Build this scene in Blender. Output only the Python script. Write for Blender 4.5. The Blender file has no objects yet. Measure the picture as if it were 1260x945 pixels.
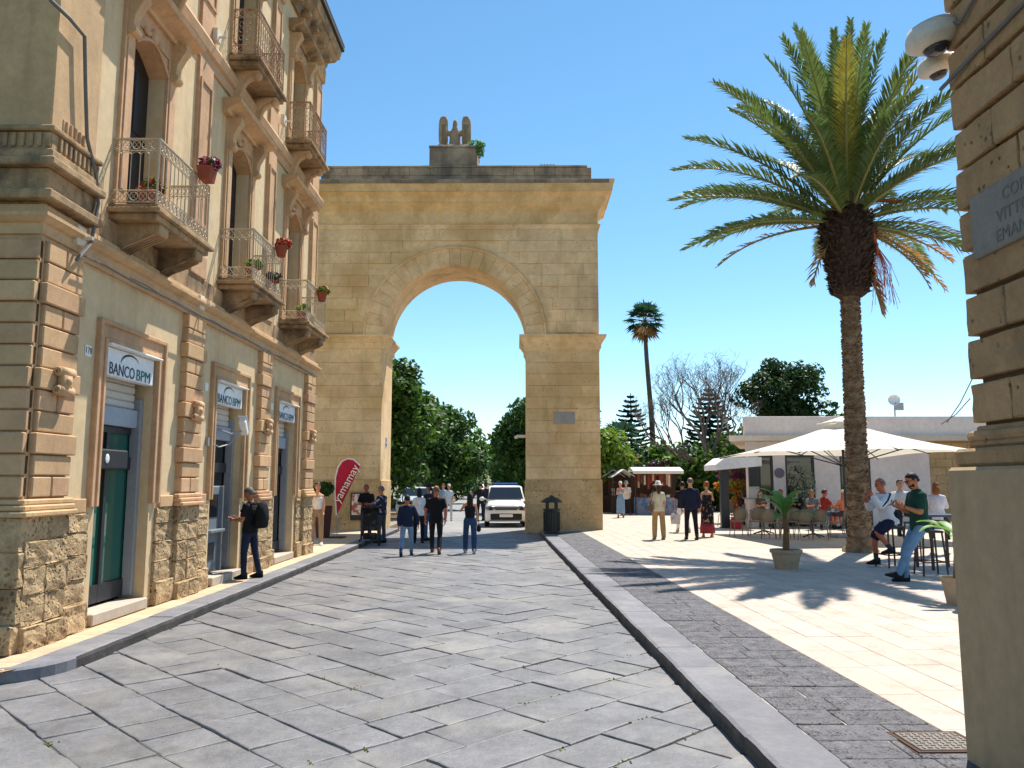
import bpy, bmesh, math, random
import numpy as np
from mathutils import Vector, Matrix, Euler

random.seed(7)
SC = bpy.context.scene
COL = SC.collection
R = math.radians

# ------------------------------------------------------------------ camera
F_PX, PX_W, PX_H, EYE = 980.0, 1260.0, 945.0, 1.8
PITCH = math.atan((592 - 472.5) / F_PX)
YAW = math.atan(7 / F_PX)
cam_d = bpy.data.cameras.new('camera')
cam_d.sensor_width = 36.0
cam_d.lens = 36.0 * F_PX / PX_W
cam_d.clip_start = 0.05
cam_d.clip_end = 4000
cam = bpy.data.objects.new('camera', cam_d)
COL.objects.link(cam)
cam.location = (0, 0, EYE)
cam.rotation_euler = (math.pi / 2 + PITCH, 0, YAW)
SC.camera = cam

# ------------------------------------------------------------------ light
SUN_DIR = Vector((0.28, 0.46, 1.0)).normalized()
SUN_EL = math.asin(SUN_DIR.z)
SUN_AZ = math.atan2(SUN_DIR.x, SUN_DIR.y)
w = bpy.data.worlds.new('World')
SC.world = w
w.use_nodes = True
nt = w.node_tree
sky = nt.nodes.new('ShaderNodeTexSky')
sky.sky_type = 'NISHITA'
sky.sun_disc = False
sky.sun_elevation = SUN_EL
sky.sun_rotation = SUN_AZ
sky.altitude = 900
sky.air_density = 1.0
sky.dust_density = 0.05
sky.ozone_density = 2.4
nt.nodes['Background'].inputs['Strength'].default_value = 0.12
hsv = nt.nodes.new('ShaderNodeHueSaturation')
hsv.inputs['Saturation'].default_value = 1.13
hsv.inputs['Hue'].default_value = 0.487
nt.links.new(sky.outputs[0], hsv.inputs['Color'])
nt.links.new(hsv.outputs[0], nt.nodes['Background'].inputs['Color'])
sd = bpy.data.lights.new('sun', 'SUN')
sd.energy = 5.0
sd.angle = R(0.53)
sd.color = (1.0, 0.945, 0.86)
so = bpy.data.objects.new('sun', sd)
COL.objects.link(so)
so.rotation_euler = SUN_DIR.to_track_quat('Z', 'Y').to_euler()
so.location = (20, 30, 60)
SC.view_settings.view_transform = 'Standard'
SC.view_settings.look = 'None'
SC.view_settings.gamma = 1.0
SC.view_settings.exposure = 0.70
SC.cycles.use_denoising = True
SC.cycles.max_bounces = 7
SC.cycles.transparent_max_bounces = 8

# ------------------------------------------------------------------ helpers
def ray(px, py):
    x = (px - 630) / F_PX
    y = (472.5 - py) / F_PX
    d = (x, math.cos(PITCH) - y * math.sin(PITCH), math.sin(PITCH) + y * math.cos(PITCH))
    c, s = math.cos(YAW), math.sin(YAW)
    return Vector((d[0] * c - d[1] * s, d[0] * s + d[1] * c, d[2]))
def atZ(px, py, Z=0.0):
    d = ray(px, py); t = (Z - EYE) / d.z
    return Vector((d.x * t, d.y * t, Z))
def atY(px, py, Y):
    d = ray(px, py); t = Y / d.y
    return Vector((d.x * t, Y, EYE + d.z * t))
def lin(h):
    h = h.lstrip('#')
    o = []
    for i in (0, 2, 4):
        v = int(h[i:i + 2], 16) / 255
        o.append(v / 12.92 if v <= 0.04045 else ((v + 0.055) / 1.055) ** 2.4)
    return tuple(o)
def vmul(c, k):
    return tuple(min(1, max(0, x * k)) for x in c)

MATS = {}
def M(name, col, rough=0.8, var=0.15, scale=2.0, bump=0.15, bscale=40.0, rnd=0.0, spec=0.3,
      stain=None, pits=None, metal=0.0, streak=None, trans=0.0, rndhue=0.0, bdist=0.01, wave=None, grain=0.10):
    """procedural material on world position. stain=(colour, scale, lo, hi, strength); pits=(scale, size, colour)"""
    if name in MATS:
        return MATS[name]
    m = bpy.data.materials.new(name)
    m.use_nodes = True
    t = m.node_tree; N = t.nodes; L = t.links
    b = N['Principled BSDF']
    b.inputs['Roughness'].default_value = rough
    b.inputs['Metallic'].default_value = metal
    b.inputs['Specular IOR Level'].default_value = spec
    geo = N.new('ShaderNodeNewGeometry')
    pos = geo.outputs['Position']
    def noise(sc, det=5, rgh=0.6, src=pos):
        n = N.new('ShaderNodeTexNoise')
        n.inputs['Scale'].default_value = sc
        n.inputs['Detail'].default_value = det
        n.inputs['Roughness'].default_value = rgh
        L.new(src, n.inputs['Vector'])
        return n.outputs['Fac']
    def ramp(src, lo, hi):
        r = N.new('ShaderNodeMapRange')
        r.inputs['From Min'].default_value = lo
        r.inputs['From Max'].default_value = hi
        L.new(src, r.inputs['Value'])
        return r.outputs['Result']
    def mix(fac, a, bcol, mode='MIX'):
        x = N.new('ShaderNodeMix')
        x.data_type = 'RGBA'; x.blend_type = mode
        if isinstance(fac, (int, float)): x.inputs[0].default_value = fac
        else: L.new(fac, x.inputs[0])
        for k, v in ((6, a), (7, bcol)):
            if isinstance(v, tuple): x.inputs[k].default_value = (*v[:3], 1)
            else: L.new(v, x.inputs[k])
        return x.outputs[2]
    c = mix(ramp(noise(scale), 0.3, 0.7), vmul(col, 1 - var), vmul(col, 1 + var))
    if grain > 0 and var > 0:
        for gs, gf in ((scale * 7, grain), (bscale * 1.6, grain * .8)):
            r0 = N.new('ShaderNodeMapRange'); L.new(noise(gs, 5, 0.7), r0.inputs['Value'])
            r0.inputs['From Min'].default_value = .3; r0.inputs['From Max'].default_value = .7
            r0.inputs['To Min'].default_value = 1 - gf; r0.inputs['To Max'].default_value = 1 + gf
            c = mix(1.0, c, r0.outputs[0], 'MULTIPLY')
    if stain:
        sc_, sscale, lo, hi, st = stain
        mm = N.new('ShaderNodeMath'); mm.operation = 'MULTIPLY'
        L.new(ramp(noise(sscale, 8, 0.65), lo, hi), mm.inputs[0]); mm.inputs[1].default_value = st
        c = mix(mm.outputs[0], c, sc_)
    if streak:
        sc_, sx, sz, lo, hi, st = streak
        mp = N.new('ShaderNodeMapping'); L.new(pos, mp.inputs['Vector'])
        mp.inputs['Scale'].default_value = (sx, sx, sz)
        mm = N.new('ShaderNodeMath'); mm.operation = 'MULTIPLY'
        L.new(ramp(noise(1.0, 5, 0.6, mp.outputs[0]), lo, hi), mm.inputs[0]); mm.inputs[1].default_value = st
        c = mix(mm.outputs[0], c, sc_)
    pit_f = None
    if pits:
        psc, psz, pcol = pits
        v = N.new('ShaderNodeTexVoronoi'); v.inputs['Scale'].default_value = psc
        mp = N.new('ShaderNodeVectorMath'); mp.operation = 'MULTIPLY_ADD'
        n3 = N.new('ShaderNodeTexNoise'); n3.inputs['Scale'].default_value = psc * 0.8
        L.new(pos, n3.inputs['Vector'])
        L.new(n3.outputs['Color'], mp.inputs[0]); mp.inputs[1].default_value = (0.6 / psc,) * 3
        L.new(pos, mp.inputs[2]); L.new(mp.outputs[0], v.inputs['Vector'])
        gate_ = ramp(noise(psc * 0.22, 3), 0.42, 0.6)
        a = ramp(v.outputs['Distance'], psz, psz * 0.45)
        mm = N.new('ShaderNodeMath'); mm.operation = 'MULTIPLY'; mm.use_clamp = True
        L.new(a, mm.inputs[0]); L.new(gate_, mm.inputs[1])
        pit_f = mm.outputs[0]
        c = mix(pit_f, c, pcol)
    if rnd > 0 or rndhue > 0:
        oi = N.new('ShaderNodeObjectInfo')
        hs = N.new('ShaderNodeHueSaturation')
        if rndhue > 0:
            r2 = N.new('ShaderNodeMapRange'); L.new(oi.outputs['Random'], r2.inputs['Value'])
            r2.inputs['To Min'].default_value = 0.5 - rndhue; r2.inputs['To Max'].default_value = 0.5 + rndhue
            L.new(r2.outputs[0], hs.inputs['Hue'])
        fr = N.new('ShaderNodeMath'); fr.operation = 'MULTIPLY'; fr.inputs[1].default_value = 7.31
        L.new(oi.outputs['Random'], fr.inputs[0])
        fr2 = N.new('ShaderNodeMath'); fr2.operation = 'FRACT'; L.new(fr.outputs[0], fr2.inputs[0])
        r3 = N.new('ShaderNodeMapRange'); L.new(fr2.outputs[0], r3.inputs['Value'])
        r3.inputs['To Min'].default_value = 1 - rnd; r3.inputs['To Max'].default_value = 1 + rnd
        L.new(r3.outputs[0], hs.inputs['Value'])
        L.new(c, hs.inputs['Color'])
        c = hs.outputs['Color']
    L.new(c, b.inputs['Base Color'])
    if bump > 0:
        bp = N.new('ShaderNodeBump')
        bp.inputs['Strength'].default_value = bump
        bp.inputs['Distance'].default_value = bdist
        h = noise(bscale, 6, 0.65)
        if wave:
            wv = N.new('ShaderNodeMath'); wv.operation = 'MULTIPLY_ADD'
            L.new(noise(wave[0], 3, 0.5), wv.inputs[0]); wv.inputs[1].default_value = wave[1]; L.new(h, wv.inputs[2]); h = wv.outputs[0]
        if pit_f is not None:
            sb = N.new('ShaderNodeMath'); sb.operation = 'SUBTRACT'
            L.new(h, sb.inputs[0]); L.new(pit_f, sb.inputs[1]); h = sb.outputs[0]
        L.new(h, bp.inputs['Height'])
        L.new(bp.outputs[0], b.inputs['Normal'])
    if trans > 0:
        tb = N.new('ShaderNodeBsdfTranslucent'); L.new(c, tb.inputs['Color'])
        ms = N.new('ShaderNodeMixShader'); ms.inputs[0].default_value = trans
        L.new(b.outputs[0], ms.inputs[1]); L.new(tb.outputs[0], ms.inputs[2])
        L.new(ms.outputs[0], N['Material Output'].inputs['Surface'])
    MATS[name] = m
    return m
def plain(name, hexcol, rough=0.6, **k):
    k.setdefault('var', 0.06); k.setdefault('bump', 0.05)
    return M(name, lin(hexcol), rough, **k)
def glass(name, tint=(0.04, 0.05, 0.05), rough=0.03):
    if name in MATS: return MATS[name]
    m = bpy.data.materials.new(name); m.use_nodes = True
    b = m.node_tree.nodes['Principled BSDF']
    b.inputs['Base Color'].default_value = (*tint, 1)
    b.inputs['Roughness'].default_value = rough
    b.inputs['Specular IOR Level'].default_value = 0.7
    n = m.node_tree.nodes.new('ShaderNodeTexNoise'); n.inputs['Scale'].default_value = 1.3
    bp = m.node_tree.nodes.new('ShaderNodeBump'); bp.inputs['Strength'].default_value = 0.02
    m.node_tree.links.new(n.outputs['Fac'], bp.inputs['Height'])
    m.node_tree.links.new(bp.outputs[0], b.inputs['Normal'])
    MATS[name] = m
    return m

class MB:
    def __init__(s): s.v = []; s.f = []; s.mi = []; s.cur = 0
    def add(s, vs, fs):
        o = len(s.v)
        s.v.extend([tuple(p) for p in vs])
        for f in fs: s.f.append([i + o for i in f]); s.mi.append(s.cur)
        return s
    def box(s, x0, x1, y0, y1, z0, z1, bev=0.0):
        if x0 > x1: x0, x1 = x1, x0
        if y0 > y1: y0, y1 = y1, y0
        if z0 > z1: z0, z1 = z1, z0
        b = min(bev, (x1 - x0) * .4, (y1 - y0) * .4, (z1 - z0) * .4)
        if b <= 0:
            vs = [(x, y, z) for z in (z0, z1) for y in (y0, y1) for x in (x0, x1)]
            return s.add(vs, [(0, 2, 3, 1), (4, 5, 7, 6), (0, 1, 5, 4), (2, 6, 7, 3), (0, 4, 6, 2), (1, 3, 7, 5)])
        vs = []; idx = {}
        for sx in (0, 1):
            for sy in (0, 1):
                for sz in (0, 1):
                    cx, cy, cz = (x0, x1)[sx], (y0, y1)[sy], (z0, z1)[sz]
                    ix, iy, iz = (b, -b)[sx], (b, -b)[sy], (b, -b)[sz]
                    idx[sx, sy, sz, 0] = len(vs); vs.append((cx, cy + iy, cz + iz))
                    idx[sx, sy, sz, 1] = len(vs); vs.append((cx + ix, cy, cz + iz))
                    idx[sx, sy, sz, 2] = len(vs); vs.append((cx + ix, cy + iy, cz))
        fs = []
        I = idx
        for a in (0, 1):
            q = [I[a, 0, 0, 0], I[a, 1, 0, 0], I[a, 1, 1, 0], I[a, 0, 1, 0]]; fs.append(q if a else q[::-1])
            q = [I[0, a, 0, 1], I[0, a, 1, 1], I[1, a, 1, 1], I[1, a, 0, 1]]; fs.append(q if a else q[::-1])
            q = [I[0, 0, a, 2], I[1, 0, a, 2], I[1, 1, a, 2], I[0, 1, a, 2]]; fs.append(q if a else q[::-1])
        for a in (0, 1):
            for c in (0, 1):
                q = [I[a, c, 0, 0], I[a, c, 0, 1], I[a, c, 1, 1], I[a, c, 1, 0]]; fs.append(q if a == c else q[::-1])
                q = [I[a, 0, c, 0], I[a, 1, c, 0], I[a, 1, c, 2], I[a, 0, c, 2]]; fs.append(q if a != c else q[::-1])
                q = [I[0, a, c, 1], I[1, a, c, 1], I[1, a, c, 2], I[0, a, c, 2]]; fs.append(q if a == c else q[::-1])
                for e in (0, 1):
                    q = [I[a, c, e, 0], I[a, c, e, 1], I[a, c, e, 2]]
                    fs.append(q if (a + c + e) % 2 == 1 else q[::-1])
        return s.add(vs, fs)
    def loft(s, rings, cap=True, close=True):
        n = len(rings[0]); o = len(s.v)
        for r in rings: s.v.extend([tuple(p) for p in r])
        for i in range(len(rings) - 1):
            for k in range(n if close else n - 1):
                a = o + i * n + k; b = o + i * n + (k + 1) % n
                s.f.append([a, b, b + n, a + n]); s.mi.append(s.cur)
        if cap and close:
            s.f.append([o + k for k in range(n)][::-1]); s.mi.append(s.cur)
            s.f.append([o + (len(rings) - 1) * n + k for k in range(n)]); s.mi.append(s.cur)
        return s
    def tube(s, pts, r, n=6, cap=True, closed=False):
        pts = [Vector(p) for p in pts]
        rs = r if isinstance(r, (list, tuple)) else [r] * len(pts)
        rings = []
        up = None
        m = len(pts)
        for i, p in enumerate(pts):
            if closed: t = pts[(i + 1) % m] - pts[i - 1]
            else: t = pts[min(i + 1, m - 1)] - pts[max(i - 1, 0)]
            if t.length < 1e-9: t = Vector((0, 0, 1))
            t.normalize()
            if up is None:
                up = Vector((0, 0, 1)) if abs(t.z) < 0.9 else Vector((1, 0, 0))
            x = up.cross(t)
            if x.length < 1e-6: x = Vector((1, 0, 0)).cross(t)
            x.normalize(); y = t.cross(x); up = y
            rings.append([p + x * (math.cos(2 * math.pi * k / n) * rs[i]) + y * (math.sin(2 * math.pi * k / n) * rs[i]) for k in range(n)])
        if closed:
            rings.append(rings[0])
            return s.loft(rings, cap=False)
        return s.loft(rings, cap)
    def lathe(s, prof, n=16, c=(0, 0, 0), sx=1.0, sy=1.0):
        rings = [[(c[0] + math.cos(2 * math.pi * k / n) * r * sx, c[1] + math.sin(2 * math.pi * k / n) * r * sy, c[2] + z) for k in range(n)] for r, z in prof]
        return s.loft(rings)
    def ball(s, c, rx, ry=None, rz=None, n=10, m=7):
        ry = ry or rx; rz = rz or rx
        rings = []
        for j in range(m + 1):
            a = -math.pi / 2 + math.pi * j / m
            q = max(math.cos(a), 0.02)
            rings.append([(c[0] + rx * q * math.cos(2 * math.pi * k / n), c[1] + ry * q * math.sin(2 * math.pi * k / n), c[2] + rz * math.sin(a)) for k in range(n)])
        return s.loft(rings)
    def prism(s, poly, axis, a0, a1):
        """poly: 2D points; axis 'x': poly=(y,z), 'y': poly=(x,z), 'z': poly=(x,y)"""
        def P(p, a):
            return (a, p[0], p[1]) if axis == 'x' else ((p[0], a, p[1]) if axis == 'y' else (p[0], p[1], a))
        return s.loft([[P(p, a0) for p in poly], [P(p, a1) for p in poly]])
    def ring(s, c, r, tr, axis='x', n=10, m=4):
        pts = []
        for k in range(n):
            a = 2 * math.pi * k / n
            u, v = r * math.cos(a), r * math.sin(a)
            pts.append((c[0], c[1] + u, c[2] + v) if axis == 'x' else ((c[0] + u, c[1], c[2] + v) if axis == 'y' else (c[0] + u, c[1] + v, c[2])))
        return s.tube(pts, tr, m, closed=True)
    def xform(s, mat):
        s.v = [tuple(mat @ Vector(p)) for p in s.v]; return s
    def mesh(s, name, mats, smooth=False):
        me = bpy.data.meshes.new(name)
        me.from_pydata(s.v, [], s.f)
        for m_ in (mats if isinstance(mats, (list, tuple)) else [mats]): me.materials.append(m_)
        if any(s.mi): me.polygons.foreach_set('material_index', s.mi)
        bm = bmesh.new(); bm.from_mesh(me); bmesh.ops.recalc_face_normals(bm, faces=bm.faces); bm.to_mesh(me); bm.free()
        if smooth: me.polygons.foreach_set('use_smooth', [True] * len(me.polygons))
        me.update()
        return me
    def build(s, name, mats, parent=None, smooth=False, world=True):
        return obj(name, s.mesh(name, mats, smooth), parent, world)

WM = {}
def obj(name, data, parent=None, world=True, loc=None, rz=0.0, mat=None):
    o = bpy.data.objects.new(name, data)
    COL.objects.link(o)
    lm = mat if mat is not None else (Matrix.Translation(loc or (0, 0, 0)) @ Matrix.Rotation(rz, 4, 'Z'))
    if parent is None:
        o.matrix_basis = lm; WM[o.name] = lm.copy()
    else:
        o.parent = parent
        inv = WM[parent.name].inverted() if world else Matrix()
        o.matrix_parent_inverse = inv
        o.matrix_basis = lm
        WM[o.name] = WM[parent.name] @ inv @ lm
    return o
def tag(o, label=None, cat=None, group=None, kind=None):
    if label: o['label'] = label
    if cat: o['category'] = cat
    if group: o['group'] = group
    if kind: o['kind'] = kind
    return o
def thing(name, label, cat, loc=(0, 0, 0), rz=0.0, group=None, mat=None):
    o = obj(name, None, None, loc=loc, rz=rz, mat=mat)
    o.empty_display_size = 0.2
    return tag(o, label, cat, group)
def struct(name, mb, mat, smooth=False):
    return tag(mb.build(name, mat, smooth=smooth), kind='structure')
def kids(o): return [c for c in ALLK.get(o.name, [])]
def copy_tree(o, mat, label=None):
    """copy a thing with parts and sub-parts; mat = new world matrix of the thing"""
    c = o.copy(); COL.objects.link(c); c.matrix_basis = mat; WM[c.name] = mat.copy()
    if label: c['label'] = label
    for ch in o.children:
        d = ch.copy(); COL.objects.link(d); d.parent = c; d.matrix_parent_inverse = ch.matrix_parent_inverse
        for g in ch.children:
            e = g.copy(); COL.objects.link(e); e.parent = d; e.matrix_parent_inverse = g.matrix_parent_inverse
    return c
def text_mesh(txt, size, mat, depth=0.0, align='CENTER', space=1.0, shear=0.0, bold=0.0):
    cu = bpy.data.curves.new('lettering', 'FONT')
    cu.body = txt; cu.size = size; cu.align_x = align; cu.align_y = 'CENTER'
    cu.extrude = depth; cu.space_character = space; cu.shear = shear; cu.offset = bold
    cu.resolution_u = 3
    o = bpy.data.objects.new('lettering_tmp', cu); COL.objects.link(o)
    bpy.context.view_layer.update()
    me = bpy.data.meshes.new_from_object(o.evaluated_get(bpy.context.evaluated_depsgraph_get()))
    bpy.data.objects.remove(o); bpy.data.curves.remove(cu)
    me.materials.clear(); me.materials.append(mat)
    return me
def frame(origin, xdir, ydir):
    x = Vector(xdir).normalized(); y = Vector(ydir).normalized(); z = x.cross(y)
    m = Matrix((x, y, z)).transposed().to_4x4(); m.translation = Vector(origin)
    return m
def block_mesh(key, cache={}, **k):
    return cache.setdefault(key, k['make']()) if key not in cache else cache[key]

# ------------------------------------------------------------------ materials
BASALT = M('road_basalt', lin('#6b6a6c'), 0.55, 0.24, 1.7, 0.45, 34, rnd=0.10, rndhue=0.008, spec=0.45, stain=(lin('#8b8781'), 0.75, 0.48, 0.68, 0.75), grain=.18, streak=(lin('#55534f'), 2.6, 2.6, 0.52, 0.72, 0.5), bdist=0.012, wave=(7, 2.2))
JOINT = M('road_joint', lin('#57524c'), 0.95, 0.4, 6, 0.6, 60, stain=(lin('#8f8574'), 1.2, 0.5, 0.62, 0.7))
LAVA = M('kerb_lava', lin('#737276'), 0.75, 0.14, 3, 0.3, 60, rnd=0.10, pits=(55, 0.22, lin('#4c4b4c')), stain=(lin('#a19c94'), 1.7, 0.5, 0.7, 0.35))
SETT = M('sett_lava', lin('#646265'), 0.9, 0.25, 7, 0.9, 60, rnd=0.05, pits=(42, 0.5, lin('#363537')), stain=(lin('#8c877f'), 9, 0.55, 0.68, 0.5), grain=.3)
KERBSIDE = M('kerb_painted_shade', lin('#4d4a47'), 0.9, 0.3, 4, 0.7, 40, stain=(lin('#2f2d2b'), 3, .45, .65, .6))  # rough lava, with the kerb face's shadow painted into the colour
SETTJ = M('sett_joint', lin('#a09a90'), 0.95, 0.3, 5, 0.4, 60)
TILE = M('plaza_tile', lin('#baaa9b'), 0.8, 0.10, 2.2, 0.12, 50, rnd=0.07, rndhue=0.01, stain=(lin('#a2867a'), 3.2, 0.5, 0.72, 0.6), grain=.12)
TILEJ = M('plaza_joint', lin('#6f5d50'), 0.9, 0.2, 4, 0.2, 50)
SIDEW = M('sidewalk_tile', lin('#c3aa8c'), 0.85, 0.15, 2.5, 0.2, 50, rnd=0.08, stain=(lin('#b08c60'), 2.5, 0.5, 0.7, 0.4))
PLASTER = M('cream_plaster', lin('#d4bb94'), 0.9, 0.10, 0.8, 0.14, 90, stain=(lin('#b8966a'), 0.8, 0.48, 0.72, 0.6), streak=(lin('#a5875e'), 3.0, 0.35, 0.52, 0.75, 0.45))
PINKST = M('dressed_stone', lin('#c59f78'), 0.88, 0.14, 1.6, 0.35, 50, rnd=0.10, rndhue=0.006, stain=(lin('#9a7e5f'), 1.3, 0.5, 0.72, 0.6), streak=(lin('#8a7052'), 3.4, .5, .54, .76, .5))
ROUGHST = M('rough_stone', lin('#bea27b'), 0.95, 0.22, 3, 1.0, 22, rnd=0.12, pits=(21, 0.42, lin('#7c6443')), stain=(lin('#84694a'), 2.0, 0.46, 0.64, 0.75), grain=.2, bdist=0.03)
LEDGEST = M('weathered_ledge_stone', lin('#ab8d69'), 0.92, 0.22, 2, 0.5, 40, stain=(lin('#51453a'), 1.7, 0.46, 0.64, 0.8), streak=(lin('#4a3f34'), 4, 1.2, .52, .7, .6), grain=.15)
GATEST = M('gate_stone', lin('#e6c698'), 0.92, 0.16, 0.7, 0.45, 34, rnd=0.07, grain=.13, rndhue=0.003, stain=(lin('#c49c62'), 0.45, 0.46, 0.64, 0.7), pits=(7, .2, lin('#ad8b5b')), streak=(lin('#a08257'), 1.5, 0.3, 0.54, 0.72, 0.55), bdist=0.015)
GATEBASE = M('gate_stone_base', lin('#c6a77a'), 0.95, 0.2, 1.1, 0.9, 22, rnd=0.10, grain=.16, pits=(9, 0.26, lin('#8c6d43')), stain=(lin('#a9875a'), 1.0, 0.48, 0.62, 0.55), bdist=0.03)
GATETOP = M('gate_stone_weathered', lin('#a3917a'), 0.95, 0.2, 1.0, 0.5, 30, rnd=0.06, stain=(lin('#5d534a'), 0.8, 0.42, 0.62, 0.75), streak=(lin('#5c5248'), 2.2, 0.3, 0.5, 0.65, 0.5))
GATECOR = M('gate_stone_cornice', lin('#dcb986'), 0.95, 0.2, 1.0, 0.4, 30, rnd=0.05, stain=(lin('#b88d52'), 0.9, 0.5, 0.66, 0.6), streak=(lin('#dcc49c'), 3.4, 0.5, 0.58, 0.72, 0.5))
MOIST = M('old_wall_stone', lin('#b08f69'), 0.92, 0.15, 2.0, 0.7, 24, rnd=0.08, pits=(13, 0.22, lin('#6d573d')), stain=(lin('#7d674d'), 2.3, 0.5, 0.68, 0.55), bdist=0.03)
GREYPL = M('grey_plaster', lin('#ad9676'), 0.95, 0.06, 1.2, 0.35, 150, streak=(lin('#83704f'), 5, 0.6, 0.5, 0.75, 0.35), stain=(lin('#8a7558'), 1.4, 0.55, 0.75, 0.4))
WHITEPL = M('white_plaster', lin('#d9cdc6'), 0.9, 0.05, 1.0, 0.1, 80, stain=(lin('#bfb1a8'), 0.6, 0.5, 0.75, 0.4))
IRON = M('painted_iron', lin('#b8aa92'), 0.6, 0.15, 10, 0.1, 60, stain=(lin('#8a6f52'), 6, 0.55, 0.7, 0.5))
RUST = M('rusty_iron', lin('#a98d70'), 0.75, 0.2, 9, 0.2, 60, stain=(lin('#7c4c30'), 5, 0.45, 0.62, 0.7))
DARK = plain('dark_metal', '#22252a', 0.45, spec=0.5)
WOODD = plain('dark_door_wood', '#1d1613', 0.5, spec=0.4, streak=(lin('#2c211b'), 14, 0.6, 0.45, 0.6, 0.8))
BRNZ = plain('dark_brown_metal', '#3a2b26', 0.5, spec=0.4)
WHITE = plain('white_paint', '#e6e6e2', 0.5)
GREYM = plain('grey_metal', '#8e9196', 0.4, spec=0.5)
TERRA = M('terracotta', lin('#8f4a33'), 0.85, 0.15, 8, 0.2, 60)
BLACKW = plain('black_rubber', '#141415', 0.7)
ASPH = M('asphalt', lin('#8c8b8a'), 0.9, 0.12, 0.6, 0.4, 120, stain=(lin('#6f6e6d'), 0.5, 0.48, 0.7, 0.5))
# ================================================================== GROUND
KSL = -0.0353                                   # the right kerb turns slightly against the street
def kx(Y): return 1.70 + KSL * Y                # face of the right kerb
KA = math.atan(KSL)
PZ = 0.12                                       # pavement height
struct('ground', MB().box(-900, 900, -300, 2500, -0.5, -0.12), M('far_ground', lin('#6b6c4c'), 0.95, 0.3, 0.05, 0.2, 3, stain=(lin('#4a5534'), 0.02, 0.4, 0.6, 0.8)))

# --- stone paved street, slabs laid in two diagonal halves that interlock in the middle
road = struct('street', MB().box(-9, 3.2, -3, 28.6, -0.11, -0.014), JOINT)
WROW = 0.465
def slab_mesh(L, W, rng):
    g = rng.uniform(0.003, 0.008)
    j = lambda: rng.uniform(-0.011, 0.011)
    hx, hy = L / 2 - g, W / 2 - g
    n = 4
    base = []
    for (ax, ay), (bx, by) in (((-hx, -hy), (hx, -hy)), ((hx, -hy), (hx, hy)), ((hx, hy), (-hx, hy)), ((-hx, hy), (-hx, -hy))):
        for k in range(n):
            t = k / n
            base.append((ax + (bx - ax) * t + j() * (0.5 if k == 0 else .8), ay + (by - ay) * t + j() * (0.5 if k == 0 else .8)))
    b = MB()
    rings = []
    for ins, z in ((0, -0.06), (0, -0.010), (0.004, -0.003), (0.014, 0.0)):
        rings.append([(x - math.copysign(min(ins, abs(x)), x), y - math.copysign(min(ins, abs(y)), y), z) for x, y in base])
    b.loft(rings, cap=False)
    top = len(b.v) - len(base)
    b.f.append([top + k for k in range(len(base))]); b.mi.append(0)
    return b
slab_lens = [0.42, 0.52, 0.6, 0.68, 0.78, 0.9]
rng = random.Random(3)
slab_lib = {L: [slab_mesh(L, WROW, rng) for _ in range(4)] for L in slab_lens}
slab_me = {L: [b.mesh('paving_slab', BASALT) for b in v] for L, v in slab_lib.items()}
XC = -1.45
slabs = []
def put_row(kind, i):
    """rows run along (-1,1) in the left half and along (1,1) in the right half"""
    t = i * WROW if kind == 'L' else (i + 1) * WROW
    run = 0
    while run < 26:
        L = rng.choice(slab_lens)
        c = t + L / 2
        if kind == 'L': a, b = (i + .5) * WROW, c
        else: a, b = c, (i + .5) * WROW
        x = XC + (a - b) / math.sqrt(2); y = (a + b) / math.sqrt(2)
        if y > 28.9: break
        ok = (-8.4 < x if y < 7.9 else -4.75 < x) and x < kx(y) + 0.33 and y > 2.6
        if ok: slabs.append((x, y, L, kind))
        t += L; run += L
for i in range(-14, 48):
    put_row('L', i); put_row('R', i)
slabs.sort(key=lambda s: s[1] + abs(s[0]) * .3)
rest = MB()
for n, (x, y, L, kind) in enumerate(slabs):
    k = rng.randrange(4)
    ang = R(135 if kind == 'L' else 45) + rng.uniform(-.008, .008) + (math.pi if rng.random() < .5 else 0)
    mt = Matrix.Translation((x, y, rng.uniform(-0.007, 0.005))) @ Matrix.Rotation(ang + rng.uniform(-.012, .012), 4, 'Z') @ Matrix.Rotation(rng.uniform(-.012, .012), 4, 'X') @ Matrix.Rotation(rng.uniform(-.011, .011), 4, 'Y')
    if n < 300:
        obj('paving_slab', slab_me[L][k], road, world=False, mat=mt)
    else:
        b = slab_lib[L][k]
        rest.add([mt @ Vector(p) for p in b.v], b.f)
tag(rest.build('paving_slabs_beyond', BASALT, road), kind='stuff')
# moss and litter in the joints: tiny tufts
moss = MB()
for _ in range(260):
    x, y, L, kind = rng.choice(slabs[:220])
    d = rng.choice((-1, 1)); q = rng.uniform(-.4, .4) * L
    nx, ny = (1, 1) if kind == 'L' else (-1, 1)
    ax, ay = (-1, 1) if kind == 'L' else (1, 1)
    px = x + nx * d * WROW / 2 / 1.414 + ax * q / 1.414; py = y + ny * d * WROW / 2 / 1.414 + ay * q / 1.414
    if rng.random() < .6 and not (abs(px - 0.2) < 1.6): continue
    for _k in range(5):
        h = rng.uniform(.004, .014); ox, oy = ax * rng.uniform(-.05, .05), ay * rng.uniform(-.05, .05)
        moss.ball((px + ox, py + oy, -0.006), .009, .009, h, 5, 3)
tag(moss.build('joint_moss', M('moss', lin('#5d6a2c'), 0.95, 0.3, 30, 0.2)), 'dull green moss growing in the joints of the paving slabs', 'moss', kind='stuff')

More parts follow.
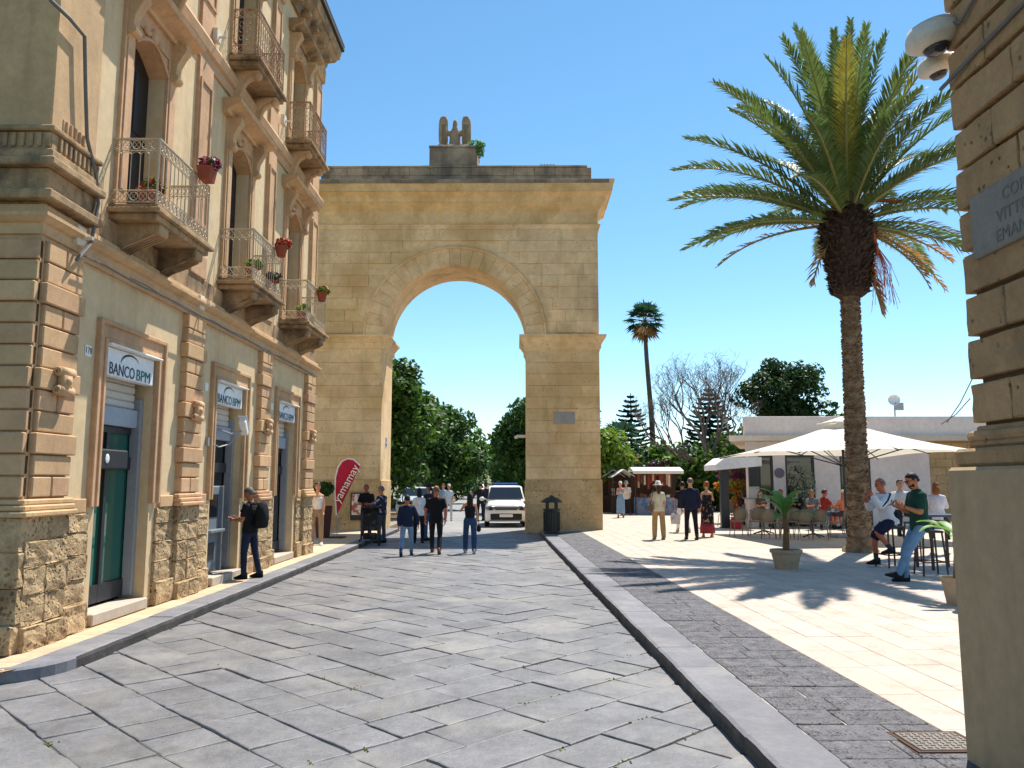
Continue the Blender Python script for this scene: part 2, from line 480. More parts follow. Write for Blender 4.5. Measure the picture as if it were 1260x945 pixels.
# --- asphalt road beyond the gate
st = MB()
L0 = [(-4.6, 28.55), (-5.0, 60), (-7.5, 120), (-16, 220)]; R0 = [(0.35, 28.55), (-0.35, 60), (-2.6, 120), (-9.5, 220)]
st.add([(*p, -0.001) for p in L0] + [(*p, -0.001) for p in R0], [[i, i + 4, i + 5, i + 1] for i in range(3)])
struct('asphalt_road', st, ASPH)
sp_ = MB()
sp_.add([(-7.4, 28.6, .10), (-4.85, 30.2, .10), (-5.25, 60, .10), (-7.9, 120, .10), (-17, 120, .10), (-17, 28.6, .10),
         (-4.85, 30.2, -.1), (-5.25, 60, -.1), (-7.9, 120, -.1)], [[0, 1, 2, 3, 4, 5], [1, 6, 7, 2], [2, 7, 8, 3]])
struct('avenue_pavement', sp_, M('dusty_pavement', lin('#8d8270'), .95, .2, .8, .3, 40))

# --- right pavement: kerb, dark sett strip, pale tiles
def rot_pt(off, Y):    # point OFF metres right of the kerb face at length Y
    return (kx(Y) + off, Y)
pl = MB()
Y0, Y1 = 1.5, 62.0
pl.add([(*rot_pt(.10, Y0), -.11), (46, Y0, -.11), (46, Y1, -.11), (*rot_pt(.10, Y1), -.11),
        (*rot_pt(.10, Y0), PZ - .008), (46, Y0, PZ - .008), (46, Y1, PZ - .008), (*rot_pt(.10, Y1), PZ - .008)],
       [(4, 5, 6, 7), (0, 4, 7, 3), (0, 1, 5, 4)])
plaza = struct('plaza', pl, TILEJ)
kerb = struct('right_kerb', MB().box(0, .001, 0, .001, -.2, -.19), LAVA)
def kerb_stone(L, W, H, rng):
    b = MB(); prof = []
    r = 0.035
    prof = [(0.005, -.10), (0.0, H - r - .01), (r * .3, H - r * .35), (r * 1.1, H), (W - .008, H), (W, H - .01), (W, -.10)]
    n = 6
    rings = []
    for k in range(n + 1):
        y = -L / 2 + .004 + (L - .008) * k / n
        e = rng.uniform(-.004, .006); h = rng.uniform(-.003, .003)
        e2 = .012 if k in (0, n) else 0
        rings.append([(x + (e + e2 * .4 if i < 4 else 0), y, z + (h - e2 * .5 if 1 <= i <= 4 else 0)) for i, (x, z) in enumerate(prof)])
    b.loft(rings)
    m_ = len(prof)
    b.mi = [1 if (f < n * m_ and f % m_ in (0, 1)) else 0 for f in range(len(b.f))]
    return b
ks = [kerb_stone(1.12, .43, PZ + .003, rng) for _ in range(3)] + [kerb_stone(.86, .43, PZ + .003, rng) for _ in range(2)]
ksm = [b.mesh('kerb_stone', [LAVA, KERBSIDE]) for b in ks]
Y = 2.2
while Y < 26.9:
    k = rng.randrange(5); L = 1.12 if k < 3 else .86
    c = Y + L / 2
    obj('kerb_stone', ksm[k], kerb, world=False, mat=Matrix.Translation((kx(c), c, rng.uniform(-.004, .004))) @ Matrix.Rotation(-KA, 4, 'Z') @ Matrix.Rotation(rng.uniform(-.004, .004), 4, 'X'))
    Y += L
# sett strip 0.43..1.37
strip = MB()
strip.add([(*rot_pt(.42, Y0), PZ - .004), (*rot_pt(1.375, Y0), PZ - .004), (*rot_pt(1.375, 29), PZ - .004), (*rot_pt(.42, 29), PZ - .004)], [(0, 1, 2, 3)])
strip_o = struct('sett_strip', strip, SETTJ)
def piece(lx, ly, rng, g=.004, top=.006, j=.003):
    b = MB(); hx, hy = lx / 2 - g, ly / 2 - g
    q = [(sx * hx + rng.uniform(-j, j), sy * hy + rng.uniform(-j, j)) for sx, sy in ((-1, -1), (1, -1), (1, 1), (-1, 1))]
    rings = [[(x, y, -.03) for x, y in q], [(x, y, top - .004) for x, y in q], [(x * (1 - .006 / hx), y * (1 - .006 / hy), top) for x, y in q]]
    return b.loft(rings)
sl = [(piece(w_, .34, rng, .005, .006, .006), w_) for w_ in (.36, .47, .58) for _ in range(2)]
slm = [b.mesh('sett', SETT) for b, _ in sl]
Y = 2.0; row = 0; nset = 0
far = MB(); skipped = []
MANH = (2.72, 5.42)
while Y < 27.0:
    for k in ((0, 4) if row % 2 else (4, 0)) if row % 3 else (2, 3):
        w_ = sl[k][1]
        if k == (0, 4)[0] and row % 2 or (not row % 2 and k == 4) or (k == 2): off = .43 + w_ / 2; 
        else: off = 1.37 - w_ / 2
        x = kx(Y + .17) + off; y = Y + .17
        mt = Matrix.Translation((x, y, PZ + rng.uniform(-.003, .002))) @ Matrix.Rotation(-KA, 4, 'Z')
        if abs(x - MANH[0]) < .42 and abs(y - MANH[1]) < .3: skipped.append((x, y, w_)); continue
        if nset < 120: obj('sett', slm[k], strip_o, world=False, mat=mt); nset += 1
        else: far.add([mt @ Vector(p) for p in sl[k][0].v], sl[k][0].f)
    Y += .345; row += 1
tag(far.build('setts_beyond', SETT, strip_o), kind='stuff')
for x, y, w_ in skipped:                                       # cut setts left and behind the access cover
    x0, x1, y0, y1 = x - w_ / 2, x + w_ / 2, y - .17, y + .17
    for a0, a1, c0, c1 in ((x0, min(x1, MANH[0] - .25), y0, y1), (max(x0, MANH[0] - .25), x1, max(y0, MANH[1] + .22), y1), (max(x0, MANH[0] - .25), x1, y0, min(y1, MANH[1] - .22))):
        if a1 - a0 > .05 and c1 - c0 > .05:
            obj('sett', piece(a1 - a0, c1 - c0, rng, .005, .006, .004).mesh('sett', SETT), strip_o, world=False, mat=Matrix.Translation(((a0 + a1) / 2, (c0 + c1) / 2, PZ)))
# pale tiles in rows along the street
tl = [(piece(.37, L, rng, .0035, .003, .002), L) for L in (.6, .75, .9) for _ in range(2)]
tlm = [b.mesh('paving_tile', TILE) for b, _ in tl]
tiles = []
for r_ in range(0, 52):
    Y = 2.2 + rng.uniform(0, .6)
    while Y < 44:
        k = rng.randrange(6); L = tl[k][1]; c = Y + L / 2
        x = kx(c) + 1.375 + .37 * (r_ + .5)
        if not (x < 3.2 and c < 4.7): tiles.append((x, c, k))
        Y += L
tiles.sort(key=lambda t: t[1] + .15 * t[0] + (40 if t[0] > 0.62 * t[1] + .4 else 0))
far = MB()
for n, (x, y, k) in enumerate(tiles):
    mt = Matrix.Translation((x, y, PZ + rng.uniform(-.0015, .0015))) @ Matrix.Rotation(-KA, 4, 'Z')
    if n < 300: obj('paving_tile', tlm[k], plaza, world=False, mat=mt)
    elif x < 16: far.add([mt @ Vector(p) for p in tl[k][0].v], tl[k][0].f)
tag(far.build('paving_tiles_beyond', TILE, plaza), kind='stuff')
# iron access cover sunk in the setts
mh = thing('access_cover', 'small square iron access cover with ribbed lid sunk in the dark setts', 'access cover', (MANH[0], MANH[1], PZ), -KA)
MHM = M('cast_iron', lin('#6f675e'), 0.6, 0.2, 20, 0.3, 80, spec=0.4, stain=(lin('#5d4a3c'), 8, .5, .7, .5))
MHB = MB().box(-.2, .2, -.17, .17, .0, .012, .004)
for i in range(9):
    for j_ in range(7):
        a = -.17 + i * .0425; c = -.14 + j_ * .046
        MHB.box(a - .014, a + .014, c - .006, c + .006, .012, .017) if (i + j_) % 2 else MHB.box(a - .005, a + .005, c - .016, c + .016, .012, .017)
MHB.build('lid', MHM, mh, world=False); MB().box(-.25, .25, -.22, .22, -.02, -.0005).build('bed', plain('brick_brown', '#4f3a2e', .9), mh, world=False)
fr = MB()
for a in ((-.235, -.21, -.205, .205), (.21, .235, -.205, .205), (-.21, .21, -.205, -.18), (-.21, .21, .18, .205)): fr.box(*a, -.01, .008)
fr.build('rim', plain('brick_brown', '#4f3a2e', .9), mh, world=False)

# --- left pavement with lava kerb
FX = -5.0                                             # plaster plane of the left building
lp = MB()
lp.add([(-9.5, 7.0, PZ - .006), (-4.75, 7.0, PZ - .006), (-4.45, 7.6, PZ - .006), (-4.45, 28.6, PZ - .006), (-9.5, 28.6, PZ - .006)], [(0, 1, 2, 3, 4)])
sidewalk = struct('sidewalk', lp, M('sidewalk_joint', lin('#a88a60'), .95, .2, 4, .3, 50))
tb = [(piece(.30, L, rng, .002, .003, .002), L) for L in (.30, .45) for _ in range(2)]
tbm = [b.mesh('paving_tile', SIDEW) for b, _ in tb]
Y = 7.35
while Y < 28.0:
    k = rng.randrange(4); L = tb[k][1]
    for xx in (-4.76,) if Y < 19.3 else (-4.76, -5.06, -5.36, -5.66, -5.96, -6.26, -6.56):
        obj('paving_tile', tbm[k], sidewalk, world=False, mat=Matrix.Translation((xx, Y + L / 2, PZ)))
    Y += L
lk = struct('left_kerb', MB().box(-4.3, -4.299, 20, 20.001, -.2, -.19), LAVA)
lks = [kerb_stone(1.12, .34, PZ + .004, rng) for _ in range(3)]
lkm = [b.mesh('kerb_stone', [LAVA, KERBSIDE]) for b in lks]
Y = 7.95
while Y < 28.4:
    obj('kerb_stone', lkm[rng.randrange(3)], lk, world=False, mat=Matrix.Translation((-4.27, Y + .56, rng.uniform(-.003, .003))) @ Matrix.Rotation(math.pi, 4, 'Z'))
    Y += 1.12
# rounded corner stone and the return along the side street
cr = MB(); rings = []
cx, cy, r0 = -4.97, 7.95, .70
for k in range(9):
    a = -math.pi / 2 * k / 8
    ca, sa = math.cos(a), math.sin(a)
    rings.append([(cx + ca * rr, cy + sa * rr, z) for rr, z in ((r0 - .34, -.1), (r0 - .34, PZ), (r0 - .03, PZ + .004), (r0 - .005, PZ - .02), (r0, -.1))])
cr.loft(rings)
cr.build('corner_kerb_stone', LAVA, lk)
for i in range(4):
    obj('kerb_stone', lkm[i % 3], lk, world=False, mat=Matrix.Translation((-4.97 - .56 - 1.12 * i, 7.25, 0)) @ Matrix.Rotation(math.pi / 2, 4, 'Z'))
# ================================================================== LEFT BUILDING
BY0, BY1, BTOP = 8.05, 19.25, 12.55
BAYS = [10.17, 13.72, 17.15]
bld = thing('corner_building', 'cream plastered corner building with stone pilasters and iron balconies', 'building', (-7.5, 13.6, PZ))
def fb(mb, u0, u1, z0, z1, o0, o1, bev=0.0):          # box in facade coordinates (u along the street, o outwards)
    return mb.box(FX + o0, FX + o1, u0, u1, z0, z1, bev)
# wall sheet with openings
DOORW, WINW = .70, .48
holes = []
for u in BAYS:
    holes += [(u - DOORW, u + DOORW, PZ, 3.48), (u - WINW, u + WINW, 5.2, 7.75), (u - WINW, u + WINW, 9.2, 11.35)]
us = sorted({BY0, BY1} | {h[0] for h in holes} | {h[1] for h in holes})
zs = sorted({PZ, BTOP} | {h[2] for h in holes} | {h[3] for h in holes})
wall = MB()
for i in range(len(us) - 1):
    for j_ in range(len(zs) - 1):
        um, zm = (us[i] + us[i + 1]) / 2, (zs[j_] + zs[j_ + 1]) / 2
        if any(h[0] < um < h[1] and h[2] < zm < h[3] for h in holes): continue
        wall.add([(FX, us[i], zs[j_]), (FX, us[i + 1], zs[j_]), (FX, us[i + 1], zs[j_ + 1]), (FX, us[i], zs[j_ + 1])], [(0, 1, 2, 3)])
for u0, u1, z0, z1 in holes:
    d = FX - .34
    wall.add([(FX, u0, z0), (FX, u1, z0), (FX, u1, z1), (FX, u0, z1), (d, u0, z0), (d, u1, z0), (d, u1, z1), (d, u0, z1)],
             [(0, 1, 5, 4), (1, 2, 6, 5), (2, 3, 7, 6), (3, 0, 4, 7)])
    wall.add([(d - .25, u0 - .3, z0 - .1), (d - .25, u1 + .3, z0 - .1), (d - .25, u1 + .3, z1 + .1), (d - .25, u0 - .3, z1 + .1)], [(0, 1, 2, 3)])
wall.add([(FX, BY0, PZ), (-12, BY0, PZ), (-12, BY0, BTOP), (FX, BY0, BTOP), (FX, BY1, PZ), (-12, BY1, PZ), (-12, BY1, BTOP), (FX, BY1, BTOP)],
         [(0, 1, 2, 3), (4, 5, 6, 7), (3, 2, 6, 7), (1, 5, 6, 2)])
wall.build('wall', PLASTER, bld)
# string course and ledges around the front and the corner
def course(name, z0, z1, o0, steps, mat, y0=BY0, y1=BY1, side=True):
    """moulded band; steps = list of (relative z, outward)"""
    b = MB()
    prof = [(0 - .05, z0)] + [(o, z0 + (z1 - z0) * t) for t, o in steps] + [(-.05, z1)]
    rings = []
    if side: rings.append([(-12, BY0 - o, z) for o, z in prof])
    rings.append([(FX + o, y0 - (o if side else 0), z) for o, z in prof])
    rings.append([(FX + o, y1 + (max(o, 0) if side else 0), z) for o, z in prof])
    b.loft(rings)
    return b.build(name, mat, bld)
course('string_course', 4.30, 4.66, 0, [(0, .05), (.12, .05), (.14, .08), (.45, .08), (.5, .12), (.62, .17), (.72, .17), (.76, .10), (1, .09)], PINKST)
course('floor_band', 4.662, 4.95, 0, [(0, .05), (1, .05)], LEDGEST)
course('upper_string_course', 8.42, 8.85, 0, [(0, .04), (.4, .04), (.45, .09), (.8, .12), (1, .08)], PINKST)
rb = course('roof_cornice', 12.3, 12.95, 0, [(0, .06), (.15, .10), (.3, .12), (.45, .26), (.62, .32), (.64, .36), (1, .40)], LEDGEST)
gt = MB()
gt.box(FX + .28, FX + .47, BY0 - .4, BY1 + .4, 12.95, 13.08, .02)
gt.box(-12, FX + .47, BY0 - .5, BY1 + .40, 13.082, 13.14)
gt.build('roof_edge', plain('dark_gutter', '#3a3632', .7), bld)
mod = MB().box(FX + .03, FX + .30, -.09, .09, 12.32, 12.46, .03).mesh('modillion', LEDGEST)
for k in range(17):
    obj('modillion', mod, rb, world=False, mat=Matrix.Translation((0, BY0 + .5 + k * .65, 0)))
# plinth of rough stones on the front between the doors, and round the corner
plinth = MB(); fb(plinth, BY0 + .01, BY1 - .01, PZ, .2, -.02, .01)
plinth_o = plinth.build('plinth', ROUGHST, bld)
def rough_block(dx, dy, dz, rng, amp=.012):
    bm = bmesh.new(); bmesh.ops.create_cube(bm, size=1)
    bmesh.ops.scale(bm, vec=(dx, dy, dz), verts=bm.verts)
    bmesh.ops.bevel(bm, geom=bm.edges[:] , offset=min(.014, dz * .08), segments=2, affect='EDGES', profile=.6)
    bmesh.ops.subdivide_edges(bm, edges=[e for e in bm.edges if e.calc_length() > .12], cuts=2, use_grid_fill=True)
    for v in bm.verts:
        v.co += Vector((rng.uniform(-1, 1) * amp, rng.uniform(-1, 1) * amp * .5, rng.uniform(-1, 1) * amp * .5))
    me = bpy.data.meshes.new('plinth_stone'); bm.to_mesh(me); bm.free()
    me.materials.append(ROUGHST)
    return me
rlib = {}
def plinth_stone(u0, u1, z0, z1, o):
    key = (round(u1 - u0, 2), round(z1 - z0, 2), rng.randrange(2))
    if key not in rlib: rlib[key] = rough_block(.34, key[0] - .006, key[1] - .006, rng)
    obj('plinth_stone', rlib[key], plinth_o, world=False, mat=Matrix.Translation((FX + o - .17 + rng.uniform(-.008, .008), (u0 + u1) / 2, (z0 + z1) / 2)))
PILS = [(8.02, 8.80), (11.60, 12.36), (15.08, 15.80), (18.42, 19.22)]
def span_rows(u0, u1, o, foot):
    zrow = [PZ, .36, .66, .94, 1.20, 1.44] if foot else [PZ, .44, .70, .97, 1.22, 1.44]
    for r_ in range(len(zrow) - 1):
        oo = o + (.05 if r_ == 0 else 0)
        n = max(1, round((u1 - u0) / (.42 if r_ % 2 else .5)))
        cuts = [u0 + (u1 - u0) * k / n for k in range(n + 1)]
        for k in range(n): plinth_stone(cuts[k], cuts[k + 1], zrow[r_], zrow[r_ + 1], oo)
prev = None
segs = [(8.02, 8.80, .10, 1), (8.80, 9.30, .04, 0), (11.04, 11.60, .04, 0), (11.60, 12.36, .10, 1), (12.36, 12.86, .04, 0), (14.58, 15.08, .04, 0),
        (15.08, 15.80, .10, 1), (15.80, 16.30, .04, 0), (18.0, 18.42, .04, 0), (18.42, 19.22, .10, 1)]
for s_ in segs: span_rows(*s_)
for r_, (z0, z1) in enumerate(((PZ, .4), (.4, .75), (.75, 1.1), (1.1, 1.44))):    # side street face of the corner
    for k in range(3):
        key = ('s', r_, k % 2)
        if key not in rlib: rlib[key] = rough_block(.56, .34, z1 - z0 - .006, rng)
        obj('plinth_stone', rlib[key], plinth_o, world=False, mat=Matrix.Translation((FX + .10 - .285 - .57 * k - .34 * 0, BY0 + .05 + (-.04 if r_ == 0 else 0), (z0 + z1) / 2)))
# pilasters of the ground floor
scroll = MB()
for s_ in (-1, 1):
    scroll.tube([(0, -.13, s_ * .10), (0, .13, s_ * .10)], .055, 10)
    scroll.ring((0, -.135, s_ * .10), .034, .016, 'y', 10, 5)
    scroll.ring((0, .135, s_ * .10), .034, .016, 'y', 10, 5)
scroll.box(-.04, .045, -.09, .09, -.1, .1, .02)
scroll.ball((.04, 0, 0), .04, .05, .05)
scroll_me = scroll.mesh('carved_scroll', PINKST, True)
pbl = {}
def pil_block(par, u0, u1, z0, z1, o, side=False):
    key = (round(u1 - u0, 3), round(z1 - z0, 3), round(o, 3))
    if key not in pbl:
        pbl[key] = MB().box(-.12, o, -(u1 - u0) / 2, (u1 - u0) / 2, -(z1 - z0) / 2, (z1 - z0) / 2, .012).mesh('stone_block', PINKST)
    obj('stone_block', pbl[key], par, world=False, mat=Matrix.Translation((FX, (u0 + u1) / 2, (z0 + z1) / 2)))
PZ0 = 1.62
rows = ['two', 'one', 'band', 'one', 'two', 'carv', 'one', 'one', 'two', 'band', 'one', 'two']
for n, (u0, u1) in enumerate(PILS):
    core = MB(); fb(core, u0 + .07, u1 - .07, PZ0, 4.30, -.05, .055)
    if n == 0: core.box(-12, FX + .055, BY0 - .055, BY0 + .02, PZ0, 4.30)
    p = core.build('pilaster', PINKST, bld)
    bs = MB()
    for z0, z1, o in ((1.44, 1.50, .17), (1.50, 1.56, .14), (1.56, PZ0, .11)): fb(bs, u0 - .03, u1 + .03, z0, z1, -.05, o, .015)
    if n == 0:
        for z0, z1, o in ((1.44, 1.50, .17), (1.50, 1.56, .14), (1.56, PZ0, .11)): bs.box(-12, FX + o - .003, BY0 - o, BY0 + .3, z0 + .002, z1 - .002, .012)
    bs.build('base_moulding', PINKST, p)
    z = PZ0 + .01
    hh = (4.30 - PZ0 - .01) / len(rows)
    for r_ in rows:
        a0, a1 = u0 + .055, u1 - .055
        if r_ == 'two':
            pil_block(p, a0, (a0 + a1) / 2 - .009, z + .008, z + hh - .008, .10); pil_block(p, (a0 + a1) / 2 + .009, a1, z + .008, z + hh - .008, .10)
        elif r_ == 'one': pil_block(p, a0, a1, z + .008, z + hh - .008, .10)
        else: pil_block(p, u0 + .01, u1 - .01, z + .004, z + hh - .004, .125)
        if r_ == 'carv':
            obj('carved_scroll', scroll_me, p, world=False, mat=Matrix.Translation((FX + .16, (u0 + u1) / 2, z + hh / 2)))
        if n == 0:
            o = .10 if r_ in ('two', 'one') else .125
            key = ('side', o)
            if key not in pbl: pbl[key] = MB().box(-1.0, 0, -o, .0, -hh / 2 + .008, hh / 2 - .008, .012).mesh('stone_block', PINKST)
            obj('stone_block', pbl[key], p, world=False, mat=Matrix.Translation((FX + .055, BY0, z + hh / 2)))
            obj('stone_block', pbl[key], p, world=False, mat=Matrix.Translation((FX + .055 - 1.02, BY0, z + hh / 2)))
        z += hh
# doors, surrounds, shutters
GREEN = glass('green_door_glass', (.01, .10, .075)); BLKG = glass('black_glass', (.012, .014, .016))
LTGREY = plain('shutter_box_grey', '#9aa3ad', .45); SLATM = plain('shutter_slats', '#c6bfb4', .6)
for i, u in enumerate(BAYS):
    s = MB()
    for a, b_, z0, z1 in ((u - .88, u - DOORW, 1.50, 3.70), (u + DOORW, u + .88, 1.50, 3.70), (u - DOORW, u + DOORW, 3.48, 3.70)):
        fb(s, a + (.004 if a == u + DOORW else 0), b_ - (.004 if b_ == u - DOORW else 0), z0, z1, -.02, .035)
    for a, b_, z0, z1 in ((u - .90, u - .84, 1.50, 3.74), (u + .84, u + .90, 1.50, 3.74), (u - .84, u + .84, 3.68, 3.74)): fb(s, a, b_, z0, z1, -.02, .07, .01)
    for a, b_, z0, z1 in ((u - DOORW - .05, u - DOORW + .006, 1.5, 3.52), (u + DOORW - .006, u + DOORW + .05, 1.5, 3.52), (u - DOORW + .006, u + DOORW - .006, 3.474, 3.53)): fb(s, a, b_, z0, z1, -.02, .055, .008)
    s.build('door_surround', PINKST, bld)
    # panel frames either side
    for a, b_ in (((PILS[i][1] + .06), u - .95), (u + .95, PILS[i + 1][0] - .06)):
        pf = MB(); fb(pf, a, b_, 1.44, 1.60, -.01, .045, .01); pf.build('dado_band', PINKST, bld)
    d = MB(); D = -.30
    d.cur = 0
    for a, b_ in ((u - DOORW, u - DOORW + .07), (u - .035, u + .035), (u + DOORW - .07, u + DOORW)): fb(d, a, b_, .3, 2.50, D, D + .06)
    fb(d, u - DOORW, u + DOORW, .3, .52, D, D + .058); fb(d, u - DOORW, u + DOORW, 1.95, 2.12, D, D + .07); fb(d, u - DOORW, u + DOORW, 2.42, 2.50, D, D + .058)
    door = d.build('door', DARK, bld)
    g = MB(); fb(g, u - DOORW + .02, u + DOORW - .02, .35, 2.5, D - .01, D + .02)
    g.build('pane', GREEN if i == 0 else BLKG, door)
    if i == 0:
        hb = MB(); fb(hb, u - .45, u + .35, 1.95, 2.2, D + .05, D + .16, .02); hb.build('door_closer', DARK, door)
        hb = MB().ball((FX + D + .165, u - .2, 2.08), .01, .05, .06); hb.build('sticker', WHITE, door)
    s2 = MB(); fb(s2, u - DOORW + .003, u + DOORW - .003, PZ, .26, -.30, .06 if i != 1 else .10, .012); s2.build('door_step', plain('pale_step_stone', '#b5a999', .7), bld)
    gj = MB(); fb(gj, u + DOORW - .10, u + DOORW - .004, .30, 2.9, -.26, -.14); gj.build('door_side_post', GREYM, bld)
    sh = MB(); fb(sh, u - DOORW, u + DOORW - .10, 2.51, 2.75, -.30, -.17, .01)
    shu = sh.build('roller_shutter', LTGREY, bld)
    sl_ = MB().box(FX - .26, FX - .215, u - DOORW, u + DOORW - .10, 0, .10, .02).mesh('slat', SLATM)
    for k in range(7): obj('slat', sl_, shu, world=False, mat=Matrix.Translation((0, 0, 2.76 + .104 * k)))
    # the bank sign
    sg = thing('sign', ['white bank sign over the green glass door', 'white bank sign over the door with the cash machine', 'white bank sign over the door next to the end pilaster'][i], 'sign', (FX - .05, u, 3.09))
    bx = MB(); fb(bx, u - DOORW + .02, u + DOORW - .06, 3.09, 3.44, -.12, .0, .012); bx.build('panel', plain('sign_white', '#dfe2e4', .4), sg)
    tr = MB(); tr.box(FX - .10, FX + .10, u - DOORW, u + DOORW, 3.446, 3.47, .008); tr.build('light_strip', WHITE, sg)
    NAVY = plain('sign_navy', '#18304a', .5, bump=0)
    TEAL = plain('sign_teal', '#16645f', .5, bump=0)
    for txt, mt_, uc, w_ in (('BANCO', NAVY, u - .23, .64), ('BPM', TEAL, u + .34, .38)):
        me = text_mesh(txt, .2, mt_, .002)
        xs_ = [v.co.x for v in me.vertices]; k = w_ / (max(xs_) - min(xs_))
        obj('lettering', me, sg, world=True, mat=frame((FX + .004, uc, 3.175), (0, 1, 0), (0, 0, 1)) @ Matrix.Diagonal((k, 1.05, 1, 1)))
    arc = MB(); pts = []
    for t in range(13):
        q = t / 12; a = math.pi * (.97 - .80 * q)
        pts.append((math.cos(a) * .26 + u - .02, 3.265 + math.sin(a) * .14, .035 * (1 - q) ** .7 + .004))
    vs = [];
    for x_, z_, h_ in pts: vs += [(FX + .004, x_, z_ - h_ / 2), (FX + .004, x_, z_ + h_ / 2)]
    arc.add(vs, [(2 * k, 2 * k + 2, 2 * k + 3, 2 * k + 1) for k in range(12)])
    arc.build('arc_emblem', NAVY, sg)
# cash machine in the second door
u = BAYS[1]
atm = thing('cash_machine', 'grey cash machine set in the second bank doorway', 'cash machine', (FX - .1, u, .3))
a_ = MB(); fb(a_, u - .62, u + .10, .30, 1.72, -.28, -.12, .02); fb(a_, u - .58, u + .06, .95, 1.0, -.13, .0, .01)
fb(a_, u - .62, u - .57, .3, 1.72, -.2, -.06, .01); fb(a_, u + .05, u + .10, .3, 1.72, -.2, -.06, .01); a_.build('cabinet', plain('atm_grey', '#737a80', .45), atm)
a_ = MB(); fb(a_, u - .5, u - .02, 1.2, 1.58, -.12, -.112); a_.build('screen', BLKG, atm)
a_ = MB(); fb(a_, u - .42, u - .12, .5, .78, -.12, -.108, .004); a_.build('cover_plate', DARK, atm)
# cctv camera over the second door
cc = thing('security_camera', 'white boxy security camera on a bracket beside the second bank sign', 'camera', (FX, u - .1, 2.75))
c_ = MB(); c_.box(-.06, .06, -.2, .15, -.06, .06, .015); c_.box(-.075, .075, -.23, .17, .06, .07, .004)
c_.xform(Matrix.Translation((FX + .25, u + .05, 2.72)) @ Matrix.Rotation(R(8), 4, 'Z') @ Matrix.Rotation(R(-38), 4, 'X')); c_.build('housing', WHITE, cc)
c_ = MB(); c_.tube([(FX - .1, u - .25, 2.68), (FX + .1, u - .12, 2.60), (FX + .22, u + .02, 2.66)], .02, 6); c_.build('bracket', GREYM, cc)
c_ = MB(); c_.tube([(FX + .2, u - .1, 2.6), (FX + .12, u - .25, 2.42), (FX + .06, u - .55, 2.36), (FX + .03, u - .95, 2.42)], .012, 5); c_.box(FX, FX + .05, u - 1.0, u - .94, 2.36, 2.5); c_.build('cable', GREYM, cc)
# house numbers
for k, (u_, txt) in enumerate(((BAYS[0] - 1.06, '178'), (BAYS[1] - 1.06, '180'), (BAYS[2] - 1.06, '182'))):
    hn = thing('house_number_plate', ['small white number plate beside the green glass door', 'small white number plate beside the cash machine door', 'small white number plate beside the third bank door'][k], 'number plate', (FX, u_, 3.3))
    b_ = MB(); fb(b_, u_ - .07, u_ + .07, 3.24, 3.37, 0, .012, .003); b_.build('plate', WHITE, hn)
    if k == 0: obj('lettering', text_mesh(txt, .1, DARK, .001), hn, mat=frame((FX + .0145, u_, 3.305), (0, 1, 0), (0, 0, 1)))
# upper windows
def arch_fill(mb, u, w_, zsp, ztop, o0, o1, rise):
    """spandrel piece closing a rectangular opening into a flat arch"""
    n = 8
    poly = [(u - w_, ztop), (u - w_, zsp)]
    for k in range(1, n):
        t = k / n
        poly.append((u - w_ + 2 * w_ * t, zsp + rise * math.sin(math.pi * t)))
    poly += [(u + w_, zsp), (u + w_, ztop)]
    for k in range(len(poly) - 1):
        pass
    # strips
    lo = poly[1:-1]
    for k in range(len(lo) - 1):
        (a, za), (b_, zb) = lo[k], lo[k + 1]
        vs = [(FX + o, p, z) for o in (o0, o1) for p, z in ((a, za), (b_, zb), (b_, ztop), (a, ztop))]
        mb.add(vs, [(0, 1, 2, 3), (4, 5, 6, 7), (0, 1, 5, 4), (1, 2, 6, 5), (2, 3, 7, 6), (3, 0, 4, 7)])
def console(mb, u, ztop, h, d, w_):
    """scrolled bracket below a cornice"""
    prof = [(0, ztop), (d, ztop), (d, ztop - h * .18), (d * .8, ztop - h * .3), (d * .55, ztop - h * .5), (d * .5, ztop - h * .7), (d * .42, ztop - h * .85), (d * .2, ztop - h), (0, ztop - h)]
    rings = [[(FX + o - .01 * (o == 0), uu, z) for o, z in prof] for uu in (u - w_, u + w_)]
    mb.loft(rings)
    mb.tube([(FX + d * .85, u - w_ - .01, ztop - h * .12), (FX + d * .85, u + w_ + .01, ztop - h * .12)], d * .22, 8)
    mb.tube([(FX + d * .42, u - w_ - .01, ztop - h * .82), (FX + d * .42, u + w_ + .01, ztop - h * .82)], d * .24, 8)
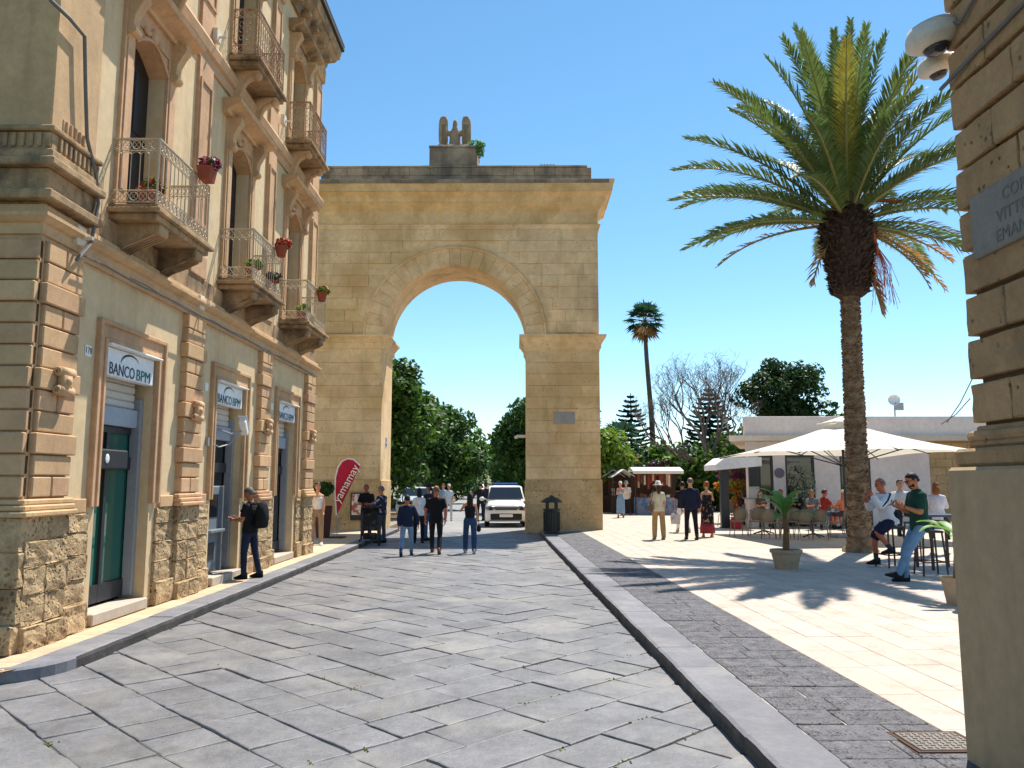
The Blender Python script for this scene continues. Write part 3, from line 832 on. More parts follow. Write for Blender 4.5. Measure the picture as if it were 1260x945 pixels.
for i, u in enumerate(BAYS):
    for fl, (z0, z1, zc, cw) in enumerate(((5.17, 7.75, 8.02, .92), (9.18, 11.35, 11.62, .84))):
        s = MB()
        for a, b_ in ((u - .74, u - WINW - .004), (u + WINW + .004, u + .74)):
            fb(s, a, b_, z0, zc, -.02, .05)
            fb(s, a + .05, b_ - .05, z0 + .25, zc - .45, .05, .066, .006)
        fb(s, u - WINW - .003, u + WINW + .003, z1 + .004, zc, -.02, .046)
        arch_fill(s, u, WINW - .003, z1 - .30, z1 - .003, -.30, .03, .24)
        for t in range(9):     # moulding on the arch
            pass
        pts = [(FX + .05, u - WINW + 2 * WINW * t / 12, z1 - .30 + .24 * math.sin(math.pi * t / 12) + .03) for t in range(13)]
        s.tube(pts, .028, 6)
        s.ball((FX + .06, u, z1 + .05), .05, .09, .11, 8, 6)
        for q in (-1, 1): s.ball((FX + .055, u + q * .2, z1 + .02), .04, .1, .05, 8, 6)
        s.build('window_surround', PINKST, bld)
        c = MB()
        prof = [(0, zc), (.10, zc), (.12, zc + .05), (.30, zc + .12), (.34, zc + .13), (.36, zc + .2), (.33, zc + .22), (0, zc + .26)]
        c.loft([[(FX + o - .01 * (o == 0), u + s_ * (cw + o * .25), z) for o, z in prof] for s_ in (-1, 1)])
        cor = c.build('window_cornice', LEDGEST if fl else PINKST, bld)
        for q in (-1, 1):
            k_ = MB(); console(k_, u + q * .63, zc, .62, .25, .075); k_.build('console', PINKST, cor)
        d = MB()
        for q in (-1, 1):
            fb(d, u + q * WINW / 2 - WINW / 2 + .01, u + q * WINW / 2 + WINW / 2 - .01, z0, z1 - .05, -.27, -.22)
            for zz in (z0 + .15, (z0 + z1) / 2 + .05):
                fb(d, u + q * WINW / 2 - .16, u + q * WINW / 2 + .16, zz, zz + .85, -.23, -.205, .01)
        d.build('shutter_door', WOODD, bld)
# balconies
def railing(b, hw, d, z, h, ornate):
    """iron railing along front (u) and both ends; local frame: o outwards, u along"""
    def panel(P, L):
        # P(s, z) -> 3d ; s in 0..L
        b.tube([P(0, z + h), P(L, z + h)], .016, 5); b.tube([P(0, z + h - .15), P(L, z + h - .15)], .008, 4)
        b.tube([P(0, z + .03), P(L, z + .03)], .010, 4); b.tube([P(0, z + .18), P(L, z + .18)], .008, 4)
        n = max(3, round(L / .115))
        for k in range(n + 1):
            s_ = L * k / n
            b.tube([P(s_, z + .18), P(s_, z + h - .15)], .0065, 4, cap=False)
        for k in range(n):
            s_ = L * (k + .5) / n
            for zc in (z + h - .075, z + .105):
                pts = [P(s_ + .05 * math.cos(a), zc + .055 * math.sin(a)) for a in (2 * math.pi * q / 9 for q in range(9))]
                b.tube(pts, .0065, 4, closed=True)
                b.tube([P(s_ - L / n / 2, zc - .07), P(s_ + L / n / 2, zc + .07)], .004, 3, cap=False)
                b.tube([P(s_ - L / n / 2, zc + .07), P(s_ + L / n / 2, zc - .07)], .004, 3, cap=False)
            if ornate:
                for zc in (z + h * .38, z + h * .55, z + h * .68):
                    pts = [P(s_ + .036 * math.cos(a), zc + .05 * math.sin(a)) for a in (2 * math.pi * q / 7 for q in range(7))]
                    b.tube(pts, .005, 3, closed=True)
            else:
                pts = [P(s_ + L / n / 2 * math.cos(a), z + h - .215 + .05 * math.sin(a)) for a in (math.pi * q / 6 for q in range(7))]
                b.tube(pts, .005, 3, cap=False)
    panel(lambda s_, zz: (d, -hw + s_, zz), 2 * hw)
    panel(lambda s_, zz: (s_, -hw, zz), d)
    panel(lambda s_, zz: (s_, hw, zz), d)
    for q in (-1, 1):
        b.tube([(d, q * hw, z), (d, q * hw, z + h + .01)], .014, 5)
def balcony_meshes(hw, d, z, h, ornate):
    sl_ = MB(); sl_.box(-.02, d, -hw, hw, z - .05, z, .006); sl_.box(-.02, d + .05, -hw - .05, hw + .05, z - .11, z - .052, .01); sl_.box(-.02, d - .01, -hw + .01, hw - .01, z - .19, z - .112, .01)
    rl = MB(); railing(rl, hw - .03, d - .03, z, h, ornate)
    return sl_.mesh('balcony', LEDGEST), rl.mesh('railing', RUST if ornate else IRON)
def bal_bracket(ornate, d, z):
    b = MB()
    if ornate:
        pts = []
        for k in range(14):
            t = k / 13
            pts.append((.03 + (d - .12) * (t ** 1.7) + .03 * math.sin(t * 6), z - .25 - .62 * (1 - t) + .1 * math.sin(t * math.pi)))
        lo = pts; up = [(x_ + .0, z - .19) for x_, _ in pts]
        prof = [(-.01, z - .19), (-.01, z - .87)] + lo + [(d - .05, z - .24), (d - .05, z - .19)]
        for w0, w1 in ((-.07, .07),):
            b.loft([[(o, w0, zz) for o, zz in prof], [(o, w1, zz) for o, zz in prof]])
        b.tube([(o, 0, zz - .02) for o, zz in pts], [.06] * 14, 8)
        b.ball((d - .1, 0, z - .28), .09, .085, .08); b.ball((.07, 0, z - .86), .07, .08, .07)
    else:
        prof = [(-.01, z - .19), (-.01, z - .56), (.05, z - .56), (.16, z - .46), (.32, z - .40), (.36, z - .33), (d - .06, z - .31), (d - .04, z - .19)]
        b.loft([[(o, w0, zz) for o, zz in prof] for w0 in (-.11, .11)])
        for k in range(5):
            w0 = -.115 + k * .0575
            b.tube([(.03, w0, z - .57), (.17, w0, z - .48), (.33, w0, z - .42), (d - .08, w0, z - .33)], .013, 5)
        b.box(d - .1, d - .02, -.12, .12, z - .33, z - .2, .02)
    return b.mesh('bracket', PINKST if ornate else LEDGEST, ornate)
b1s, b1r = balcony_meshes(.83, .60, 5.17, .84, False)
b2s, b2r = balcony_meshes(.76, .52, 9.16, .84, True)
br1, br2 = bal_bracket(False, .60, 5.17), bal_bracket(True, .52, 9.16)
for i, u in enumerate(BAYS):
    for sm, rm, bm_, q in ((b1s, b1r, br1, .55), (b2s, b2r, br2, .5)):
        B = obj('balcony', sm, bld, mat=Matrix.Translation((FX, u + .03, 0)))
        obj('railing', rm, B, world=False)
        for s_ in (-1, 1): obj('bracket', bm_, B, world=False, mat=Matrix.Translation((0, s_ * q, 0)))
# pilaster strips of the upper floors
for n, (u0, u1) in enumerate(PILS):
    a, b_ = u0 + .08, u1 - .08
    s = MB()
    fb(s, a, b_, 4.952, 5.30, -.01, .075, .01)
    fb(s, a + .03, b_ - .03, 5.30, 8.42, -.01, .05)
    for q0, q1, z0, z1 in ((a + .06, a + .12, 5.75, 8.1), (b_ - .12, b_ - .06, 5.75, 8.1), (a + .12, b_ - .12, 8.04, 8.1), (a + .12, b_ - .12, 5.75, 5.81)): fb(s, q0, q1, z0, z1, .045, .075, .008)
    fb(s, a + .05, b_ - .05, 5.52, 5.70, .04, .10, .02)
    for k in range(5): fb(s, a + .10 + k * .085, a + .14 + k * .085, 5.54, 5.68, .09, .12, .01)
    fb(s, a + .03, b_ - .03, 8.85, 12.3, -.01, .05)
    for q0, q1, z0, z1 in ((a + .06, a + .12, 9.4, 11.6), (b_ - .12, b_ - .06, 9.4, 11.6), (a + .12, b_ - .12, 11.54, 11.6), (a + .12, b_ - .12, 9.4, 9.46)): fb(s, q0, q1, z0, z1, .045, .075, .008)
    fb(s, a - .02, b_ + .02, 11.8, 12.3, -.01, .12, .03)
    for q in (-1, 1): s.ball((FX + .12, (u0 + u1) / 2 + q * .14, 12.0), .06, .1, .14, 8, 6)
    s.build('upper_pilaster', PINKST, bld)
# the corner pedestal on the string course
cp = MB()
for z0, z1, o in ((4.70, 4.80, .20), (4.80, 5.05, .12), (5.05, 5.14, .22), (5.14, 5.24, .17), (5.24, 5.44, .13), (5.44, 5.5, .17)):
    cp.box(-7.2, FX + o, BY0 - o, 8.86 + o * .2, z0, z1, .015)
for k in range(8): cp.box(FX + .12, FX + .155, BY0 + .0 + k * .09, BY0 + .045 + k * .09, 5.27, 5.42, .008)
for k in range(6): cp.box(FX + .08 - k * .09, FX + .125 - k * .09, BY0 - .155, BY0 - .12, 5.27, 5.42, .008)
cp.build('corner_pedestal', LEDGEST, bld)
MB().box(-7.2, FX + .09, BY0 - .09, 8.86, 5.502, 8.3, .015).build('corner_block', PINKST, bld)
# wall lamps boxes, cables
for k, (u_, z_) in enumerate(((8.62, 4.5), (12.05, 4.52), (15.9, 9.3), (12.2, 9.0))):
    l_ = thing('wall_bracket_box', ['white electrical box with a peg above the corner pilaster', 'white electrical box with a peg above the second pilaster', 'white electrical box by the upper balcony of the third bay', 'white electrical box between the upper balconies'][k], 'electrical box', (FX, u_, z_))
    b_ = MB(); b_.box(FX + .05, FX + .13, u_ - .09, u_ + .09, z_ - .09, z_ + .13, .01); b_.build('casing', plain('old_white', '#d8cdb8', .6), l_)
    b_ = MB(); b_.tube([(FX + .12, u_, z_), (FX + .26, u_ - .02, z_ - .01)], .022, 6); b_.build('peg', plain('old_white', '#d8cdb8', .6), l_)
CAB = plain('cable_grey', '#6d6a68', .7)
cb = MB(); pts = [(FX + .19, 8.6 + k * .45, 4.285 + .012 * math.sin(k * 1.7) - .0) for k in range(24)]
cb.tube(pts, .011, 5)
pts = [(FX + .20, 9.6 + k * .45, 4.30 + .014 * math.sin(k * 2.3)) for k in range(21)]; cb.tube(pts, .008, 5)
tag(cb.build('cable', CAB), 'thin grey cables running along under the string course', 'cable')
cb = MB(); pp = [(62, 0), (85, 22), (104, 45), (105, 100), (107, 170), (118, 215), (121, 250), (112, 300), (94, 320)]
pts = []
for a in pp:
    d = ray(*a); t = (FX + .16) / d.x; pts.append((FX + .16, d.y * t, EYE + d.z * t))
cb.tube(pts, .022, 6)
tag(cb.build('cable', CAB), 'thick grey cable hanging down the wall next to the corner', 'cable')
# ================================================================== THE GATE
GY, GD = 28.0, 2.15                       # front plane, depth
GC, GR, GRO = -2.25, 2.55, 3.2            # arch centre, inner and outer radius
GL, GRX = -7.4, 2.9
ZI = 6.95                                 # springing
gate = thing('city_gate', 'tall ochre limestone triumphal arch spanning the street', 'gate', (GC, GY + 1, 0))
core = MB()
n = 24
arc = [(GC + GR * math.cos(math.pi * k / n), ZI + GR * math.sin(math.pi * k / n)) for k in range(n + 1)]   # right to left
for y in (GY + .012, GY + GD):
    vs = [(x, y, z) for x, z in arc] + [(x, y, 11.2) for x, z in arc]
    core.add(vs, [(k, k + 1, n + 1 + k + 1, n + 1 + k) for k in range(n)])
    for xa, xb in ((GL, GC - GR), (GC + GR, GRX)):
        core.add([(xa, y, -.1), (xb, y, -.1), (xb, y, 11.2), (xa, y, 11.2)], [(0, 1, 2, 3)])
y0, y1 = GY + .012, GY + GD
core.add([(x, y0, z) for x, z in arc] + [(x, y1, z) for x, z in arc], [(k, k + 1, n + 2 + k, n + 1 + k) for k in range(n)])
for x in (GL, GC - GR, GC + GR, GRX):
    core.add([(x, y0, -.1), (x, y1, -.1), (x, y1, 11.2 if x in (GL, GRX) else ZI), (x, y0, 11.2 if x in (GL, GRX) else ZI)], [(0, 1, 2, 3)])
core.build('core', GATEST, gate)
rg = random.Random(11)
TH = .045
gbl = {}
def gblock(x0, x1, z0, z1, mat, proud=0.0):
    w_, h_ = round(x1 - x0, 2), round(z1 - z0, 2)
    key = (w_, h_, mat.name)
    if key not in gbl: gbl[key] = MB().box(-w_ / 2 + .0015, w_ / 2 - .0015, -.03, TH, -h_ / 2 + .0015, h_ / 2 - .0015, .004).mesh('stone_block', mat)
    obj('stone_block', gbl[key], gate, mat=Matrix.Translation(((x0 + x1) / 2, GY - .006 + .03 - .03 - proud + rg.uniform(-.002, .002), (z0 + z1) / 2)))
def row(xa, xb, z0, z1, mat, bl=.85, proud=0.0, shift=0.0):
    nb = max(1, round((xb - xa) / bl)); e = [xa]
    for k in range(1, nb): e.append(round(xa + (xb - xa) * (k + shift) / nb + rg.uniform(-.05, .05), 2))
    e.append(xb)
    for k in range(nb): gblock(e[k], e[k + 1], z0, z1, mat, proud)
for xa, xb in ((GL, GC - GR), (GC + GR, GRX)):
    z = 0.0
    zz = [0.0, .5, 1.0, 1.45, 1.85] + [1.85 + .4136 * k for k in range(1, 12)]
    for k in range(len(zz) - 1):
        base = zz[k + 1] <= 1.86
        row(xa - (.0 if not base else .0), xb, zz[k], zz[k + 1], GATEBASE if base else GATEST, .72 if base else .8, .035 if base else 0, .22 if k % 2 else -.12)
# base course slightly proud: corner faces on the right pier and the jamb
for x in (GC - GR, GC + GR): MB().box(x - .035, x + .035, GY - .03, GY + GD + .03, -.1, 1.84, .02).build('pier_foot', GATEBASE, gate)
MB().box(GRX - .05, GRX + .05, GY - .037, GY + GD + .03, -.1, 1.843, .02).build('pier_foot', GATEBASE, gate)
# spandrels in courses cut by the ring
def clip_block(pts, mat):
    b = MB(); b.prism(pts, 'y', GY - .006, GY + .03); b.build('stone_block', mat, gate)
zc = [7.05 + .4235 * k for k in range(0, 10)]
RO = GRO + .10
for k in range(len(zc) - 1):
    z0, z1 = zc[k], zc[k + 1]
    h0 = math.sqrt(max(0, RO ** 2 - (z0 - ZI) ** 2)); h1 = math.sqrt(max(0, RO ** 2 - (z1 - ZI) ** 2)) if z1 - ZI < RO else 0
    if z0 - ZI >= RO:
        row(GL, GRX, z0, z1, GATEST, .95, 0, .2 if k % 2 else -.1); continue
    for s_ in (-1, 1):
        end = GL if s_ < 0 else GRX
        e = GC + s_ * (h0 + .35 + .35 * (k % 2))
        xs_ = [GC + s_ * math.sqrt(max(0, RO ** 2 - (z0 + (z1 - z0) * t / 4 - ZI) ** 2)) if z0 + (z1 - z0) * t / 4 - ZI < RO else GC for t in range(5)]
        poly = [(e - s_ * .003, z0 + .003), (xs_[0], z0 + .003)] + [(xs_[t], z0 + (z1 - z0) * t / 4) for t in (1, 2, 3)] + [(xs_[4], z1 - .003), (e - s_ * .003, z1 - .003)]
        clip_block(poly, GATEST)
        row(min(e, end), max(e, end), z0, z1, GATEST, .8, 0, .2 if k % 2 else -.1)
# archivolt: voussoirs with a raised outer band
NV = 23
av = MB(); pts = [(GC + (GRO + .04) * math.cos(math.pi * k / 40), GY - .05, ZI + (GRO + .04) * math.sin(math.pi * k / 40)) for k in range(41)]
av.tube(pts, .05, 6)
avo = av.build('archivolt', GATEST, gate)
for k in range(NV):
    a0, a1 = math.pi * k / NV + .0015, math.pi * (k + 1) / NV - .0015
    poly = [(GC + r_ * math.cos(a), ZI + .0 + r_ * math.sin(a)) for r_, a in ((GR - .004, a0), (GRO, a0), (GRO, (a0 + a1) / 2), (GRO, a1), (GR - .004, a1), (GR - .004, (a0 + a1) / 2))]
    b = MB(); b.prism(poly, 'y', GY - .035 - rg.uniform(0, .006), GY + .2); b.build('voussoir', GATEST, avo)
# impost caps of the piers
def band(b, x0, x1, prof):
    """moulded band round a pier: prof = list of (out, z)"""
    yb = GY + GD
    rings = [[(x0 - o, GY - o, z) for o, z in prof], [(x1 + o, GY - o, z) for o, z in prof], [(x1 + o, yb + o, z) for o, z in prof], [(x0 - o, yb + o, z) for o, z in prof]]
    b.loft(rings + [rings[0]], cap=False)
IMP = [(-.05, 6.38), (.02, 6.38), (.03, 6.47), (.07, 6.50), (.08, 6.68), (.12, 6.72), (.20, 6.86), (.24, 6.88), (.24, 6.96), (-.05, 6.99)]
for xa, xb in ((GL, GC - GR), (GC + GR, GRX)):
    b = MB(); band(b, xa, xb, IMP); b.build('impost', GATEST, gate)
# entablature
b = MB(); band(b, GL, GRX, [(-.05, 10.86), (.05, 10.86), (.06, 10.92), (.09, 10.95), (.10, 11.02), (.03, 11.06), (-.05, 11.06)]); b.build('architrave_moulding', GATEST, gate)
b = MB(); band(b, GL, GRX, [(-.05, 11.06), (.0, 11.06), (.02, 11.55), (.08, 11.62), (.22, 11.80), (.26, 11.82), (.28, 11.95), (.42, 12.12), (.46, 12.14), (-.05, 12.3)])
b.build('frieze', GATECOR, gate)
b = MB(); band(b, GL, GRX, [(.2, 12.138), (.50, 12.14), (.52, 12.36), (.56, 12.40), (.58, 12.55), (-.05, 12.60)])
b.box(GL, GRX, GY, GY + GD, 12.5, 12.59); co = b.build('cornice', GATECOR, gate)
x = GL - .58
b = MB().box(-.62, .62, -.02, .02, -.075, .075, .008).mesh('stone_block', GATETOP)
for k in range(9):
    obj('stone_block', b, co, world=False, mat=Matrix.Translation((GL - .5 + .62 + k * 1.243, GY - .575, 12.47 + rg.uniform(-.004, .004))))
att = MB().box(GL + .2, GRX - .20, GY + .02, GY + GD - .1, 12.59, 13.20)
atto = att.build('attic', GATETOP, gate)
for r_, (z0, z1) in enumerate(((12.6, 12.9), (12.9, 13.2))):
    nb = 13
    for k in range(nb):
        x0 = GL + .2 + (GRX - GL - .4) * (k) / nb + (.2 if r_ and k else 0); x1 = GL + .2 + (GRX - GL - .4) * (k + 1) / nb + (.2 if r_ and k < nb - 1 else 0)
        m_ = MB().box(x0 + .004, x1 - .004, GY - rg.uniform(0, .012), GY + .05, z0 + .004, z1 - .004, .012); m_.build('stone_block', GATETOP, atto)
b = MB(); b.box(GL + .15, GRX - .35, GY - .04, GY + GD - .05, 13.202, 13.28, .02); b.box(-.2, GRX - .6, GY + .1, GY + GD - .3, 13.282, 13.34, .02)
b.build('coping', GATETOP, gate)
for k in range(5):
    pass
cm = MB(); cm.box(.82, 1.45, GY + .5, GY + .9, 13.34, 13.46, .01)
for k in range(5): cm.box(.86 + k * .115, .93 + k * .115, GY + .55, GY + .85, 13.462, 13.56, .01)
cm.build('vent_cap', GATETOP, gate)
ped = MB(); ped.box(-3.25, -1.48, GY + .1, GY + 1.6, 13.28, 14.02, .03); ped.box(-3.27, -1.46, GY + .08, GY + 1.62, 14.022, 14.1, .02); ped.box(-2.95, -1.75, GY + .25, GY + 1.3, 14.102, 14.22, .02)
ped.build('pedestal', GATETOP, gate)
# stone bird with raised wings, seen from the back
bird = thing('stone_bird', 'carved stone bird with raised wings on the gate pedestal', 'statue', (-2.36, GY + .75, 14.22))
BST = M('statue_stone', lin('#a28a70'), .95, .2, 3, .4, 40, stain=(lin('#70604e'), 2, .5, .7, .6))
b = MB()
def ell(c, zs_): pass
b.loft([[(c0 + rx * math.cos(2 * math.pi * k / 12), y0_ + ry * math.sin(2 * math.pi * k / 12), z) for k in range(12)] for c0, y0_, z, rx, ry in
        ((0, 0, 0, .24, .22), (0, 0, .15, .23, .22), (0, 0, .4, .2, .2), (0, 0, .62, .17, .16), (0, .02, .75, .10, .11), (0, .05, .85, .10, .13), (0, .07, .97, .085, .13), (0, .05, 1.04, .03, .05))])
b.loft([[(c0 + .03 * math.cos(2 * math.pi * k / 6), y_, z + .03 * math.sin(2 * math.pi * k / 6)) for k in range(6)] for c0, y_, z in ((0, .15, .92), (0, .3, .86))])
b.v = [(x, y, z * 1.15) for x, y, z in b.v]; b.build('body', BST, bird, True, world=False)
for s_ in (-1, 1):
    wv = MB(); rings = []
    for t in range(9):
        q = t / 8
        z = .02 + 1.22 * q
        w_ = .175; w_ *= (.85 if q < .2 else 1 if q < .8 else .95 if q < .95 else .7)
        xc = s_ * (.42 + .02 * math.sin(q * 3))
        rings.append([(xc + w_ * math.cos(2 * math.pi * k / 10), -.05 + .07 * math.sin(2 * math.pi * k / 10) - .05 * q, z) for k in range(10)])
    wv.loft(rings)
    for k in range(4):
        wv.tube([(s_ * (.32 + .055 * k), -.115, .08), (s_ * (.33 + .05 * k), -.15, .5), (s_ * (.34 + .05 * k), -.16, .92)], .02, 5)
    wv.tube([(s_ * .1, 0, .55), (s_ * .4, -.03, .75)], .1, 6)
    wv.build('wing', BST, bird, True, world=False)
# leaves growing at the pedestal
def leaf_quads(rngn, centers, n, size, stretch=1.0):
    """n leaf-sized quads in ellipsoids; centers: list of (x,y,z,rx,ry,rz,weight)"""
    C = np.array(centers, float)
    wgt = C[:, 6] / C[:, 6].sum()
    idx = rngn.choice(len(C), n, p=wgt)
    d = rngn.normal(size=(n, 3)); d /= np.linalg.norm(d, axis=1)[:, None]
    rad = rngn.random(n) ** (1 / 4.5)
    P = C[idx, :3] + d * rad[:, None] * C[idx, 3:6]
    nrm = d * 0.7 + rngn.normal(size=(n, 3)) * .6 + np.array([0, 0, .35]); nrm /= np.linalg.norm(nrm, axis=1)[:, None]
    t = np.cross(nrm, rngn.normal(size=(n, 3))); t /= np.linalg.norm(t, axis=1)[:, None]
    u = np.cross(nrm, t)
    s = size * (.6 + .8 * rngn.random(n))[:, None]
    V = np.stack([P - t * s * stretch, P + u * s * .5 + nrm * s * .08, P + t * s * stretch, P - u * s * .5 + nrm * s * .08], 1).reshape(-1, 3)
    Fc = np.arange(n * 4).reshape(-1, 4)
    return V, Fc
def leaf_mesh(name, V, Fc, mats, mi=None):
    me = bpy.data.meshes.new(name)
    me.vertices.add(len(V)); me.vertices.foreach_set('co', np.asarray(V, np.float32).ravel())
    k = Fc.shape[1]
    me.loops.add(len(Fc) * k); me.loops.foreach_set('vertex_index', Fc.ravel().astype(np.int32))
    me.polygons.add(len(Fc)); me.polygons.foreach_set('loop_start', np.arange(0, len(Fc) * k, k, dtype=np.int32)); me.polygons.foreach_set('loop_total', np.full(len(Fc), k, np.int32))
    for m_ in (mats if isinstance(mats, list) else [mats]): me.materials.append(m_)
    if mi is not None: me.polygons.foreach_set('material_index', mi.astype(np.int32))
    me.update(calc_edges=True); me.validate()
    return me
RN = np.random.default_rng(5)
def LEAF(name, hexc, tr=.38, rnd_=.0):
    return M(name, lin(hexc), .55, .35, 1.2, 0, trans=tr, spec=.35, rnd=rnd_, stain=(vmul(lin(hexc), 1.7), 2.5, .5, .65, .5))
LG1 = LEAF('leaf_dark', '#34501e'); LG2 = LEAF('leaf_mid', '#577a2b'); LG3 = LEAF('leaf_bright', '#7d9432'); LG4 = LEAF('leaf_bluish', '#33503a')
tuft = thing('wild_bush', 'green weed bush growing beside the stone bird on the gate', 'bush', (-1.45, GY + .3, 14.1))
V, Fc = leaf_quads(RN, [(-1.55, GY + .3, 14.2, .35, .3, .14, 1), (-1.38, GY + .15, 13.95, .16, .2, .3, 1)], 260, .075)
obj('foliage', leaf_mesh('foliage', V, Fc, LG2), tuft)
# plaque and street tile on the piers
pq = thing('stone_plaque', 'blank grey stone plaque on the right pier of the gate', 'plaque', (1.64, GY - .05, 3.8))
MB().box(1.28, 2.02, GY - .055, GY + .02, 3.79, 4.22, .012).build('slab', M('grey_plaque', lin('#9b958f'), .7, .1, 4, .1, 60), pq)
# small tile on the left jamb
jt = thing('jamb_tile', 'small blue and white tile on the left jamb of the gate', 'sign', (GC - GR, GY + 1.0, 3.2))
MB().box(GC - GR - .01, GC - GR + .012, GY + .85, GY + 1.2, 3.02, 3.40, .003).build('tile', plain('tile_white', '#cfd3d6', .4), jt)
bb = MB(); bb.box(GC - GR + .012, GC - GR + .014, GY + .90, GY + 1.15, 3.06, 3.16); bb.box(GC - GR + .012, GC - GR + .014, GY + .95, GY + 1.1, 3.2, 3.36); bb.build('print', plain('tile_blue', '#34507e', .4), jt)
lm_ = MB(); lm_.box(GC + GR - .35, GC + GR, GY + 1.5, GY + 1.6, 3.4, 3.5, .01); lm_.box(GC + GR - .42, GC + GR - .3, GY + 1.48, GY + 1.62, 3.36, 3.46, .02)
tag(lm_.build('security_camera', WHITE), 'white camera on the inner side of the right gate pier', 'camera')

# ================================================================== RIGHT WALL
RWX, RWY = 2.72, 5.10
rw = thing('corner_wall', 'rusticated stone corner of a building on a smooth grey plinth', 'building', (4.2, 3.0, PZ))
b = MB(); b.box(RWX, 6.0, -.5, RWY, PZ - .05, 1.885, .02); b.build('plinth', GREYPL, rw)
b = MB(); b.box(RWX + .20, 6.0, -.5, RWY - .12, 1.9, 5.2); b.build('core', plain('wall_core', '#6a563f', .95, bump=.4), rw)
b = MB()
b.box(RWX + .05, 6.0, -.5, RWY + .0, 1.887, 2.0, .02); b.box(RWX + .10, 6.0, -.5, RWY - .06, 2.0, 2.05, .02)
b.tube([(RWX + .13, -.5, 2.075), (RWX + .13, RWY - .09, 2.075), (6.0, RWY - .09, 2.075)], .035, 8); b.box(RWX + .15, 6.0, -.5, RWY - .09, 2.05, 2.14, .012)
b.build('base_moulding', MOIST, rw)
z = 2.145; k = 0
while z < 5.1:
    zt = z + .275
    cuts = [RWY - .07, RWY - (.72 if k % 2 else .48), RWY - 1.5, RWY - 2.4, RWY - 3.3, -.5]
    for c in range(len(cuts) - 1):
        me = rough_block(.30, cuts[c] - cuts[c + 1] - .012, .275 - .034, rng, .006); me.name = 'stone_block'
        me.materials.clear(); me.materials.append(MOIST)
        obj('stone_block', me, rw, mat=Matrix.Translation((RWX + .145 + .15 + rng.uniform(-.006, .006), (cuts[c] + cuts[c + 1]) / 2, (z + zt) / 2)))
    for c in range(3):
        me = rough_block(.85, .30, .275 - .034, rng, .006); me.materials.clear(); me.materials.append(MOIST); me.name = 'stone_block'
        obj('stone_block', me, rw, mat=Matrix.Translation((RWX + .45 + .43 + c * .86, RWY - .07 - .15, (z + zt) / 2)))
    z = zt; k += 1
b = MB()
prof = [(.0, 5.12), (-.06, 5.14), (-.10, 5.22), (-.2, 5.27), (-.24, 5.36), (.0, 5.4)]
b.loft([[(RWX + .16 + o, -.5, zz) for o, zz in prof], [(RWX + .16 + o, RWY - .09 - o, zz) for o, zz in prof], [(6.0, RWY - .09 - o, zz) for o, zz in prof]]); b.box(RWX + .2, 6.0, -.5, RWY - .1, 5.1, 6.5)
b.build('top_moulding', MOIST, rw)
# street name plate
PLM = M('slate_plate', lin('#83807a'), .7, .1, 5, .25, 50, stain=(lin('#5f5c57'), 4, .5, .7, .5))
sp = thing('street_name_plate', 'worn grey stone street name plate on the rusticated corner', 'sign', (RWX + .14, 4.4, 3.2))
MB().box(RWX + .115, RWX + .16, 3.72, RWY - .25, 3.165, 3.56, .01).build('slab', PLM, sp)
ENG = plain('worn_lettering', '#726f69', .9)
for r_, txt in enumerate(('CORSO', 'VITTORIO', 'EMANUELE')):
    obj('lettering', text_mesh(txt, .105, ENG, .0015, space=1.05), sp, mat=frame((RWX + .113, 4.33, 3.46 - .115 * r_), (0, -1, 0), (0, 0, 1)))
# dome cameras
DOMEW = plain('dome_white', '#cfc8bd', .5, spec=.4); DOMEG = glass('dome_glass', (.03, .03, .04))
for k, (dx, dy, dz, sc_, lab) in enumerate(((2.78, 5.02, 4.71, .98, 'large white dome camera under the moulding of the rusticated corner'), (2.90, 5.22, 4.62, .7, 'smaller white dome camera partly behind the large one'))):
    dc = thing('dome_camera', lab, 'camera', mat=Matrix.Translation((dx, dy, dz)) @ Matrix.Rotation(R(-14), 4, 'Y') @ Matrix.Scale(sc_, 4))
    b = MB(); b.lathe([(.09, .12), (.14, .115), (.165, .07), (.175, .02), (.17, .0), (.12, -.035), (.10, -.04)], 24); b.build('housing', DOMEW, dc, True, world=False)
    b = MB(); b.lathe([(.085, -.036), (.08, -.06), (.06, -.085), (.02, -.10)], 20); b.build('dome', DOMEG, dc, True, world=False)
    b = MB(); b.box(.0, .34, -.05, .05, .06, .13, .015); b.build('arm', DOMEW, dc, world=False)
cb = MB()
pts = [(RWX + .10, RWY - .05, 4.39), (RWX + .125, 4.7, 4.44), (RWX + .125, 4.3, 4.46), (RWX + .125, 3.6, 4.5)]; cb.tube(pts, .014, 6)
pts = [(RWX + .10, 5.0, 4.82), (RWX + .12, 4.8, 4.72), (RWX + .12, 4.5, 4.84), (RWX + .12, 4.1, 4.9)]; cb.tube(pts, .012, 6)
tag(cb.build('cable', CAB), 'dark cables running over the rusticated corner blocks', 'cable')
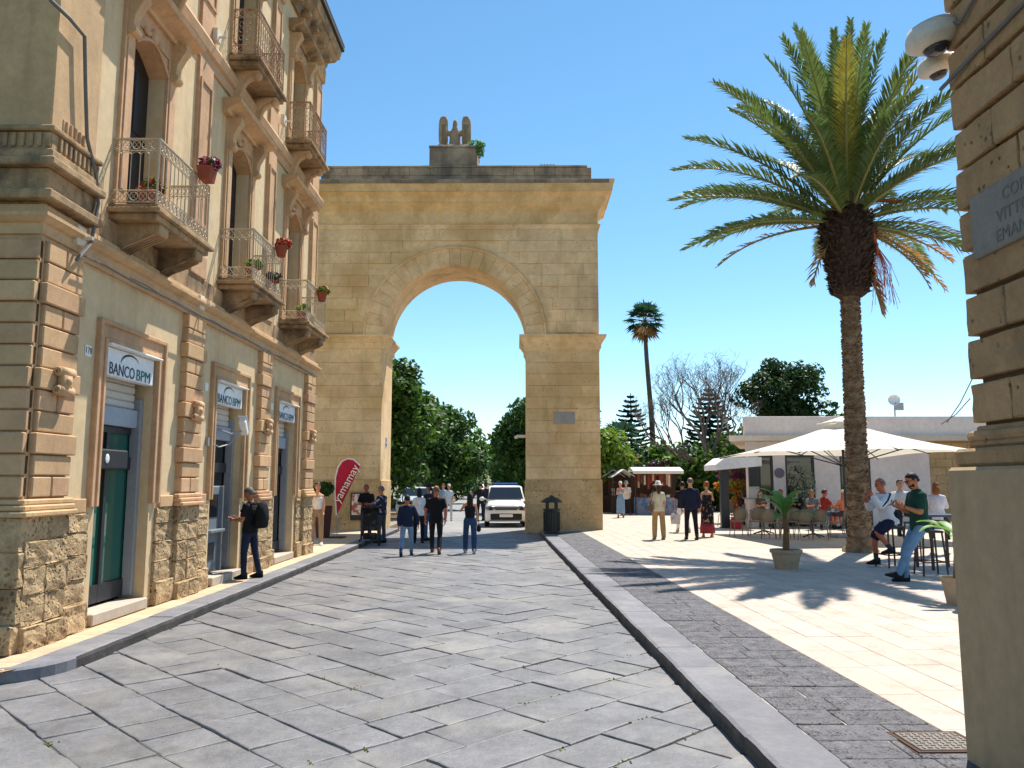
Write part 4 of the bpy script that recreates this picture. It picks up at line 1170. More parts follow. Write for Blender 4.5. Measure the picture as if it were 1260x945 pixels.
# ================================================================== PALM AND TREES
BARK = M('palm_bark', lin('#8a745c'), .95, .3, 6, .9, 30, stain=(lin('#5a422c'), 5, .45, .6, .6), bdist=.03)
BOOT = M('palm_boots', lin('#42342b'), .95, .35, 10, .8, 30, bdist=.03)
FROND = M('frond_green', lin('#5a6e38'), .5, .25, 2, 0, trans=.34, spec=.4, rnd=.22, rndhue=.012)
FRONDY = M('frond_yellow', lin('#8f8a3a'), .5, .25, 2, 0, trans=.3, rnd=.15)
FRONDB = M('frond_dry', lin('#a97f4c'), .7, .25, 3, 0, trans=.25, rnd=.1)
RACH = M('frond_stem', lin('#7d7a45'), .5, .2, 5, .1, 40)
def frond(L, az, el, droop, rngf, dens=84, wid=.62, skip=0.0):
    """arching feather leaf; returns MB with materials 0 leaflets 1 stem"""
    b = MB()
    d = Vector((math.cos(az), math.sin(az), 0)); side = Vector((-math.sin(az), math.cos(az), 0))
    N = 16; pts = []; p = Vector((0, 0, 0)); e = el
    tw = rngf.uniform(-.25, .25)
    for k in range(N + 1):
        pts.append(p.copy())
        e = el - droop * (k / N) ** 1.6
        dd = d * math.cos(e) + Vector((0, 0, 1)) * math.sin(e) + side * tw * (k / N) * .4
        p = p + dd.normalized() * (L / N)
    b.cur = 1
    b.tube(pts, [.045 * (1 - .85 * k / N) + .004 for k in range(N + 1)], 5)
    b.cur = 0
    for k in range(dens):
        t = .16 + .84 * (k + rngf.random() * .5) / dens
        i = min(N - 1, int(t * N)); f = t * N - i
        q = pts[i].lerp(pts[i + 1], f); tan = (pts[i + 1] - pts[i]).normalized()
        s0 = tan.cross(Vector((0, 0, 1)))
        if s0.length < .1: s0 = side.copy()
        s0.normalize(); up = s0.cross(tan).normalized()
        env = math.sin(math.pi * min(1, .12 + .80 * t)) ** .6 * (1.0 if t < .9 else .75)
        for sg in (-1, 1):
            if rngf.random() < skip: continue
            ll = wid * env * rngf.uniform(.8, 1.1)
            spread = .95 - .45 * t
            dr = (s0 * sg * spread + tan * (1.15 - spread * .4) + up * rngf.uniform(.05, .55)).normalized()
            sag = Vector((0, 0, -1)) * ll * rngf.uniform(.05, .28)
            wv = tan.cross(dr).normalized().cross(dr).normalized() * .021
            m1 = q + dr * ll * .5 + up * .0; e1 = q + dr * ll + sag
            b.add([q - wv * .5, q + wv * .5, m1 + wv * 1.1, m1 - wv * 1.1, e1], [(0, 1, 2, 3), (3, 2, 4)])
    return b
PALM = atZ(1059, 679, PZ)
palm = thing('palm_tree', 'tall date palm with thick shaggy crown base beside the cafe umbrella', 'palm tree', PALM)
CB = atY(1041, 256, PALM.y)                      # crown centre
b = MB(); rings = []; NT = 90
for k in range(NT + 1):
    t = k / NT
    z = t * (CB.z - PALM.z - 1.9) if True else 0
    c = Vector((0, 0, 0)).lerp(Vector((CB.x - PALM.x, 0, CB.z - PALM.z)), t * (CB.z - PALM.z - 1.9) / (CB.z - PALM.z))
    r_ = .25 - .04 * t + .17 * math.exp(-t * 26) + .018 * math.sin(k * 2.1)
    rings.append([(c.x + r_ * (1 + rng.uniform(-.05, .05)) * math.cos(2 * math.pi * q / 14), r_ * (1 + rng.uniform(-.05, .05)) * math.sin(2 * math.pi * q / 14), z) for q in range(14)])
b.loft(rings); b.build('trunk', BARK, palm, world=False)
# leaf scars on the trunk
sc_ = MB()
for k in range(1500):
    t = rng.random(); a = rng.random() * 2 * math.pi
    zz = t * (CB.z - PALM.z - 1.95); c = (CB.x - PALM.x) * zz / (CB.z - PALM.z); r_ = .25 - .04 * t + .10 * math.exp(-t * 26) - .01
    ca, sa = math.cos(a), math.sin(a)
    o = Vector((c + ca * r_, sa * r_, zz)); tg = Vector((-sa, ca, 0)); ou = Vector((ca, sa, 0))
    w_ = rng.uniform(.04, .075); h_ = rng.uniform(.025, .05)
    sc_.add([o - tg * w_, o + tg * w_, o + ou * .045 + Vector((0, 0, h_)) + tg * w_ * .6, o + ou * .045 + Vector((0, 0, h_)) - tg * w_ * .6, o + Vector((0, 0, h_ * 1.8))], [(0, 1, 2, 3), (2, 3, 4), (0, 3, 4), (1, 2, 4)])
tag(sc_.build('leaf_scars', BARK, palm, world=False), kind='stuff')
# shaggy boot section
bo = MB(); z0 = CB.z - PALM.z - 2.3; ctop = CB.x - PALM.x
prof = [(.29, z0), (.40, z0 + .08), (.46, z0 + .35), (.52, z0 + .75), (.60, z0 + 1.2), (.60, z0 + 1.7), (.50, z0 + 2.05), (.3, z0 + 2.3)]
bo.lathe(prof, 16, (ctop * .96, 0, 0))
for k in range(1100):
    t = rng.random(); zz = z0 + 2.2 * t; a = rng.random() * 2 * math.pi
    r_ = np.interp(zz, [p[1] for p in prof], [p[0] for p in prof]) - .03
    ca, sa = math.cos(a), math.sin(a)
    o = Vector((ctop * .96 + ca * r_, sa * r_, zz)); tg = Vector((-sa, ca, 0)); ou = Vector((ca, sa, .55)).normalized()
    w_ = rng.uniform(.04, .085); l_ = rng.uniform(.08, .19)
    tip = o + ou * l_ + Vector((0, 0, rng.uniform(-.04, .1)))
    bo.add([o - tg * w_, o + tg * w_, tip + tg * w_ * .5, tip - tg * w_ * .5, o + Vector((0, 0, .07))], [(0, 1, 2, 3), (4, 2, 1), (4, 3, 0), (4, 3, 2)])
bo.build('leaf_bases', BOOT, palm, world=False)
rf = random.Random(22)
ctr = Vector((CB.x - PALM.x, 0, CB.z - PALM.z - .12))
NF = 44
for k in range(NF):
    q = (k + .5) / NF
    az = k * 2.39996
    el = R(88 - 60 * q ** 1.15) + rf.uniform(-.08, .08)
    L = 4.85 - .6 * q + rf.uniform(-.3, .3)
    if math.cos(az) > 0.3: L *= .92
    fb_ = frond(L, az, el, R(14 + 40 * q) + rf.uniform(-.1, .1), rf)
    obj('frond', fb_.mesh('frond', [FROND if rf.random() < .94 else FRONDY, RACH]), palm, world=False, loc=ctr + Vector((.18 * math.cos(az) * q, .18 * math.sin(az) * q, -.25 * q)))
for az, el, L, dr in ((3.05, .38, 4.5, .62), (3.35, .30, 4.5, .6), (2.7, .2, 4.2, .7), (3.4, .02, 4.3, .62), (2.4, .3, 4.0, .7), (4.1, .25, 4.0, .7), (-.4, .25, 4.3, .6), (.2, .32, 4.4, .6), (.6, .1, 4.2, .7), (-.1, -.12, 3.6, .5), (-1.2, .35, 4.0, .7), (1.4, .3, 4.0, .7)):
    fb_ = frond(L, az, el, dr, rf)
    obj('frond', fb_.mesh('frond', [FROND, RACH]), palm, world=False, loc=ctr + Vector((0, 0, -.3)))
for az, el, L, dr in ((.1, .12, 3.6, .7), (.35, -.15, 3.4, .9), (-.3, -.5, 2.6, .8), (2.9, .0, 3.4, .8), (-.15, -1.15, 2.4, .3), (-.5, -1.2, 2.5, .25), (3.4, -.75, 2.0, .7), (.2, -.05, 3.2, .6)):
    fb_ = frond(L, az, el, dr, rf, 40, .42, .25)
    obj('dry_frond', fb_.mesh('dry_frond', [FRONDB, RACH]), palm, world=False, loc=ctr + Vector((0, 0, -.3)))
st_ = MB(); OR = plain('fruit_stalk_orange', '#b0562c', .6)
st_.tube([(0, 0, -.1), (.6, -.2, .25), (1.4, -.3, .18)], .05, 6); st_.tube([(.1, -.2, -.1), (.45, -.35, -.5), (.55, -.4, -1.2)], .06, 6); st_.tube([(-.1, -.2, -.05), (-.55, -.4, .2)], .05, 6)
for k in range(40):
    a = rf.uniform(-.5, .5); st_.tube([(.55, -.4, -1.0), (.6 + a * .4, -.4 + rf.uniform(-.2, .2), -1.5), (.62 + a * .6, -.4 + rf.uniform(-.3, .3), -1.9 - rf.random() * .7)], .006, 3)
st_.build('fruit_stalk', OR, palm, world=False) .location = ctr

TRUNK = M('tree_bark', lin('#6b5846'), .95, .25, 5, .7, 20, bdist=.03)
def branches(b, p, d, L, r, depth, rngt, spread=.55, up=.15):
    n = 4; pts = [p]; q = p.copy(); up_ = up; dd = d.normalized()
    for k in range(n):
        dd = (dd + Vector((rngt.uniform(-.18, .18), rngt.uniform(-.18, .18), rngt.uniform(-.05, .12) + up * .15))).normalized()
        q = q + dd * L / n; pts.append(q.copy())
    b.tube(pts, [r * (1 - .4 * k / n) for k in range(n + 1)], 6 if depth > 1 else 4, cap=False)
    tips = [q]
    if depth > 0:
        tips = []
        for k in range(rngt.choice((2, 3, 3)) if depth > 1 else 3):
            nd = (dd + Vector((rngt.uniform(-1, 1), rngt.uniform(-1, 1), rngt.uniform(-.35, .8))) * spread + Vector((0, 0, up))).normalized()
            tips += branches(b, pts[-1 - (k % 2)], nd, L * rngt.uniform(.62, .82), r * .58, depth - 1, rngt, spread, up)
    return tips
def tree(name, label, x, y, base, crowns, nl, size, mats, trunk_h, tr, group=None, cat='tree', lo=0):
    t = thing(name, label, cat, (x, y, base), group=group)
    rt = random.Random(int(x * 31 + y * 17))
    b = MB(); pts = [(0, 0, -.1), (rt.uniform(-.1, .1), 0, trunk_h * .5), (rt.uniform(-.2, .2), rt.uniform(-.2, .2), trunk_h)]
    b.tube(pts, [tr * 1.3, tr, tr * .85], 9)
    for c in crowns:
        b.tube([pts[2], ((pts[2][0] + c[0]) / 2, (pts[2][1] + c[1]) / 2, (trunk_h + c[2]) / 2 + .2), (c[0], c[1], c[2])], [tr * .6, tr * .4, tr * .12], 6)
    b.build('trunk', TRUNK, t, True, world=False)
    sub = []
    for cx_, cy_, cz, rx, ry, rz in crowns:          # clumps spread through each crown
        for _ in range(16):
            d_ = RN.normal(size=3); d_ /= np.linalg.norm(d_); q = RN.random() ** .4 * .8
            s_ = RN.uniform(.28, .46)
            sub.append((cx_ + d_[0] * rx * q, cy_ + d_[1] * ry * q, cz + d_[2] * rz * q, rx * s_, ry * s_, rz * s_, s_ ** 2 * rx))
    V, Fc = leaf_quads(RN, sub, nl, size)
    mi = (RN.random(nl) * len(mats)).astype(int)
    obj('crown', leaf_mesh('crown', V, Fc, mats, mi), t, world=False)
    return t
DL = [LG1, LG1, LG2]
FICUS = 'ficus trees along the avenue'
tree('ficus_tree', 'tallest dark ficus tree behind the left gate pier', -8.2, 38, .1, [(0, 0, 5.0, 3.4, 3, 2.8), (1.9, 0, 3.4, 2.9, 3, 2.6), (1.7, -1, 6.3, 2.3, 2, 1.6), (-1, 0, 3.5, 3, 3, 2.2), (2.2, 1, 4.8, 2.2, 2, 2.2)], 20000, .17, DL, 2.4, .45)
tree('ficus_tree', 'dense rounded ficus tree second along the left of the avenue', -7.0, 50, .1, [(0, 0, 4.6, 3.6, 3, 2.6), (2.0, 1, 3.2, 2.8, 3, 2.6), (1, 2, 5.4, 2.8, 3, 1.9), (2.2, 1, 4.8, 2.2, 2.5, 2.0)], 16000, .18, DL, 2.2, .4)
tree('ficus_tree', 'ficus tree third along the left of the avenue', -7.6, 64, .1, [(0, 0, 4.4, 3.6, 3, 2.6), (2.2, 1, 3.1, 3.0, 3, 2.6), (1.6, 1, 5.2, 2.8, 3, 2.2)], 11000, .22, DL, 2.2, .4)
tree('ficus_tree', 'far pale green ficus tree fourth along the left of the avenue', -8.4, 82, .1, [(0, 0, 4.6, 4, 3, 3.0), (2.4, 1, 4.0, 3.6, 3, 3.4)], 8000, .26, [LG1, LG2, LG2], 2.2, .4)
tree('ficus_tree', 'dense ficus tree behind the right gate pier', 2.0, 46, .1, [(0, 0, 4.3, 3.3, 3, 2.4), (-1.2, 0, 3.1, 2.6, 3, 2.3), (-.3, 0, 5.0, 3.2, 3, 1.7), (-1.4, 0, 4.6, 2.2, 2.4, 1.8)], 18000, .17, DL, 1.9, .4)
tree('ficus_tree', 'ficus tree second along the right of the avenue', 1.6, 60, .1, [(0, 0, 4.2, 3.2, 3, 2.4), (-1.0, 0, 3.6, 2.4, 3, 2.3)], 7000, .22, DL, 1.9, .4)
tree('ficus_tree', 'ficus tree third along the right of the avenue', 1.2, 76, .1, [(0, 0, 4.4, 3.6, 3, 2.6), (-1.2, 0, 3.6, 2.8, 3, 2.4)], 6000, .26, DL, 1.9, .4)
tree('ficus_tree', 'far ficus tree closing the left of the avenue', -9.0, 104, .1, [(0, 0, 4.2, 4.5, 3, 3.6), (2.6, 1, 4.0, 3.4, 3, 3.2)], 5000, .34, DL, 2.2, .4)
tree('ficus_tree', 'ficus tree fourth along the right of the avenue', .6, 96, .1, [(0, 0, 4.6, 4.0, 3, 3.4), (-1.6, 0, 4.2, 3.0, 3, 3.0)], 5000, .3, DL, 1.9, .4)
tree('ficus_tree', 'far ficus tree closing the right of the avenue', -1.2, 122, .1, [(0, 0, 4.6, 4.6, 3, 4.0), (-1.6, 0, 4.2, 3.0, 3, 3.4)], 4500, .36, DL, 1.9, .4)
tree('ficus_tree', 'sunlit light green tree just right of the right gate pier', 5.2, 45, .1, [(0, 0, 3.0, 1.3, 2, 2.0), (-.8, 0, 3.6, 1.6, 2, 1.4)], 3600, .16, [LG3, LG2, LG3], 1.6, .2)
# evergreen conical pines (tiers of level branches)
def tier_pine(label, x, y, h, rad, n):
    t = thing('norfolk_pine', label, 'pine tree', (x, y, .1))
    rp = random.Random(int(x * 7))
    MB().tube([(0, 0, -.1), (0, 0, h)], [.22, .03], 7).build('trunk', TRUNK, t, world=False)
    b = MB()
    for k in range(n):
        q = (k + .5) / n; z = h * (.16 + .82 * q); L = rad * (1 - q) ** .75 + .12
        m = 6
        for j_ in range(m):
            a = 2 * math.pi * j_ / m + k * .6 + rp.uniform(-.2, .2)
            l_ = L * rp.uniform(.75, 1.1)
            pts = [Vector((math.cos(a) * l_ * s_, math.sin(a) * l_ * s_, z - l_ * .10 * math.sin(s_ * 2.4) + l_ * .14 * s_ * s_)) for s_ in (0, .35, .7, 1)]
            b.cur = 1; b.tube(pts, [.03, .025, .02, .01], 3, cap=False); b.cur = 0
            tg = Vector((-math.sin(a), math.cos(a), 0))
            for s_ in range(2, 15):
                f = s_ / 14; i = min(2, int(f * 3)); p_ = pts[i].lerp(pts[i + 1], f * 3 - i)
                for sg in (-1, 1):
                    ee = p_ + tg * sg * l_ * .20 * (1.15 - f * .7) + Vector((math.cos(a), math.sin(a), 0)) * l_ * .09 + Vector((0, 0, rp.uniform(.03, .14)))
                    wv = Vector((0, 0, .075))
                    b.add([p_ - wv, p_ + wv, ee + wv * .6, ee - wv * .6], [(0, 1, 2, 3)])
                    w2 = Vector((math.cos(a), math.sin(a), 0)) * .09
                    b.add([p_ - w2, p_ + w2, ee + w2 * .6, ee - w2 * .6], [(0, 1, 2, 3)])
    b.build('crown', [LG4, TRUNK], t, world=False)
p = atY(776, 485, 62); tier_pine('slender norfolk pine standing near the thin tall palm', p.x, 62, p.z, 2.7, 19)
p = atY(872, 477, 58); tier_pine('darker norfolk pine behind the bare tree', p.x, 58, p.z, 3.1, 22)
# thin tall fan palm
def fan_palm(label, x, y, h, lean, cr, nf, tr):
    t = thing('fan_palm', label, 'palm tree', (x, y, .1))
    b = MB(); pts = [(lean * (s_ / 10) ** 1.0 + .12 * math.sin(s_ * .5), 0, h * s_ / 10) for s_ in range(11)]
    b.tube(pts, [tr * (1.25 - .5 * s_ / 10) for s_ in range(11)], 8); b.build('trunk', TRUNK, t, True, world=False)
    c = Vector(pts[-1]); rp = random.Random(int(h * 10))
    b = MB()
    for k in range(nf):
        q = (k + .5) / nf; az = k * 2.4; el = R(80 - 150 * q)
        d = Vector((math.cos(az) * math.cos(el), math.sin(az) * math.cos(el), math.sin(el)))
        st0 = c + d * cr * .5
        b.cur = 1; b.tube([c, st0], .02, 3, cap=False); b.cur = 2 if q > .8 else 0
        s0 = d.cross(Vector((0, 0, 1)));
        if s0.length < .1: s0 = Vector((1, 0, 0))
        s0.normalize(); u0 = s0.cross(d)
        for j_ in range(13):
            a = R(-95 + 190 * j_ / 12)
            dd = (d * math.cos(a) + s0 * math.sin(a)).normalized()
            e = st0 + dd * cr * .55 * rp.uniform(.85, 1.1) - Vector((0, 0, cr * .16 * rp.random())); md = st0 + dd * cr * .3
            wv = dd.cross(u0).normalized() * .05 * cr
            b.add([st0, md + wv, e, md - wv], [(0, 1, 2, 3)])
    b.build('crown', [LG4, TRUNK, FRONDB], t, world=False)
p = atY(795, 396, 62); q_ = atY(804, 575, 62); fan_palm('very tall thin fan palm with small round crown', q_.x, 62, p.z, p.x - q_.x, 1.75, 34, .2)
p = atY(764, 545, 50); fan_palm('low bushy fan palm beside the sunlit tree', p.x, 50, p.z, .1, 1.6, 26, .22)
# bare tree
p = atZ(889, 600, .1); bt = thing('bare_tree', 'leafless spreading tree behind the market stalls', 'tree', atY(889, 592, 46) + Vector((0, 0, -1.7)))
rt = random.Random(4); b = MB()
base = Vector((0, 0, -.1)); fork = Vector((-.6, 0, 2.6))
b.tube([base, Vector((.1, 0, 1.2)), fork], [.3, .24, .2], 8)
tips = []
for d_, L in ((Vector((-1.3, .1, .75)), 2.1), (Vector((-.7, -.3, 1.1)), 2.2), (Vector((.35, .2, 1.2)), 2.2), (Vector((-.15, .5, 1.3)), 2.3), (Vector((.75, -.1, 1.0)), 1.9), (Vector((-1.2, .3, .25)), 2.0)):
    tips += branches(b, fork + Vector((0, 0, rt.uniform(-.3, .2))), d_, L * 1.0, .13, 5, rt, .8, .04)
b.build('trunk', M('pale_bark', lin('#6f5f54'), .95, .2, 6, .4, 30), bt, world=False)
tw = MB()
for t_ in tips:
    for _ in range(2):
        e = t_ + Vector((rt.uniform(-.35, .35), rt.uniform(-.35, .35), rt.uniform(.05, .4))); tw.tube([t_, t_.lerp(e, .5) + Vector((rt.uniform(-.06, .06), 0, .04)), e], .007, 3, cap=False)
tag(tw.build('twigs', MATS['pale_bark'], bt, world=False), kind='stuff')
# dark umbrella pine, further trees and shrubs
px_ = atY(968, 592, 47)
tree('pine_tree', 'dark dense pine tree rising behind the cafe roof', px_.x, 47, .1, [(-.9, 0, 6.8, 1.9, 1.8, 1.5), (1.1, 0, 7.4, 1.8, 1.8, 1.7), (.2, .5, 8.0, 1.7, 1.6, 1.2), (1.3, 0, 5.9, 1.6, 1.6, 1.2), (-.8, 0, 5.5, 1.4, 1.4, .9)], 11000, .13, [LG1, LEAF('pine_needles', '#26401d'), LEAF('pine_needles', '#26401d')], 5.2, .22)
px_ = atY(1030, 592, 52); tree('tree', 'small pale tree beside the palm trunk over the cafe roof', px_.x, 52, .1, [(0, 0, 5.2, 1.3, 1.4, 1.3)], 1800, .14, [LG2, LG4], 4, .15)
px_ = atY(915, 592, 50); tree('tree', 'yellowish bushy tree at the foot of the dark pine', px_.x, 50, .1, [(0, 0, 3.7, 2.2, 2, 1.8)], 3500, .15, [LG2, LEAF('leaf_olive', '#6d6a2a'), LG1], 2, .2)
labs = ['low green hedge bush beside the low fan palm', 'rounded hedge bush under the slender norfolk pine', 'broad hedge bush behind the market stall roof', 'tall hedge bush at the foot of the thin palm', 'dense dark bush under the bare tree', 'hedge bush between stall and cafe', 'bush behind the lamp post', 'bush beside the cafe canopy']
for k, (a, Y_, top, r_) in enumerate(((762, 52, 556, 2.0), (785, 56, 553, 2.2), (815, 58, 548, 2.6), (832, 60, 552, 2.4), (866, 52, 552, 2.4), (850, 50, 566, 1.8), (880, 47, 560, 1.9), (905, 46, 552, 2.0))):
    c = atY(a, top - 9, Y_); h = c.z; r_ *= 1.25
    tree('hedge_bush', labs[k], c.x, Y_, .1, [(0, 0, h * .5, r_, 1.6, h * .5), (r_ * .5, 0, h * .6, r_ * .6, 1.2, h * .38), (-r_ * .5, 0, h * .55, r_ * .6, 1.2, h * .36)], 4200, .17, [LG1, LG2, LG2, LG3] if k % 2 else [LG1, LG1, LG2], .6, .1, cat='bush')
# bougainvillea and low flower hedge by the cafe
BOUG = LEAF('bougainvillea', '#7d2a62', .3); ORNG = LEAF('orange_flowers', '#b8662c', .35)
for nm, lab, a, bt_, Y_, rx, h, ms in (('flowering_bush', 'purple bougainvillea bush beside the cafe entrance', 910, 580, 33, .95, .95, [BOUG, BOUG, LG2]), ('flowering_bush', 'low orange flowering hedge beneath the purple bush', 905, 598, 32.2, .9, .5, [ORNG, ORNG, LG3]), ('flowering_bush', 'pink flowering bush showing over the market stall roof', 812, 572, 50, 1.0, .6, [BOUG, LG1])):
    c = atY(a, bt_, Y_)
    t = thing(nm, lab, 'bush', (c.x, Y_, PZ))
    V, Fc = leaf_quads(RN, [(c.x, Y_, c.z, rx, .5, h * .55, 1), (c.x + .3, Y_, max(.5, c.z * .45), rx * .7, .5, max(.4, c.z * .42), .6)], 1300, .09)
    obj('foliage', leaf_mesh('foliage', V, Fc, ms, (RN.random(1300) * len(ms)).astype(int)), t)
    MB().tube([(c.x, Y_, PZ - .05), (c.x, Y_, c.z)], .06, 5).build('stem', TRUNK, t)
# far hill at the end of the avenue
hl = MB(); rings = []
xs_ = np.linspace(-190, 120, 32)
for k in range(9):
    y = 420 + k * 30; ring_ = []
    for x in xs_:
        hgt = (13 + 7 * math.sin(x * .03 + 1) + 3 * math.sin(x * .11)) * math.sin(math.pi * min(1, (k + .15) / 5) / 2)
        ring_.append((x - 20, y, -.2 + hgt))
    rings.append(ring_)
hl.loft(rings, cap=False, close=False)
struct('hill', hl, M('hill_green', lin('#5f6a46'), .95, .3, .05, .3, 1, stain=(lin('#a08d68'), .06, .5, .6, .7)), True)
V, Fc = leaf_quads(RN, [(x, 440 + RN.uniform(0, 80), 9 + 5 * math.sin(x * .03 + .6), 9, 8, 4, 1) for x in np.linspace(-110, 60, 26)], 6000, .9)
tag(obj('hillside_wood', leaf_mesh('hillside_wood', V, Fc, [LG1, LG2], (RN.random(6000) * 2).astype(int))), 'far wooded hillside at the end of the avenue', 'wood', kind='stuff')
# ================================================================== CAFE
CY = 30.5
cafe = thing('cafe_building', 'low white flat roofed cafe behind the big umbrella', 'building', (14, CY + 3, PZ))
CXL = atY(919, 540, CY).x
doors_ = [(934, 952), (967, 1003), (1034, 1072)]
cuts = [CXL]
for a, b_ in doors_: cuts += [atY(a, 592, CY).x, atY(b_, 592, CY).x]
STX = atY(1145, 592, CY).x
w_ = MB()
segs_ = [(cuts[0], cuts[1]), (cuts[2], cuts[3]), (cuts[4], cuts[5]), (cuts[6], STX)]
DT = atY(970, 560, CY).z
for a, b_ in segs_: w_.box(a, b_, CY, CY + .3, PZ - .02, 3.3)
for k in (1, 3, 5): w_.box(cuts[k], cuts[k + 1], CY, CY + .3, DT, 3.3)
CXB = CXL * (CY + 7) / CY + .15                                # the side wall runs back at a slant
w_.prism([(CXL, CY + .301), (CXL + .3, CY + .301), (CXB + .3, CY + 7), (CXB, CY + 7)], 'z', PZ - .02, 3.3)
w_.build('wall', WHITEPL, cafe)
b = MB(); b.prism([(CXL - .85, CY - .6), (24, CY - .6), (24, CY + 7), (CXB - .5, CY + 7)], 'z', 3.302, 3.50); b.build('eave_slab', M('cream_eave', lin('#cbbba6'), .9, .08, 1, .1, 60), cafe)
b = MB(); b.box(CXL - .02, 24, CY + .2, CY + .45, 3.502, 4.28, .015); b.prism([(CXL + .05, CY + .452), (CXL + .25, CY + .452), (CXB + .2, CY + 7), (CXB, CY + 7)], 'z', 3.502, 4.278); b.build('parapet', WHITEPL, cafe)
# exposed stone part of the front
stn = MB(); stn.box(STX, 24, CY + .03, CY + .3, PZ - .02, 3.3)
st_o = stn.build('stone_wall', M('yellow_tuff', lin('#b79a70'), .95, .15, 2, .5, 30, stain=(lin('#8f7550'), 1.5, .5, .7, .5)), cafe)
tuff = MATS['yellow_tuff']
mm_ = [MB().box(-w0 / 2 + .006, w0 / 2 - .006, -.03, .04, -.15, .15, .012).mesh('stone_block', tuff) for w0 in (.5, .62)]
for r_ in range(10):
    x = STX + (.25 if r_ % 2 else 0)
    while x < STX + 2.6:
        k = rng.randrange(2); w0 = (.5, .62)[k]
        obj('stone_block', mm_[k], st_o, world=False, mat=Matrix.Translation((x + w0 / 2, CY + .03, PZ + .16 + .315 * r_))); x += w0
for k, (a, b_) in enumerate(((cuts[1], cuts[2]), (cuts[3], cuts[4]), (cuts[5], cuts[6]))):
    d = MB()
    for q0, q1, z0, z1 in ((a, a + .08, PZ, DT), (b_ - .08, b_, PZ, DT), (a + .08, b_ - .08, DT - .09, DT), (a + .08, b_ - .08, PZ, PZ + .12)): d.box(q0, q1, CY + .04, CY + .14, z0, z1)
    do = d.build('window' if k else 'door', DARK, cafe)
    MB().box(a + .07, b_ - .07, CY + .08, CY + .10, PZ + .1, DT - .08).build('pane', glass('cafe_glass', (.02, .02, .018)), do)
sgn = MB(); sgn.lathe([(.02, 0), (.19, .0), (.19, .03), (.02, .031)], 20); sgn.xform(Matrix.Translation((atY(959, 582, CY).x, CY - .005, atY(959, 582, CY).z)) @ Matrix.Rotation(math.pi / 2, 4, 'X'))
tag(sgn.build('sign', plain('oval_sign', '#6f6470', .6)), 'small round grey sign on the white cafe wall', 'sign')
# white shrub decal on the window: a pale potted olive in front of it
ol = thing('olive_plant', 'pale leafed olive shrub in front of the cafe window', 'plant', (atY(990, 592, CY - .3).x, CY - .35, PZ))
V, Fc = leaf_quads(RN, [(0, 0, 1.6, .42, .15, .7, 1)], 420, .05)
obj('foliage', leaf_mesh('foliage', V, Fc, LEAF('olive_leaf', '#97a08a')), ol, world=False)
MB().tube([(0, 0, .3), (.05, 0, 1.0), (0, 0, 1.8)], .02, 5).build('stem', TRUNK, ol, world=False); MB().lathe([(.12, 0), (.17, .35), (.15, .35)], 12).build('pot', DARK, ol, world=False)
# dish antenna and cables on the roof
p = atY(1101, 505, CY + 1.5); da = thing('dish_antenna', 'small white dish antenna on the cafe roof', 'antenna', (p.x, p.y, 3.5))
MB().tube([(0, 0, 0), (0, 0, p.z - 3.5 + .35)], .03, 6).build('mast', GREYM, da, world=False)
b = MB(); b.lathe([(.02, -.06), (.15, -.03), (.22, .03), (.23, .03), (.15, -.045), (.02, -.075)], 16); b.xform(Matrix.Translation((-.05, -.1, p.z - 3.5 + .4)) @ Matrix.Rotation(R(70), 4, 'X') @ Matrix.Rotation(R(-25), 4, 'Y')); b.build('dish', WHITE, da, world=False)
b = MB(); b.box(-.03, .3, -.14, -.06, p.z - 3.5 + .0, p.z - 3.5 + .3); b.build('receiver', GREYM, da, world=False)
cb = MB()
for a, c in (((1165, 520), (1197, 465)), ((1158, 522), (1194, 490))):
    p0, p1 = atY(*a, CY - .1), atY(*c, CY - .6); cb.tube([p0, p0.lerp(p1, .5) + Vector((0, 0, -.12)), p1], .02, 5)
tag(cb.build('cable', CAB), 'overhead cables rising from the cafe roof', 'cable')
# small box awning with post and counter
aw = thing('awning', 'small white box awning on a dark post beside the cafe door', 'awning', (atY(905, 592, 29).x, 29, PZ))
b = MB(); xa, xb = atY(878, 592, 29).x, atY(934, 592, 29).x; za, zb = atY(880, 572, 29).z, atY(900, 563, 29).z
b.loft([[(xa, y, za - .2), (xa, y, za), (xa + .35, y, zb), (xb, y, zb), (xb, y, za - .05)] for y in (28.6, 30.4)]); b.build('fabric', plain('awning_white', '#dcdcdc', .8), aw)
b = MB(); b.box(xa + .25, xa + .55, 29, 29.2, PZ, za); b.build('post', DARK, aw)
ct = thing('counter', 'pale cafe counter under the box awning', 'counter', (atY(925, 592, 29.6).x, 29.6, PZ))
xa = atY(918, 592, 29.6).x; MB().box(xa, xa + .75, 29.3, 29.9, PZ, 1.15, .01).build('cabinet', WHITEPL, ct); MB().box(xa - .05, xa + .8, 29.25, 29.95, 1.152, 1.19, .005).build('top', GREYM, ct)
mnu = MB(); mnu.box(atY(922, 592, 30.2).x, atY(935, 592, 30.2).x, 30.2, 30.26, 1.6, 2.55, .01); tag(mnu.build('menu_board', DARK), 'black menu board hung by the cafe entrance', 'board')
